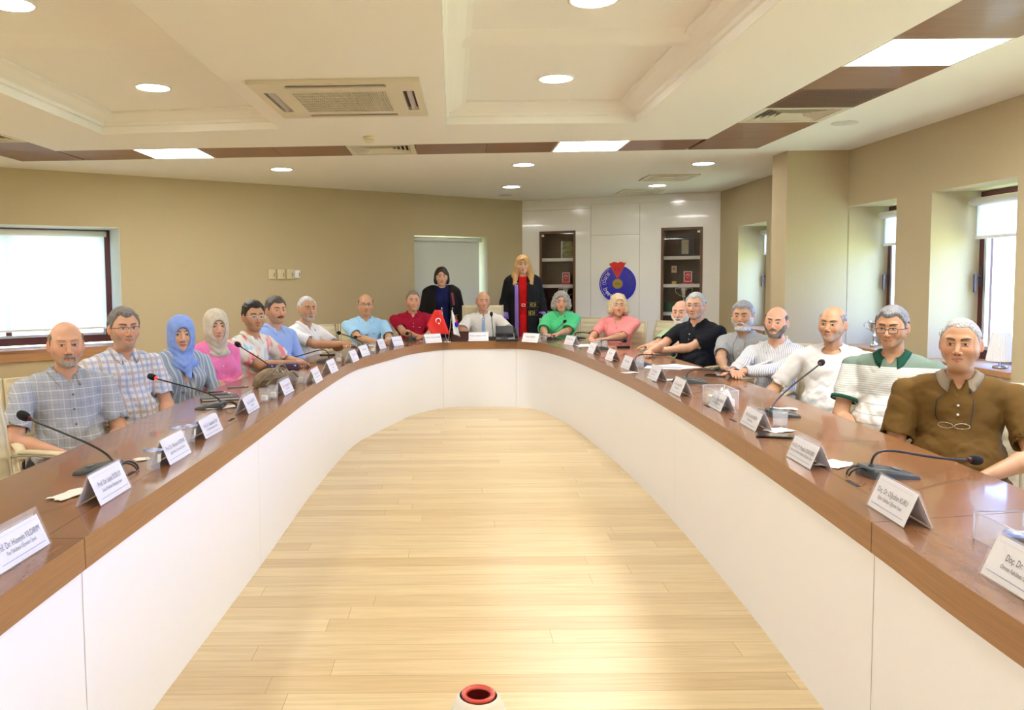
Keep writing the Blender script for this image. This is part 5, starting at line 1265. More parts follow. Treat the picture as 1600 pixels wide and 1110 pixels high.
PEOPLE = [
 dict(id='a', seed=1, px=102, top=503, Y=4.2, phi=42, hphi=33, skin=SK['pink'], hairc=(.20, .15, .10), bald=.028, front=.10, thick=.004, beard='goatee', beardc=(.30, .27, .24), bthick=.007, blong=.006, stubble=.25, brow=(.25, .15, .1), browt=.0028,
      top_kind='shirt', cloth=M_p1, pocket=True, belly=.045, bw=1.08, armR='lap', armL='lap', hintR=(1.4, -.3, -.6), fw=1.0, label='balding man with grey goatee in a grey checked short-sleeved shirt, leftmost person', button=mat('button_dark', (.1, .1, .12), .4)),
 dict(id='b', seed=2, px=193, top=482, Y=4.85, phi=50, hphi=40, skin=SK['pink'], hairc=(.16, .15, .14), front=.070, recede=.016, thick=.010, topth=.014, stubble=.35, glasses=dict(c=(.12, .09, .08), w=.027, hh=.014, style='half'), cheek=1.08, jaw=1.05, chin2=1,
      top_kind='shirt', cloth=M_p2, belly=.05, bw=1.10, armR='lap', armL='lap', label='man with glasses and short greying hair in a blue, white and tan plaid shirt'),
 dict(id='c', seed=3, g='f', px=282, top=495, Y=5.45, phi=44, hphi=26, skin=SK['fair'], hairc=None, hijab=(.24, .38, .85), brow=(.02, .012, .01), browt=.0036, lipc=(.60, .16, .17), lip=1.15,
      top_kind='jacket', cloth=M_p3, sleeve='long', cname='blazer', bw=1.06, coff=.018, armR='lap', armL='lap', label='woman in a bright blue headscarf and blue-grey striped blazer'),
 dict(id='d', seed=4, g='f', px=337, top=485, Y=6.0, phi=48, hphi=30, skin=SK['fair'], hairc=None, hijab=(.62, .56, .46), drape=.2, brow=(.02, .012, .01), lipc=(.58, .22, .2), fw=.95,
      top_kind='shirt', nocollar=True, cloth=C_('blouse_pink', (.86, .22, .47)), sleeve='long', cname='blouse', armR='fold', armL='fold', label='woman in a beige headscarf and bright pink blouse, arms folded'),
 dict(id='e', seed=5, px=396, top=472, Y=6.5, phi=56, hphi=36, skin=SK['tan'], hairc=(.018, .014, .013), front=.075, thick=.010, topth=.020, stubble=.4, glasses=dict(c=(.65, .68, .72), w=.026, hh=.0125, style='full', r=.0019), browt=.005,
      top_kind='shirt', cloth=M_p5, armR=('t', 455, 6.45), armL=('t', 466, 6.6), label='dark-haired man with pale-framed glasses in a pastel tie-dye shirt'),
 dict(id='f', seed=6, px=431, top=464, Y=7.1, phi=54, hphi=40, skin=SK['pink'], hairc=(.07, .06, .055), front=.066, thick=.010, topth=.014, beard='stache', beardc=(.10, .09, .08), stubble=.3, browt=.005, cheek=1.1, jaw=1.08,
      top_kind='shirt', sleeve='long', cloth=C_('shirt_light_blue', (.33, .48, .88)), belly=.05, bw=1.1, armR='lap', armL='lap', label='man with a moustache and dark grey hair in a light blue long-sleeved shirt'),
 dict(id='g', seed=7, px=480, top=463.5, Y=7.7, phi=58, hphi=34, skin=SK['tan'], hairc=(.48, .47, .46), front=.080, recede=.012, thick=.006, beard='goatee', beardc=(.40, .38, .36), bthick=.005, stubble=.35, stubc=(.35, .33, .32),
      top_kind='shirt', vdeep=.03, cloth=C_('shirt_white', (.80, .80, .82)), belly=.04, bw=1.08, armR=('t', 533, 7.45, .86), armL=('t', 540, 7.55, .86), label='grey-haired man with a white goatee in an open white short-sleeved shirt, hands clasped'),
 dict(id='h', seed=8, px=571, top=460, Y=8.95, phi=16, hphi=10, skin=SK['tan'], hairc=(.13, .10, .08), bald=.038, front=.10, thick=.004, glasses=dict(c=(.05, .04, .04), w=.027, hh=.014, style='half', r=.0018),
      top_kind='polo', sleeve='polo', logo=(.02, .12, .06), cloth=C_('polo_sky_blue', (.36, .62, .86)), bw=1.12, belly=.03, armR=('t', 590, 8.55), armL=('t', 603, 8.6), watch='L', label='bald man with glasses in a sky blue polo shirt, wristwatch on his arm'),
 dict(id='i', seed=9, px=645, top=455, Y=9.75, phi=4, hphi=12, skin=SK['pink'], hairc=(.22, .18, .14), front=.080, thick=.0035, cheek=1.08, jaw=1.08,
      top_kind='polo', sleeve='polo', vdeep=.02, logo=(.6, .5, .45), cloth=C_('polo_crimson', (.36, .008, .035)), belly=.05, bw=1.22, armR=('t', 652, 9.35), armL=('t', 664, 9.33), label='heavy-set man with short greying hair in a crimson polo shirt'),
 dict(id='j', seed=10, g='f', stand=True, s=.94, px=690, top=418.5, Y=10.55, phi=4, hphi=4, skin=SK['fair'], hairc=(.020, .010, .008), style='bob', part=.012, lipc=(.5, .15, .15),
      top_kind='tunic', nocollar=True, cloth=C_('dress_navy', (.012, .016, .085)), cname='dress', sleeve='short', armR='down', armL='down', bw=1.08, wr=.003, label='standing woman with a dark bob in a navy dress and open black gown'),
 dict(id='k', seed=11, px=755, top=456, Y=9.95, phi=-1, hphi=6, skin=SK['pink'], hairc=(.42, .36, .31), bald=.018, front=.11, thick=.004, stubble=.1, fw=.98, hy=.07,
      top_kind='shirt', vdeep=-.035, copen=.16, pocket=True, tie=C_('tie_blue', (.30, .45, .74)), cloth=C_('shirt_cream_white', (.78, .77, .74)), sleeve='elbow', flare=.022, bw=1.05, belly=.02, armR=('t', 733, 9.52), armL=('t', 785, 9.52), hintR=(1.2, 0, -.6), hintL=(-1.2, 0, -.6), label='bald man in the middle in a white short-sleeved shirt and light blue tie'),
 dict(id='l', seed=12, g='f', stand=True, s=.98, px=817, top=400, Y=10.6, phi=-2, hphi=-3, skin=SK['fair'], hairc=(.56, .34, .13), style='long', part=.01, lipc=(.62, .15, .15), lip=1.1,
      top_kind='tunic', copen=.35, cloth=C_('dress_red', (.78, .012, .015)), cname='dress', sleeve='short', armR='down', armL='down', wr=.003, label='standing woman with long blonde hair in a red dress and black gown with purple trim'),
 dict(id='m', seed=13, g='f', px=877, top=457, Y=9.75, phi=-6, hphi=-6, skin=SK['pink'], hairc=(.34, .33, .32), style='curly', part=.01, fw=.95,
      top_kind='shirt', cloth=C_('blouse_green', (.10, .66, .28)), cname='blouse', sleeve='elbow', flare=.03, coff=.018, bw=1.05, armR=('t', 852, 9.36), armL=('t', 862, 9.33), label='woman with curly grey hair in a bright green blouse'),
 dict(id='n', seed=14, g='f', px=966, top=461, Y=9.0, phi=-26, hphi=-6, skin=SK['pink'], hairc=(.60, .47, .30), style='wavy', part=-.01,
      top_kind='vneck', cloth=C_('jumper_salmon', (.86, .30, .30)), cname='jumper', sleeve='elbow', flare=.005, bw=1.08, coff=.014, armR=('t', 922, 8.72), armL=('t', 934, 8.6), label='woman with wavy blonde hair in a salmon pink jumper'),
 dict(id='o', seed=15, px=1064, top=470, Y=8.05, phi=-52, hphi=-34, skin=SK['pink'], hairc=(.62, .60, .57), bald=.035, front=.10, thick=.004, beard='full', beardc=(.66, .64, .60), bthick=.008, blong=.008,
      top_kind='shirt', cloth=C_('shirt_pale_green', (.40, .53, .30)), bw=1.0, armR=('t', 999, 7.6), armL=('t', 1006, 7.75), label='man with a white beard in a pale green shirt, mostly behind the black polo'),
 dict(id='p', seed=16, px=1087, top=457.5, Y=7.25, phi=-55, hphi=-36, skin=SK['pink'], hairc=(.36, .36, .36), front=.072, recede=.01, thick=.008, stubble=.3, stubc=(.4, .38, .36), glasses=dict(c=(.12, .12, .13), w=.027, hh=.013, style='half'), hs=1.0, hy=.08,
      top_kind='polo', sleeve='polo', cloth=C_('polo_black', (.010, .011, .016)), belly=.05, bw=1.18, armR=('t', 1010, 7.1), armL=('t', 1018, 7.3), label='grey-haired man with glasses in a black polo shirt, arms stretched on the table'),
 dict(id='q', seed=17, px=1161, top=472, Y=6.75, phi=-44, hphi=-34, skin=SK['tan'], hairc=(.27, .27, .28), front=.066, thick=.010, topth=.016, beard='full', beardc=(.48, .47, .46), bthick=.008, blong=.012, eye=.75, browt=.005, brow=(.06, .05, .05),
      top_kind='polo', vdeep=.02, sleeve='short', cloth=C_('polo_heather_grey', (.36, .37, .38)), bw=1.02, armR=('t', 1132, 6.4, .72), armL='lap', label='grey-haired man with a full grey beard in a grey polo shirt'),
 dict(id='r', seed=18, hs=.94, px=1213, top=480, Y=5.88, phi=-46, hphi=-34, skin=SK['pink'], hairc=(.06, .05, .05), bald=.040, front=.10, thick=.0025, beard='full', beardc=(.17, .14, .12), bthick=.003, blong=.002, browt=.005, tilt=-4,
      top_kind='shirt', cloth=M_p18, sleeve='long', belly=.03, bw=1.06, armR=('t', 1136, 5.5), armL=('t', 1144, 5.6), watch=None, label='bald man with a short dark beard in a pin-striped long-sleeved shirt'),
 dict(id='s', seed=19, hs=.96, px=1301, top=479, Y=5.2, phi=-36, hphi=-44, skin=SK['tan'], hairc=(.20, .19, .19), bald=.062, front=.085, thick=.0025, stubble=.45, stubc=(.34, .32, .31), tilt=-3,
      top_kind='tshirt', cloth=C_('tshirt_white', (.80, .80, .80)), coff=.014, belly=.04, bw=1.10, armR='rest', restx=.33, armL='lap', label='man with cropped thinning hair in a plain white T-shirt'),
 dict(id='t', seed=20, hs=.92, px=1394, top=480, Y=4.4, phi=-38, hphi=-44, nod=6, skin=SK['tan'], hairc=(.17, .17, .18), front=.068, recede=.008, thick=.009, topth=.013, stubble=.15, glasses=dict(c=(.05, .03, .03), w=.026, hh=.0155, style='full', dz=-.010, r=.0016), browt=.0055,
      top_kind='polo', sleeve='polo', cloth=M_p20, collar=C_('collar_dark_green', (.015, .085, .055)), cuffband='collar_dark_green', logo=(.05, .12, .08), belly=.05, bw=1.08, armR='lap', armL='lap', label='man with reading glasses in a white and green striped polo with dark green collar'),
 dict(id='u', seed=21, hs=.95, px=1502, top=498, Y=3.62, phi=-33, hphi=-40, skin=SK['tan'], hairc=(.30, .29, .28), front=.084, thick=.0035, stubble=.1, stubc=(.4, .36, .33), cheek=1.06, jaw=1.04, chin2=1, browt=.0052,
      top_kind='polo', sleeve='short', vdeep=.015, cloth=C_('polo_olive_brown', (.135, .074, .018)), collar=C_('collar_taupe', (.26, .21, .15)), belly=.055, bw=1.14, armR='lap', armL='lap', hintL=(-1.3, -.2, -.6), flare=.016, label='man with cropped grey hair in an olive brown polo, glasses hanging on his chest'),
]
ONLY = None
INFO = {}
for d in PEOPLE:
    if ONLY and d['id'] not in ONLY: continue
    body, info = make_person(d); INFO[d['id']] = (body, info)
# ---- gowns of the two standing women
M_gown = cloth('gown_black', (.008, .008, .011), .2, .7); M_purple = mat('satin_purple', (.28, .17, .66), .35, sheen=.3); M_gold2 = mat('gold_embroidery', (.52, .38, .07), .45, .4)
def gown(idn, open_l, open_r, trim):
    body, I = INFO[idn]; zz, shy, s = I['zz'], I['shy'], I['s']
    v = Vol((-.48, shy-.30, .06), (.48, shy+.42, zz(.22)), .0068)
    v.cap((-.13, shy, zz(.335)), (.13, shy, zz(.335)), .088, .088, .05)
    v.ell((0, shy+.03, zz(.50)), (.205, .165, .20), .08); v.cap((0, shy+.02, zz(.55)), (0, shy+.02, .22), .19, .27, .08)
    for side, (Sh, E, Wt, f, up, q) in I['arms'].items():
        v.cap(Sh, E, .070, .072, .03); v.cap(E, Wt-(Wt-E)*.12, .072, .080, .03); dd = (Wt-E)/np.linalg.norm(Wt-E); v.cap(Wt+dd*.10, Wt+dd*.2, .11, .11, .004, 'sub'); v.cap(Wt-dd*.08, Wt+dd*.1, .060, .066, .004, 'sub')
    X2, Y2, Z2 = v.ax()
    v.F += (.007*np.sin(np.arctan2(Y2-shy, X2)*16+2*wob(X2, Y2, Z2, 8, 3))*sstep(-Z2, -zz(.40), -zz(.9))+.004*wob(X2, Y2, Z2*.6, 30, 5)).astype(np.float32)
    v.ell((0, shy+.02, zz(.245)), (.085, .085, .07), .01, 'sub')
    Xb, Yb, Zb = np.broadcast_arrays(X2, Y2, Z2)
    box = np.maximum(np.maximum(open_r-Xb, Xb-open_l), shy-.0-Yb)
    v.F = -smin(-v.F, box, .01)
    inner_b = np.maximum(np.sqrt(((Xb)/.17)**2+((Yb-shy-.02)/.135)**2)-1, -(Zb-.1))*.12
    v.F = -smin(-v.F, np.where((Yb > shy-.02) & (Zb < zz(.36)), inner_b, 1.), .01)
    a, q_ = v.nets(); g_ = nets_obj('gown', a, q_, M_gown, body)
    return g_, BVHTree.FromPolygons([tuple(p) for p in a.tolist()], [tuple(x) for x in q_.tolist()])
def skirt(idn, m):
    body, I = INFO[idn]; zz, shy = I['zz'], I['shy']
    v = Vol((-.3, shy-.25, .3), (.3, shy+.3, zz(.70)), .012); v.ell((0, shy, zz(.82)), (.17, .125, .14), .05); v.cap((0, shy+.01, zz(.9)), (0, shy+.01, .52), .16, .16, .05)
    a, q_ = v.nets(); nets_obj('skirt', a, q_, m, body)
    for q in (-1, 1):
        v = Vol((q*.09-.09, shy-.1, .05), (q*.09+.09, shy+.12, .66), .01); v.cap((q*.09, shy, .56), (q*.09, shy, .10), .06, .040, .02); a, q_ = v.nets(); nets_obj('tights', a, q_, mat('tights_dark', (.03, .02, .02), .6), body)
if 'j' in INFO:
    skirt('j', MATS['dress_navy']); g_, bv = gown('j', .085, -.095, None); body, I = INFO['j']; zz = I['zz']
    mb = ribbon(bv, [(-.13-.02*k/10, zz(.35)-.16*k/10) for k in range(11)], .030, .003); mb.build('lapel_trim', mat('satin_dark_red', (.22, .01, .03), .4), g_)
if 'l' in INFO:
    skirt('l', MATS['dress_red']); g_, bv = gown('l', .055, -.045, None); body, I = INFO['l']; zz = I['zz']
    mb = ribbon(bv, [(.085, zz(.34)-1.15*k/50) for k in range(51)], .060, .004); mb.build('purple_trim', M_purple, g_)
    mb = MB(); hit = I['bvh'].ray_cast(Vector((0, 1.2, zz(.66))), Vector((0, -1, 0))); y = hit[0].y if hit[0] else .15
    mb.box((.0, y+.008, zz(.66)), (.050, .006, .038)); o_ = mb.build('belt_buckle', mat('buckle_silver', (.7, .7, .72), .2, .8), body)
    mb = MB(); mb.box((.0, y+.012, zz(.66)), (.030, .004, .022)); mb.build('buckle_inset', MATS['dress_red'], o_)
def motif(idn, x0, zc, nm, w=.15, hgt=.075):
    """gold meander embroidery laid on the gown"""
    body, I = INFO[idn]; g_, bv = gown_b[idn]
    def S_(x, z):
        h_ = bv.ray_cast(Vector((x, 1.2, z)), Vector((0, -1, 0))); return Vector((x, (h_[0].y if h_[0] is not None else .2)+.003, z))
    mb = MB()
    path = [(-.5, -.4), (-.5, .4), (-.18, .4), (-.18, -.05), (-.34, -.05), (-.34, .15)]
    for mx_ in (0, 1):
        for sg in (1, -1):
            pts = [S_(x0+(px_*(1 if sg == 1 else -1)+(.0))*w*.5*sg*0+((px_ if mx_ == 0 else -px_)*.5*w), zc+pz*sg*hgt) for px_, pz in path]
            mb.tube(pts, .0042, 5)
    mb.tube([S_(x0-w*.5, zc-.45*hgt), S_(x0+w*.5, zc-.45*hgt)], .004, 5); mb.tube([S_(x0-w*.5, zc+.45*hgt), S_(x0+w*.5, zc+.45*hgt)], .004, 5)
    mb.tube([S_(x0-.03, zc), S_(x0, zc+.025), S_(x0+.03, zc), S_(x0, zc-.025), S_(x0-.03, zc)], .004, 5)
    mb.build(nm, M_gold2, g_)
gown_b = {}
if 'l' in INFO:
    gown_b['l'] = (g_, bv); zz = INFO['l'][1]['zz']
    motif('l', -.125, zz(.655), 'gold_embroidery'); motif('l', -.105, zz(.765), 'gold_embroidery')
    for side, (Sh, E, Wt, f, up, q) in INFO['l'][1]['arms'].items():
        dd = Vector((Wt-E)/np.linalg.norm(Wt-E)); e_ = Vector(Wt)-dd*.01
        mb = MB(); mb.tube([e_-dd*.085, e_-dd*.04, e_+dd*.006], [.078, .081, .083], 24, caps=False); o_ = mb.build('purple_cuff', M_purple, g_); o_.modifiers.new('t', 'SOLIDIFY').thickness = .005
if 'j' in INFO:
    g2 = [c for c in INFO['j'][0].children if c.name.startswith('gown')][0]; me = g2.data
    bv2 = BVHTree.FromPolygons([tuple(v.co) for v in me.vertices], [tuple(p.vertices) for p in me.polygons]); gown_b['j'] = (g2, bv2)
    zz = INFO['j'][1]['zz']; motif('j', -.165, zz(.70), 'gold_embroidery', .09); motif('j', -.165, zz(.80), 'gold_embroidery', .09)
# ---- extras worn on the chest
if 'u' in INFO:
    body, I = INFO['u']; zz = I['zz']; bv = I['bvh']
    def S_(x, z, o=.006):
        h_ = bv.ray_cast(Vector((x, 1.2, z)), Vector((0, -1, 0))); return Vector((x, (h_[0].y if h_[0] is not None else .15)+o, z))
    mb = MB(); mb.tube([S_(.055, zz(.335), .010), S_(.085, zz(.37), .012), S_(.088, zz(.43), .012), S_(.078, zz(.455), .012)], .0022, 6); mb.build('glasses_temple', mat('spectacle_black', (.012, .012, .012), .4), body)
    mb = MB(); mb.tube([S_(-.060, zz(.355), .010), S_(-.058, zz(.40), .012), S_(-.050, zz(.455), .012), S_(-.045, zz(.475), .012)], .0022, 6)
    go = mb.build('hanging_glasses', mat('spectacle_black', (.012, .012, .012), .4), body)
    for x0 in (.045, -.018):
        mb = MB(); pts = [S_(x0+.029*math.cos(2*math.pi*k/20), zz(.475)+.012*math.sin(2*math.pi*k/20), .014) for k in range(21)]; mb.tube(pts, .0011, 5, caps=False); mb.build('glasses_rim', mat('rim_silver', (.6, .6, .62), .25, .8), go)
if 'q' in INFO:
    body, I = INFO['q']; zz = I['zz']; bv = I['bvh']
    mb = MB(); mb.tube([S_(.050, zz(.32)) if False else (lambda x, z: Vector((x, (bv.ray_cast(Vector((x, 1.2, z)), Vector((0, -1, 0)))[0] or Vector((0, .15, 0))).y+.005, z)))(x, z) for x, z in [(.055, zz(.33)), (.05, zz(.42)), (.035, zz(.52)), (.02, zz(.60)), (-.005, zz(.60)), (-.02, zz(.52)), (-.04, zz(.42)), (-.05, zz(.33))]], .0016, 5); mb.build('glasses_cord', mat('cord_black', (.02, .02, .02), .6), body)
    mb = MB()
    for x0 in (-.02, .035):
        pts = [Vector((x0+.024*math.cos(2*math.pi*k/18), (bv.ray_cast(Vector((x0, 1.2, zz(.62))), Vector((0, -1, 0)))[0] or Vector((0, .2, 0))).y+.012, zz(.62)+.016*math.sin(2*math.pi*k/18))) for k in range(19)]; mb.tube(pts, .0018, 5, caps=False)
    mb.build('hanging_glasses', mat('spectacle_black', (.012, .012, .012), .4), body)
if 'c' in INFO:
    body, I = INFO['c']; zz = I['zz']; bv = I['bvh']
    mb = ribbon(bv, [(-.02-.002*k, zz(.40)-.25*k/16) for k in range(17)], .014, .004); mb.build('lanyard', mat('lanyard_white', (.7, .72, .76), .6), body)
if 'n' in INFO:
    body, I = INFO['n']; zz = I['zz']; bv = I['bvh']; mb = MB(); mb.lathe([(.006, 0), (.007, .003), (.001, .004)], (0, (bv.ray_cast(Vector((0, 1.2, zz(.40))), Vector((0, -1, 0)))[0] or Vector((0, .1, 0))).y+.003, zz(.40)), 10, R=Matrix.Rotation(-math.pi/2, 3, 'X')); mb.build('pendant', mat('trophy_silver', (.7, .7, .7), .16, .95), body)
# ================================================================ CHAIRS
M_leather = add_bump(mat('cream_leather', (.70, .62, .42), .42, coat=.1), 60, .12, .002)
def make_chair(high=0.):
    root = empty('conference_chair', (0, 0, 0), label='x', category='chair')
    W_ = .50; top = .95+high
    # side profile in local y (forward +) and z
    prof = catmull([(0, .235, .445), (0, .20, .468), (0, .05, .462), (0, -.12, .448), (0, -.20, .462), (0, -.235, .52), (0, -.255, .66), (0, -.275, .80), (0, -.305, top-.05), (0, -.318, top)], 12)
    mb = MB(); rows = []; n_ = len(prof)
    acc = 0.
    for i, p in enumerate(prof):
        if i: acc += (prof[i]-prof[i-1]).length
        t_ = (prof[min(i+1, n_-1)]-prof[max(i-1, 0)]).normalized(); nr = Vector((0, t_.z, -t_.y))*-1
        if nr.z < 0 and abs(t_.z) < .5: nr = -nr
        if abs(t_.z) >= .5: nr = Vector((0, abs(t_.z), abs(t_.y)*.3)).normalized()
        rib = .009*abs(math.sin(math.pi*acc/.062))**.6
        row = []
        wd = W_*(.5-.02*(i/n_))
        for u_ in (-1, -.93, -.5, 0, .5, .93, 1): row.append(p + nr*(.012+rib*(1 if abs(u_) < .95 else .2)) + Vector((u_*wd*(1 if abs(u_) > .95 else .985), 0, 0)))
        back = [p - nr*.014 + Vector((u_*wd, 0, 0)) for u_ in (1, 0, -1)]
        rows.append(row+back)
    mb.loft(rows, True, True, 0, True); mb.build('seat_shell', M_leather, root)
    for sg in (-1, 1):
        mb = MB(); mb.tube([Vector((sg*(W_*(.5-.02*i/n_)+.006), p.y, p.z)) for i, p in enumerate(prof[::3])], .013, 8); mb.build('side_rail', mat('cream_edge', (.66, .58, .40), .4), root)
        x = sg*.285
        arc = catmull([(sg*.255, .13, .47), (x, .185, .56), (x, .17, .632), (x, .08, .655), (x, -.06, .655), (x, -.18, .648), (sg*.262, -.262, .63)], 6)
        mb = MB(); rings = []
        for i, p in enumerate(arc):
            t_ = (arc[min(i+1, len(arc)-1)]-arc[max(i-1, 0)]).normalized(); a = Vector((1, 0, 0)); b2 = t_.cross(a).normalized(); rings.append([p+a*.016+b2*.006, p-a*.016+b2*.006, p-a*.016-b2*.006, p+a*.016-b2*.006])
        mb.loft(rings, True, True, 0, True); ar = mb.build('armrest', M_chrome, root)
        mb = MB(); rings = []
        for i, p in enumerate(arc[9:32]):
            t_ = (arc[min(i+10, len(arc)-1)]-arc[i+8]).normalized(); a = Vector((1, 0, 0)); b2 = t_.cross(a).normalized()
            if b2.z < 0: b2 = -b2
            q_ = p+b2*.013; rings.append([q_+(a*math.cos(2*math.pi*k/10)*.026+b2*math.sin(2*math.pi*k/10)*.010) for k in range(10)])
        mb.loft(rings, True, True, 0, True); mb.build('arm_pad', M_leather, ar)
    mb = MB(); mb.lathe([(.10, .425), (.10, .438), (.03, .44)], (0, 0, 0), 20); mb.box((0, 0, .43), (.46, .06, .02)); mb.lathe([(.028, .12), (.028, .30), (.018, .305), (.018, .43)], (0, 0, 0), 16); mb.build('column', M_chrome, root)
    for k in range(5):
        a = 2*math.pi*k/5+.3; c_, s_ = math.cos(a), math.sin(a); mb = MB()
        mb.loft([[Vector((c_*r_-s_*w_*sg, s_*r_+c_*w_*sg, z)) for sg, z in ((-1, z0), (1, z0), (1, z1), (-1, z1))] for r_, w_, z0, z1 in ((.02, .022, .09, .135), (.30, .014, .065, .085))], True, True, 0, False)
        lg = mb.build('leg', M_chrome, root)
        mb = MB()
        Rw = Matrix.Rotation(a, 3, 'Z') @ Matrix.Rotation(math.pi/2, 3, 'X'); mb.lathe([(.028, -.020), (.030, -.015), (.030, .015), (.028, .020)], (c_*.29, s_*.29, .030), 14, R=Rw); mb.lathe([(.008, .03), (.008, .07)], (c_*.29, s_*.29, 0), 8); mb.build('caster', M_black, lg)
    return root
# (x, y, facing phi, high, label)
def seat_of(idn, back=.03):
    b_, I = INFO[idn]; R_ = Matrix.Rotation(I['rz'], 3, 'Z'); p = I['base']+R_ @ Vector((0, I['shy']+.075, 0)); return p.x, p.y, I['rz']
names = {'a': 'the grey checked shirt man, leftmost occupied chair', 'b': 'the plaid shirt man with glasses', 'c': 'the woman in the blue headscarf', 'd': 'the woman in the pink blouse', 'e': 'the tie-dye shirt man', 'f': 'the light blue shirt man with moustache',
         'g': 'the white shirt man with goatee', 'h': 'the sky blue polo man', 'i': 'the crimson polo man', 'm': 'the woman in the green blouse', 'n': 'the woman in the salmon jumper', 'o': 'the pale green shirt man with white beard',
         'p': 'the black polo man', 'q': 'the grey polo man with grey beard', 'r': 'the pin-striped shirt man', 's': 'the white T-shirt man', 't': 'the green and white polo man', 'u': 'the olive brown polo man'}
chair0 = make_chair(); used = False
def place_chair(x, y, rz, label, src=None):
    global used
    if src is None:
        src = chair0
        if used: src = copy_tree(chair0)
        used = True
    src.location = (x, y, 0); src.rotation_euler = (0, 0, rz); src['label'] = label; src['group'] = 'cream conference chairs round the table'; return src
for k_, nm_ in names.items():
    if k_ in INFO: place_chair(*seat_of(k_), 'cream ribbed leather chair under '+nm_)
if 'k' in INFO:
    hi = make_chair(.16); x, y, rz_ = seat_of('k'); place_chair(x, y+.03, rz_, 'taller cream leather chair of the bald man in the middle', hi)
def ph(deg): return math.radians(deg)+math.pi
for x, y, p_, l in ((-1.98, 3.42, 68, 'empty cream leather chair at the left picture edge, nearest on that side'), (2.47, 2.72, -52, 'empty cream leather chair at the right picture edge, nearest on that side'),
                    (1.66, 9.95, -22, 'empty cream ribbed chair between the green blouse and salmon jumper women'), (2.26, 9.02, -58, 'empty cream ribbed chair between the salmon jumper woman and the white-bearded man'),
                    (-1.42, 8.78, 28, 'empty cream leather chair between the white shirt man and the sky blue polo man')):
    place_chair(x, y, ph(p_), l)
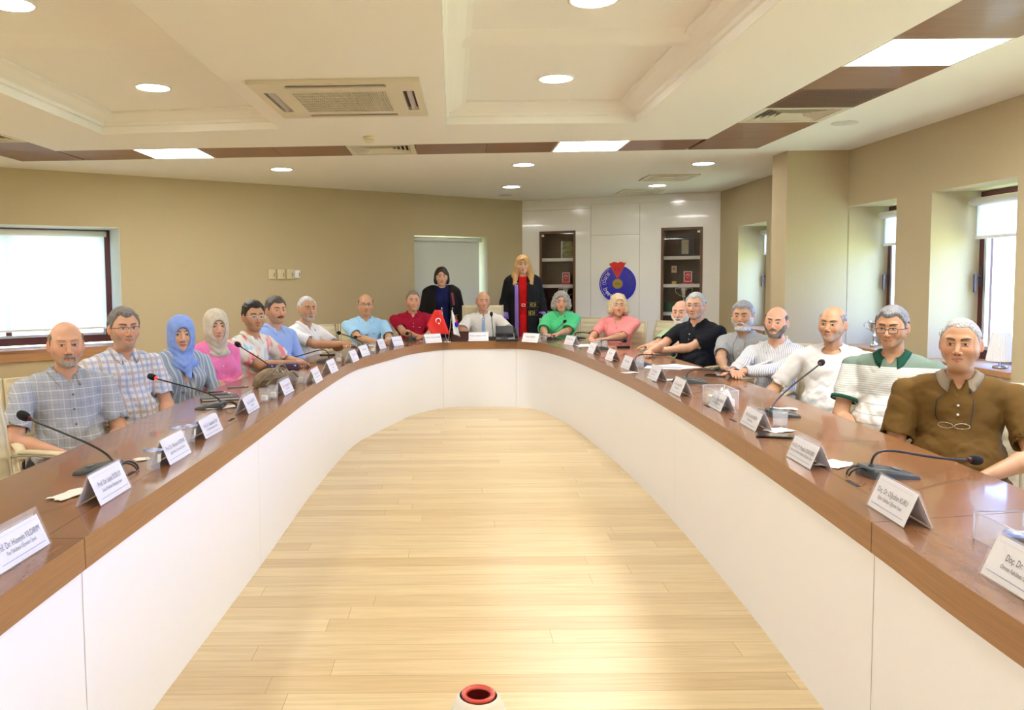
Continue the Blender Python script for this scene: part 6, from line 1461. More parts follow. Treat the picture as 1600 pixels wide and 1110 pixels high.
# ================================================================ THINGS ON THE TABLE
inv_t = [(a, b_) for a, b_ in zip(inn, outt)]
def tangent(p):
    i = nearest(p); t_ = (inn[min(i+1, n_in-1)]-inn[max(i-1, 0)]).normalized(); return t_
n_in = len(inn)
M_acr = mat('acrylic', (.96, .96, 1.), .04, alpha=.10, spec=.8); M_paper = mat('card_white', (.90, .90, .95), .55); M_ink = mat('ink_dark_blue', (.05, .06, .20), .6); M_inkr = mat('ink_red', (.35, .03, .08), .6); M_line = mat('print_line', (.20, .22, .38), .6)
plates = [
 ((4, 898), (82, 850), 'Prof. Dr. Hüseyin YILDIRIM', 'Fen Fakültesi Öğretim Üyesi', 'name plate standing at the left picture edge, nearest on the left side'),
 ((158.6, 793), (206, 762), 'Prof. Dr. Leyla İDİKUT', 'Ziraat Fakültesi Öğretim Üyesi', 'name plate in front of the leftmost microphone base'),
 ((267, 728.6), (300, 708), 'Prof. Dr. Mehmet ACEMAR', 'Sağlık Bilimleri Enstitüsü Müdürü', 'name plate right after the foil-lidded water cup on the left side'),
 ((321, 688), (351, 672), 'Prof. Dr. Abdulkadir ŞEN', 'Fen Fakültesi Enstitüsü Müdürü', 'name plate with three printed lines, fourth on the left side from the camera'),
 ((387, 650.5), (409, 635.4), 'Prof. Dr. Adil AKYÜZ', 'Senato Üyesi', 'name plate beside the black notebook and pens on the left'),
 ((444, 620), (462, 610.8), 'Prof. Dr. Mustafa KÜÇÜK', 'Fakültesi Dekanı', 'name plate printed in red, in front of the brown handbag'),
 ((493, 602), (507, 592.5), 'Prof. Dr. Adem ATİK', 'Mühendislik Fakültesi Dekanı', 'name plate before the drooping microphone on the left'),
 ((517, 585), (531, 579.4), 'Prof. Dr. Vedat CEM', 'Fakültesi Dekanı', 'name plate near the phone on the left far part'),
 ((552.5, 567.6), (562, 563), 'Prof. Dr. Ali ÖZ', 'Orman Fakültesi', 'ninth name plate along the left side from the camera'),
 ((568, 559), (578, 554), 'Prof. Dr. Can ER', 'Tıp Fakültesi Dekanı', 'tenth name plate along the left side from the camera'),
 ((595, 547.6), (604, 543), 'Prof. Dr. Ece AY', 'Fakültesi Dekanı', 'name plate at the left corner bend in front of the sky blue polo man'),
 ((615, 541.7), (633, 540), 'Prof. Dr. İlhan TAŞ', 'Rektör Yrd.', 'name plate between the sky blue and crimson polo men'),
 ((663, 536.7), (694, 536), 'Prof. Dr. Alan Ersin ÖREN', 'Rektör Yardımcısı', 'name plate left of the two little flags'),
 ((730, 534), (765, 533), 'Prof. Dr. Alptekin YASIM', 'Rektör', 'name plate in front of the bald man in the middle'),
 ((811, 535), (843, 535.7), 'Bektaş YORULM', 'Genel Sekreter', 'name plate right of the desk telephone'),
 ((878, 538), (896.7, 541), 'Prof. Dr. Mine ÜNSAL', 'Fakültesi', 'name plate in front of the woman in green'),
 ((916, 550.5), (926.7, 555), 'Prof. Dr. Lale', 'Fakültesi', 'small name plate at the right corner bend'),
 ((944.5, 561.5), (955, 565.7), 'Prof. Dr. Esra', 'Fakültesi', 'name plate with red print on the right far part'),
 ((968, 574), (982.4, 580), 'Prof. Dr. Osman', 'Dekanı', 'name plate beside the half-filled glass on the right far part'),
 ((1010, 590.7), (1025, 597.7), 'Prof. Dr. Gülüzar', 'Fakültesi Dekanı', 'name plate before the loose papers on the right'),
 ((1045, 612.7), (1062, 621), 'Prof. Dr. Kemal KISA', 'Fakültesi Dekanı', 'name plate before the low microphone base on the right'),
 ((1103.5, 632), (1127.5, 648), 'Prof. Dr. Ömer Süha GÜNDOĞ', 'Fen Fakültesi Öğretim Üyesi', 'name plate inside the clear acrylic box stand'),
 ((1153, 659), (1182, 678.7), 'Prof. Dr. Sıtkı KEDİM', 'Fakültesi Dekanı', 'name plate beside the water glass on the right'),
 ((1226.5, 712.8), (1266, 735.5), 'Prof. Dr. M. Mustafa KISAKÜREK', 'Kredi ve Yurt Bilimi Fakültesi Öğretim Üyesi', 'name plate behind the black phone on the right'),
 ((1355, 790), (1409, 826), 'Doç. Dr. Oğuzhan KURU', 'Eğitim Fakültesi Öğretim Üyesi', 'name plate in front of the nearest right microphone base'),
 ((1530, 896), (1622, 955), 'Doç. Dr. Ferhat', 'Orman Fakültesi Öğretim', 'largest name plate, cut by the right picture edge'),
]
for i, (pa, pb, t1, t2, lab) in enumerate(plates):
    a = P(*pa, TZ); b_ = P(*pb, TZ); mid = (a+b_)/2; wdt = .24 if i < 25 else .24
    if i == 0: mid = b_-(b_-a).normalized()*.12
    if i == 25: mid = a+(b_-a).normalized()*.12
    X_ = (b_-a); X_.z = 0; X_.normalize(); tg = tangent(mid); 
    if tg.dot(X_) < 0: tg = -tg
    wreal = (b_-a).length
    if 5 < i < 24: wdt = min(.24, max(.19, wreal*1.0))
    X_ = (tg*1.4+X_).normalized()
    ang = math.atan2(X_.y, X_.x)
    # outward direction (away from the inner edge) = local +Y
    root = empty('name_plate', (mid.x, mid.y, TZ), ang, label=lab, category='name plate', group='name plates along the table edge')
    hgt, dep = .098, .082; hw = wdt/2
    th_ = math.atan2(dep/2, hgt)
    mb = MB()
    for s_ in (0, 1):
        y0, y1 = (0, dep/2) if s_ == 0 else (dep, dep/2)
        nrm = Vector((0, -math.cos(th_), math.sin(th_))) if s_ == 0 else Vector((0, math.cos(th_), math.sin(th_)))
        mb.poly([Vector((-hw, y0, .001)), Vector((hw, y0, .001)), Vector((hw, y1, hgt+.006)), Vector((-hw, y1, hgt+.006))], nrm*.002)
    mb.build('acrylic_stand', M_acr, root)
    frac = .84 if i in (0, 3, 4, 5, 23, 22, 21) else .97
    slope = Vector((0, dep/2, hgt)).normalized(); nrm = Vector((0, -math.cos(th_), math.sin(th_)))
    L_ = math.hypot(dep/2, hgt)*frac
    mb = MB()
    for s_ in (0, 1):
        if s_ == 0: pts = [Vector((-hw+.004, .002, .003)), Vector((hw-.004, .002, .003)), Vector((hw-.004, .002, .003))+slope*L_, Vector((-hw+.004, .002, .003))+slope*L_]; mb.poly(pts, -nrm*.0008)
        else:
            sl = Vector((0, -dep/2, hgt)).normalized(); n2 = Vector((0, math.cos(th_), math.sin(th_))); p0 = Vector((-hw+.004, dep-.002, .003)); p1 = Vector((hw-.004, dep-.002, .003)); mb.poly([p0, p1, p1+sl*L_, p0+sl*L_], -n2*.0008)
    mb.build('card', M_paper, root)
    Mx = Matrix(((1, 0, 0, 0), (0, slope.y, nrm.y, .002), (0, slope.z, nrm.z, .003), (0, 0, 0, 1))) @ Matrix.Translation((0, 0, .0027))
    def line_of_text(txt, size, yy, mi, xs):
        vs, fs = text_mesh(txt, size, None, None, 0, 'CENTER', 0, xs)
        w_ = max(v.x for v in vs)-min(v.x for v in vs); k_ = min(1, (wdt-.03)/w_)
        return [Mx @ Vector((v.x*k_, v.y+yy, 0)) for v in vs], fs
    mb = MB(); vs, fs = line_of_text(t1, .0235, L_*.60, 0, .74); mb.add(vs, fs, 0); mb.build('printed_name', M_inkr if i in (5, 17) else (M_ink if i < 13 else mat('ink_black', (.04, .04, .06), .6)), root)
    if i < 8 or i > 18:
        mb = MB(); vs, fs = line_of_text(t2, .0155, L_*.38, 0, .74); mb.add(vs, fs, 0); mb.build('printed_title', M_ink if i < 13 else mat('ink_black'), root)
    mb = MB(); z_ = L_*.15; mb.poly([Mx @ Vector((-hw+.02, z_, -.0004)), Mx @ Vector((hw-.02, z_, -.0004)), Mx @ Vector((hw-.02, z_+.0014, -.0004)), Mx @ Vector((-hw+.02, z_+.0014, -.0004))], nrm*.0003); mb.build('printed_rule', M_line, root)
    mb = MB()
    if i in (0, 1, 24, 25):
        for k in range(28):
            x0 = -hw+.02+(wdt-.04)*k/28; y_ = L_*.86; s2 = (wdt-.04)/28
            mb.add([Mx @ Vector((x0, y_, 0)), Mx @ Vector((x0+s2*.45, y_+.005, 0)), Mx @ Vector((x0+s2*.9, y_, 0)), Mx @ Vector((x0+s2*.45, y_+.0025, 0))], [(0, 1, 2, 3)])
        mb.build('printed_border', mat('border_grey', (.55, .56, .66), .6), root)
# ---- gooseneck microphones
M_mbase = mat('mic_base_grey', (.05, .06, .065), .4); M_foam = add_bump(mat('mic_foam', (.008, .008, .01), .95), 900, .6, .002); M_ring = mat('mic_ring_dark', (.06, .008, .012), .35); M_ringl = mat('mic_ring_lit', (.5, .01, .02), .3, emit=1.2, ecol=(1, .02, .02))
def mic(base, head, Yh, label, bend=None, cable=True, stem0=None, size=1.):
    b_ = P(*base, TZ); h_ = PY(*head, Yh); tg = tangent(b_); i = nearest(b_); outd = (outt[i]-inn[i]).normalized()
    rz = math.atan2(outd.y, outd.x)-math.pi/2
    root = empty('gooseneck_microphone', (b_.x, b_.y, TZ), rz, label=label, category='microphone', group='gooseneck microphones on the table')
    Ri = Matrix.Rotation(-rz, 3, 'Z'); L = lambda v: Ri @ (v-Vector((b_.x, b_.y, TZ)))
    hw = .062*size; mb = MB()
    rings = []
    for y, w_, z in ((-.075, hw*.80, .030), (-.070, hw*.86, .036), (-.035, hw*.95, .034), (.02, hw, .022), (.072, hw*.98, .012), (.078, hw*.92, .006)):
        y *= size; rings.append([Vector((-w_, y, 0)), Vector((w_, y, 0)), Vector((w_*.97, y, z*.7)), Vector((w_*.85, y, z)), Vector((-w_*.85, y, z)), Vector((-w_*.97, y, z*.7))])
    mb.loft(rings, True, True, 0, False); mb.build('mic_base', M_mbase, root, bevel=.002)
    mb = MB(); mb.rbox((0, .03*size, .0235), (.045, .022, .006), .006, R=Matrix.Rotation(-.18, 3, 'X')); mb.build('talk_button', mat('mic_button', (.16, .17, .18), .4), root)
    s0 = L(stem0) if stem0 is not None else Vector((0, -.052*size, .030)); hl = L(h_)
    d_ = hl-s0
    if bend is None: c1 = s0+Vector((0, -.01, 1))*.06; c2 = hl-d_.normalized()*.10
    else: c1 = s0+Vector((0, 0, bend)); c2 = hl-Vector((d_.x, d_.y, 0))*.62+Vector((0, 0, bend*.10))
    pts = [s0*(1-t_)**3+c1*3*t_*(1-t_)**2+c2*3*t_*t_*(1-t_)+hl*t_**3 for t_ in [k/20 for k in range(21)]]
    mb = MB(); mb.lathe([(.010, -.004), (.010, .006), (.006, .012)], s0, 12); mb.tube(pts, .0045, 8); mb.build('gooseneck', M_black, root)
    dn = (pts[-1]-pts[-3]).normalized(); q = dn.to_track_quat('Z', 'Y').to_matrix()
    mb = MB(); mb.lathe([(.0065, -.012), (.0095, -.004), (.0095, .002)], pts[-1], 14, R=q); mb.build('light_ring', M_ringl if 'plaid' in label else M_ring, root)
    mb = MB(); mb.lathe([(.008, .001), (.0155, .006), (.0185, .018), (.0185, .032), (.0150, .044), (.008, .050), (.001, .052)], pts[-1], 18, R=q, caps=True); mb.build('foam_cap', M_foam, root)
    if cable:
        mb = MB()
        for o in (-.012, .012): mb.tube(catmull([(o, -.072*size, .020), (o*1.2, -.105, .034), (o, -.135, .022), (o*.6, -.145, .003)], 5), .0035, 6)
        mb.build('cable', M_black, root)
    return root
mic((155, 737), (45, 654), 3.05, 'gooseneck microphone nearest on the left side, pointing at the leftmost man')
mic((330, 638), (243, 591), 4.55, 'gooseneck microphone leaning toward the plaid shirt man')
mic((428, 598), (375, 541), 5.75, 'gooseneck microphone rising over the handbag on the left')
mic((505, 566), (438, 562), 6.75, 'drooping gooseneck microphone in front of the tie-dye shirt man', bend=.16)
mic((562, 543), (531, 521), 7.7, 'gooseneck microphone beside the hands of the white shirt man')
mic((606, 530), (557, 527), 8.6, 'low gooseneck microphone before the sky blue polo man', bend=.08)
mic((640, 532), (637.5, 521), 9.3, 'short gooseneck microphone in front of the crimson polo man', bend=.09)
mic((771, 530), (768, 494), 9.35, 'upright gooseneck microphone in front of the man with the tie')
mic((865, 531), (881, 504), 9.35, 'gooseneck microphone in front of the woman in green')
mic((903, 530), (921, 521), 9.0, 'gooseneck microphone between the green and salmon clad women', bend=.07)
mic((943, 546), (973, 532.6), 8.0, 'gooseneck microphone in front of the woman in salmon', bend=.09)
mic((1002, 571), (1050, 554.5), 6.9, 'gooseneck microphone reaching across the black polo man\'s hands', bend=.10)
mic((1085, 598), (1147, 580.5), 5.6, 'gooseneck microphone pointing at the pin-striped shirt man\'s hands', bend=.10)
mic((1222, 650), (1281, 569), 4.55, 'gooseneck microphone rising toward the white T-shirt man')
mic((1385, 743), (1516, 719), 2.90, 'gooseneck microphone nearest on the right side, lying low before the olive polo man', bend=.12, size=1.12)
# ---- cups, glasses, boxes
M_cup = mat('cup_plastic', (.95, .97, 1.), .05, alpha=.13, spec=.8); M_foil = mottled('cup_foil', (.75, .78, .85), (.10, .18, .60), 26, (1, 1, 1), .3, 1)
M_water = mat('cup_water', (.80, .88, .92), .03, alpha=.14, spec=.8); M_cupl = mat('cup_label_cream', (.80, .76, .60), .5)
def lidded(base, label):
    p = P(*base, TZ); root = empty('water_cup', p, random.random(), label=label, category='cup', group='foil-lidded plastic water cups')
    mb = MB(); mb.lathe([(.024, 0), (.0245, .003), (.031, .074)], (0, 0, 0), 20, caps=False); mb.lathe([(.001, .001), (.024, .001)], (0, 0, 0), 20, caps=False); mb.build('cup_wall', M_cup, root)
    mb = MB(); mb.lathe([(.0235, .003), (.028, .058), (.001, .058)], (0, 0, 0), 20, caps=False); mb.build('water', M_water, root)
    mb = MB(); rings = [[Vector((math.cos(a)*r_, math.sin(a)*r_, z)) for a in np.linspace(-.9, 1.1, 9)] for r_, z in ((.0275, .028), (.0302, .060))]; mb.loft(rings, False, False, 0, True); mb.build('cup_label', M_cupl, root)
    mb = MB(); ring0 = [Vector((math.cos(2*math.pi*k/24)*(.037+.002*math.sin(k*2.1)), math.sin(2*math.pi*k/24)*(.037+.002*math.cos(k*1.7)), .073+.002*math.sin(k*1.3))) for k in range(24)]
    mb.add([Vector((0, 0, .0765))]+ring0, [(0, k+1, (k+1) % 24+1) for k in range(24)], 0, True); o_ = mb.build('foil_lid', M_foil, root); o_.modifiers.new('t', 'SOLIDIFY').thickness = .0006
lidded((240, 733), 'foil-lidded water cup nearest on the left side, beside a napkin'); lidded((278, 694), 'foil-lidded water cup half hidden behind the third left name plate'); lidded((296, 691), 'foil-lidded water cup touching the fourth left name plate')
lidded((1592, 880), 'foil-lidded water cup at the right picture edge in the clear box'); lidded((1625, 893), 'foil-lidded water cup beyond the right picture edge'); lidded((851, 533.5), 'small lidded water cup before the woman in green')
def glass(base, label, water=.045, h=.085, r=.032, nap=False):
    p = P(*base, TZ); root = empty('drinking_glass', p, label=label, category='glass', group='clear drinking glasses on the table')
    mb = MB(); mb.lathe([(r*.86, 0), (r*.88, .003), (r, h), (r-.002, h), (r*.86-.002, .008), (.001, .008)], (0, 0, 0), 24, caps=False); mb.lathe([(.001, .0), (r*.86, 0)], (0, 0, 0), 24, caps=False); mb.build('glass_wall', M_cup, root)
    mb = MB(); mb.lathe([(r*.84, .009), (r*.92, water), (.001, water)], (0, 0, 0), 24, caps=False); mb.build('water', M_water, root)
    if nap: mb = MB(); mb.rbox((0, 0, .028), (.036, .034, .03), .01); mb.build('sugar_sachet', M_cupl, root)
glass((413, 629), 'left one of two glasses beside the black notebook', nap=True); glass((427, 624), 'right one of two glasses beside the red-printed name plate', nap=True)
glass((456, 602), 'left glass of the pair beside the red-printed name plate', nap=True); glass((470, 599), 'right glass of the pair before the drooping microphone', nap=True)
glass((529, 567), 'glass beside the phone on the left far part', nap=True); glass((583, 551), 'glass at the left corner bend of the table', nap=True); glass((611, 538), 'glass by the arm of the sky blue polo man')
glass((934, 546), 'glass left of the blue-grey microphone base on the right far part'); glass((945, 543), 'glass in front of the salmon jumper woman'); glass((1000, 575), 'half-filled glass before the black polo man\'s hands')
glass((1219, 667), 'glass of water on a napkin, nearest full glass on the right', water=.035, h=.075, r=.036)
def acrylic_box(p, rz, size, label, tissue=None):
    root = empty('acrylic_box', p, rz, label=label, category='box'); w_, d_, h_ = size; t_ = .003
    mb = MB(); mb.box((0, 0, t_/2+.001), (w_, d_, t_)); mb.box((-w_/2, 0, h_/2), (t_, d_, h_)); mb.box((w_/2, 0, h_/2), (t_, d_, h_)); mb.box((0, -d_/2, h_/2), (w_, t_, h_)); mb.box((0, d_/2, h_/2), (w_, t_, h_)); mb.build('box_wall', M_acr, root)
    mb = MB(); e = .0022; mb.tube([(-w_/2, -d_/2, h_), (w_/2, -d_/2, h_), (w_/2, d_/2, h_), (-w_/2, d_/2, h_), (-w_/2, -d_/2, h_)], e, 6)
    for x in (-1, 1):
        for y in (-1, 1): mb.tube([(x*w_/2, y*d_/2, 0), (x*w_/2, y*d_/2, h_)], e, 6)
    mb.build('box_edge', mat('acrylic_edge', (.8, .85, 1.), .1, alpha=.6, spec=.9), root)
    if tissue: crumple(tissue, (0, 0, 0), 'x')
    return root
def crumple(size, loc, label, rz=0., seed=0, parent=None, flat=False, cat='tissue', name='paper_tissue'):
    rnd = random.Random(seed); mb = MB(); n_ = 9; w_, d_, h_ = size; vs = []
    for i in range(n_):
        for j in range(n_):
            u_, v_ = i/(n_-1)-.5, j/(n_-1)-.5; e = 1-max(abs(u_), abs(v_))*2
            z = .0015+h_*((.5+.5*math.sin(i*1.9+seed))*(.4+.6*rnd.random())*(e > 0)) if not flat else .0015+h_*(.2+.8*abs(math.sin(u_*4+seed)))*(.6+.4*rnd.random())
            vs.append(Vector((u_*w_*(1+.12*rnd.uniform(-1, 1)), v_*d_*(1+.12*rnd.uniform(-1, 1)), z)))
    mb.add(vs, [(i*n_+j, (i+1)*n_+j, (i+1)*n_+j+1, i*n_+j+1) for i in range(n_-1) for j in range(n_-1)], 0, True)
    o_ = mb.build(name, mat('tissue_white', (.84, .83, .80), .8), parent, loc, rz, label=label, category=cat); o_.modifiers.new('t', 'SOLIDIFY').thickness = .0012; return o_
pb_ = P(1131, 640, TZ); acrylic_box((pb_.x+.02, pb_.y+.12, TZ), math.atan2(*reversed(tangent(pb_)[:2])), (.24, .12, .10), 'clear acrylic box holding a crumpled white tissue on the right')
crumple((.07, .06, .07), (pb_.x+.045, pb_.y+.13, TZ+.045), 'crumpled white tissue sticking out of the clear acrylic box', seed=3)
mb = MB(); mb.rbox((0, 0, .024), (.20, .09, .040), .006); mb.build('serviette_stack', mat('tissue_white', (.84, .83, .80), .8), loc=(pb_.x+.025, pb_.y+.125, TZ+.0045), rz=math.atan2(*reversed(tangent(pb_)[:2])), label='stack of folded white napkins lying in the clear acrylic box', category='napkin')
pb_ = P(1592, 868, TZ); acrylic_box((pb_.x+.03, pb_.y-.0, TZ), math.radians(88), (.26, .13, .075), 'clear acrylic box with lidded cups behind the right edge name plate')
def napkin(px, py, w_, d_, ang, label, seed=0, h=.006):
    p = P(px, py, TZ); crumple((w_, d_, h), (p.x, p.y, TZ+.0008), label, ang, seed, flat=True, cat='napkin', name='folded_napkin')
napkin(112, 774, .15, .07, 1.2, 'folded white napkin left of the first left microphone base', 1); napkin(222, 719, .06, .05, .6, 'small white napkin beside the nearest foil-lidded cup', 2, .004); napkin(345, 638, .17, .08, .5, 'white napkin between the second left microphone and the notebook', 3)
napkin(1225, 640, .13, .06, -.3, 'white napkin behind the water glass on the right', 4); napkin(1216, 674, .12, .09, .4, 'white napkin under the water glass on the right', 5, .003); napkin(1304, 727, .13, .09, .7, 'white napkin beside the fourth right name plate', 6, .004)
napkin(984, 583, .12, .07, .3, 'white napkin under the half-filled glass', 7, .003); napkin(1046, 595, .10, .07, .3, 'white napkin behind the papers name plate on the right', 8, .004)
def sheet(px, py, w_, d_, ang, label, col='sheet_white', c=(.84, .84, .85), z=.0006):
    p = P(px, py, TZ); mb = MB(); mb.box((0, 0, .0006), (w_, d_, .0012)); mb.build('paper_sheet', mat(col, c, .6), loc=(p.x, p.y, TZ+z), rz=ang, label=label, category='paper')
sheet(1060, 573, .21, .297, .5, 'white sheet lying before the black polo man'); sheet(1037, 575, .20, .28, 1.2, 'second white sheet under the grey leaflet', z=.002); sheet(1044, 575, .10, .21, 1.1, 'grey leaflet on the white sheets', 'leaflet_grey', (.42, .43, .48), z=.0035)
sheet(913, 540, .21, .29, .2, 'white sheet before the green blouse woman'); sheet(848, 526, .15, .10, .1, 'blue and white leaflet under the hands of the woman in green', 'leaflet_blue', (.45, .55, .85)); sheet(666, 533, .16, .10, .1, 'white sheet under the hand of the crimson polo man')
sheet(578, 540, .21, .15, .2, 'white notepad in front of the white shirt man'); 
def phone(px, py, ang, label, w_=.075, l_=.155, z=0.):
    p = P(px, py, TZ); root = empty('mobile_phone', (p.x, p.y, TZ+z), ang, label=label, category='phone')
    mb = MB(); mb.rbox((0, 0, .0045), (w_, l_, .009), .010); mb.build('phone_case', mat('phone_black', (.012, .012, .015), .35), root)
    mb = MB(); mb.rbox((0, 0, .0093), (w_-.008, l_-.008, .0012), .008); mb.build('phone_screen', mat('phone_glass', (.008, .01, .014), .05, coat=1.), root)
phone(1212, 683, 1.25, 'black mobile phone lying beside the fourth right name plate', .08, .165); phone(513, 555, 1.5, 'dark phone on the table before the light blue shirt man'); phone(1117, 588, 1.0, 'phone under the fingers of the pin-striped shirt man', .07, .14)
def pen(px, py, ang, label, z=.0045, c=(.03, .03, .035), l_=.14):
    p = P(px, py, TZ); root = empty('pen', (p.x, p.y, TZ+z), ang, label=label, category='pen')
    mb = MB(); mb.tube([(-l_/2, 0, 0), (l_*.30, 0, 0)], .0045, 10); mb.build('pen_barrel', mat('pen_%02d' % int(c[0]*99), c, .3), root)
    mb = MB(); mb.tube([(l_*.30, 0, 0), (l_*.46, 0, 0), (l_*.5, 0, 0)], [.0048, .003, .001], 10); mb.build('pen_tip', mat('trophy_silver'), root)
    mb = MB(); mb.box((-l_*.38, 0, .006), (.04, .002, .0015)); mb.build('pen_clip', mat('trophy_silver'), root)
p = P(343, 624, TZ); root = empty('notebook', (p.x, p.y, TZ), .35, label='black notebook with pens lying on it on the left side', category='notebook')
mb = MB(); mb.rbox((0, 0, .009), (.21, .15, .014), .006); mb.build('pages', mat('page_edge', (.6, .58, .52), .7), root)
for z in (.0022, .0172):
    mb = MB(); mb.rbox((0, 0, z), (.22, .158, .003), .006); mb.build('cover', mat('notebook_black', (.012, .014, .016), .45), root)
mb = MB(); mb.box((.07, 0, .0192), (.008, .16, .0012)); mb.build('elastic_band', M_black, root)
pen(338, 619, .35, 'dark pen on the black notebook, upper one', .024+.0005); pen(345, 622, .45, 'silver-clipped pen on the black notebook, lower one', .024+.0005, (.10, .10, .11)); pen(372, 606, .45, 'grey pen lying beyond the black notebook', c=(.25, .24, .24)); pen(497, 567, .3, 'gold-coloured pen beside the drooping microphone', c=(.45, .32, .08))
pen(667, 534, .4, 'blue pen beside the crimson polo man\'s hand', c=(.05, .07, .4), l_=.12); pen(565, 541, .3, 'small blue pen before the white shirt man', c=(.06, .06, .45), l_=.08)
# brown handbag and purple clutch
p = P(424, 606, TZ); root = empty('handbag', (p.x+.01, p.y+.06, TZ), .5, label='taupe leather handbag with knotted handles and glitter patch', category='handbag'); root.scale = (.82, .82, .82)
v = Vol((-.22, -.14, -.01), (.22, .14, .20), .006); v.ell((0, 0, .055), (.155, .085, .065), .02); v.cap((-.13, 0, .03), (.13, 0, .03), .05, .05, .04); v.cap((-.08, 0, .09), (.07, .0, .11), .05, .045, .05)
X2, Y2, Z2 = v.ax(); v.F += (.007*wob(X2, Y2, Z2, 38, 2)).astype(np.float32); v.F = np.maximum(v.F, (.004-Z2)+0*X2+0*Y2).astype(np.float32)
a, q_ = v.nets(); nets_obj('bag_body', a, q_, mottled('taupe_leather', (.20, .145, .085), (.28, .21, .13), 20, (1, 1, 1), .45), root)
for k, pts in enumerate(([(-.14, -.05, .03), (-.09, -.10, .10), (-.02, -.09, .15), (.05, -.05, .19), (.10, .0, .12)], [(-.15, -.02, .05), (-.05, -.09, .07), (.06, -.09, .10), (.14, -.05, .12), (.19, -.02, .07)], [(-.10, -.09, .02), (-.02, -.09, .10), (.02, -.03, .17)])):
    mb = MB(); mb.tube(catmull(pts, 6), .011, 8); mb.build('bag_handle', mottled('taupe_leather', (.1, .1, .1), (.1, .1, .1)), root)
mb = MB(); rnd = random.Random(5)
for k in range(46):
    c_ = Vector((.015+rnd.uniform(-.05, .05), -.075+rnd.uniform(-.006, .012), .125+rnd.uniform(-.03, .03))); mb.lathe([(.001, -.005), (.005, 0), (.001, .005)], c_, 6)
o_ = mb.build('glitter_patch', mat('glitter_silver', (.8, .78, .7), .12, .9), root, kind='stuff')
p = P(437, 583, TZ); root = empty('clutch_bag', (p.x-.02, p.y+.22, TZ), .25, label='dark purple clutch bag with rivets behind the handbag', category='bag')
mb = MB(); mb.rbox((0, 0, .026), (.25, .11, .050), .012); mb.build('clutch_body', mat('clutch_purple', (.085, .045, .12), .35), root, bevel=.004)
for x in (-.09, -.05, .09):
    mb = MB(); mb.lathe([(.008, 0), (.008, .003), (.001, .005)], (x, -.056, .034), 12, R=Matrix.Rotation(math.pi/2, 3, 'X')); mb.build('rivet', mat('trophy_silver'), root)
# black spectacle case / keys on the right far part
p = P(968, 544, TZ); root = empty('key_bunch', (p.x, p.y, TZ), .2, label='black key case and keys lying before the salmon jumper woman', category='keys')
mb = MB(); mb.rbox((.04, 0, .011), (.13, .05, .020), .008); mb.build('key_case', M_black, root)
for k in range(3):
    mb = MB(); mb.rbox((-.06-.012*k, .01-.015*k, .004+.003*k), (.055, .016, .0025), .006, rz=.5*k); mb.build('key', mat('trophy_silver'), root)
# flags on a chrome stand
fb = P(699, 535.5, TZ); FS = 9.2
root = empty('desk_flag_stand', (fb.x, fb.y+.06, TZ), label='chrome desk stand with two leaning poles for little flags', category='flag stand')
mb = MB(); mb.lathe([(.050, 0), (.050, .006), (.040, .010), (.012, .016), (.010, .03)], (0, 0, 0), 28); mb.build('stand_base', M_chrome, root)
R0 = root.location
polet = {}
for s_, nm_ in ((-1, 'r'), (1, 'w')):
    topv = Vector((s_*.060-.0, 0, .37)); mb = MB(); mb.tube([(s_*.010, 0, .012), topv], .0035, 8); mb.lathe([(.006, 0), (.007, .008), (.001, .018)], topv, 10); mb.build('flag_pole', M_chrome, root); polet[nm_] = topv
def flag(pole, wdt, hgt, m, lab, nm, emblem):
    tp = polet[pole]; mbv = MB(); n1, n2 = 10, 12; rows = []
    sx_ = -1 if pole == 'r' else 1
    for j in range(n2+1):
        v_ = j/n2; row = []
        for i in range(n1+1):
            u_ = i/n1; spread = wdt*(1-abs(.62-v_)*.9 if pole == 'r' else .25+.75*v_)
            x = (tp.x-.012) + (-(spread)*u_*.75+.10*v_*(1-u_)*1.0 if pole == 'r' else spread*u_*.6+.02*v_); y = -.006-.014*math.sin(u_*5+v_*2)
            row.append(Vector((x, y, tp.z-.01-hgt*v_-(.0 if pole == 'r' else .03*u_))))
        rows.append(row)
    mbv.loft(rows, False, False, 0, True)
    o_ = mbv.build(nm, m, None, R0, label=lab, category='flag'); o_.modifiers.new('t', 'SOLIDIFY').thickness = .001
    return o_, rows
fr, rw = flag('r', .21, .27, mat('flag_cloth_red', (.80, .03, .025), .7), 'small red Turkish flag with white crescent and star on the desk stand', 'desk_flag', 1)
mb = MB(); Mf = Matrix.Translation((-.125, -.028, .23)) @ Matrix.Rotation(math.radians(-75), 4, 'Y') @ Matrix.Rotation(math.pi/2, 4, 'X'); crescent(mb, Matrix.Translation((-.10, -.030, .245)) @ Matrix(((.25, .97, 0, 0), (0, 0, -1, 0), (-.97, .25, 0, 0), (0, 0, 0, 1))), .030, 0); mb.build('crescent_print', M_wpaint, fr)
fw_, rw = flag('w', .13, .27, mat('flag_cloth_white', (.80, .82, .88), .7), 'small white flag with a blue and red emblem on the desk stand', 'desk_flag', 1)
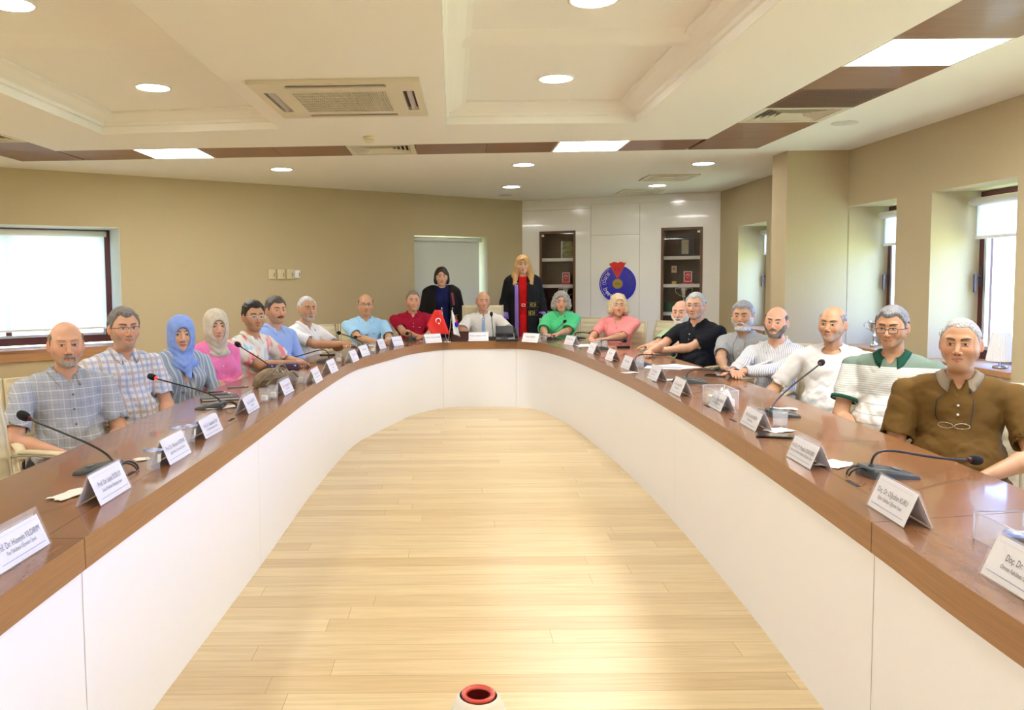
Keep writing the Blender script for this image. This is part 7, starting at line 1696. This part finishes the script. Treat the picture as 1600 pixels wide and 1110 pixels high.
mb = MB(); mb.lathe([(.034, 0), (.034, .001)], (.105, -.024, .20), 24, R=Matrix.Rotation(math.pi/2, 3, 'X'), sxy=(.62, 1)); eo = mb.build('emblem_print', mat('emblem_blue'), fw_)
mb = MB(); mb.poly([(.095, -.027, .262), (.118, -.027, .25), (.104, -.027, .205)], (0, -.001, 0)); mb.build('emblem_print', mat('emblem_red'), fw_)
# dark red leather desk box, telephone
p = P(718, 534.5, TZ); root = empty('desk_box', (p.x+.005, p.y+.12, TZ), label='dark red leather desk box between the flags and the middle name plate', category='box')
mb = MB(); mb.rbox((0, 0, .05), (.20, .12, .10), .006); mb.build('box_body', mat('oxblood_leather', (.045, .010, .010), .4), root)
mb = MB(); mb.rbox((0, 0, .104), (.206, .126, .007), .006); mb.build('box_lid', mat('oxblood_leather'), root)
p = P(793, 534.5, TZ); root = empty('desk_telephone', (p.x-.0, p.y+.13, TZ), math.radians(-2), label='black desk telephone with tilted display in front of the man with the tie', category='telephone')
mb = MB(); rings = [[Vector((x, y, z)) for y, z in ((-.09, 0), (.08, 0), (.08, .085), (.06, .09), (-.09, .025))] for x in (-.125, .125)]; mb.loft(rings, True, True, 0, False); mb.build('phone_body', M_black, root, bevel=.003)
mb = MB(); mb.rbox((-.02, .045, .125), (.20, .022, .09), .008, R=Matrix.Rotation(-.45, 3, 'X')); sc_ = mb.build('display_housing', M_black, root)
mb = MB(); mb.box((-.02, .064, .131), (.12, .002, .055), R=Matrix.Rotation(-.45, 3, 'X')); mb.build('phone_display', mat('phone_glass', (.008, .01, .014), .05), sc_)
mb = MB(); mb.tube(catmull([(.105, -.08, .055), (.105, -.04, .082), (.105, .04, .125), (.105, .075, .135)], 5), .018, 10); mb.build('handset', mat('handset_black', (.018, .018, .02), .3), root)
for i in range(4):
    for j in range(3):
        mb = MB(); mb.rbox((-.03+j*.026-.02, -.068+i*.022, .042+i*.0095), (.017, .014, .006), .003); mb.build('key_button', mat('phone_key', (.06, .06, .065), .4), root)
for ob in list(COL.objects):
    if ob.get('group') and sum(1 for q in COL.objects if q.get('group') == ob['group']) < 2: del ob['group']
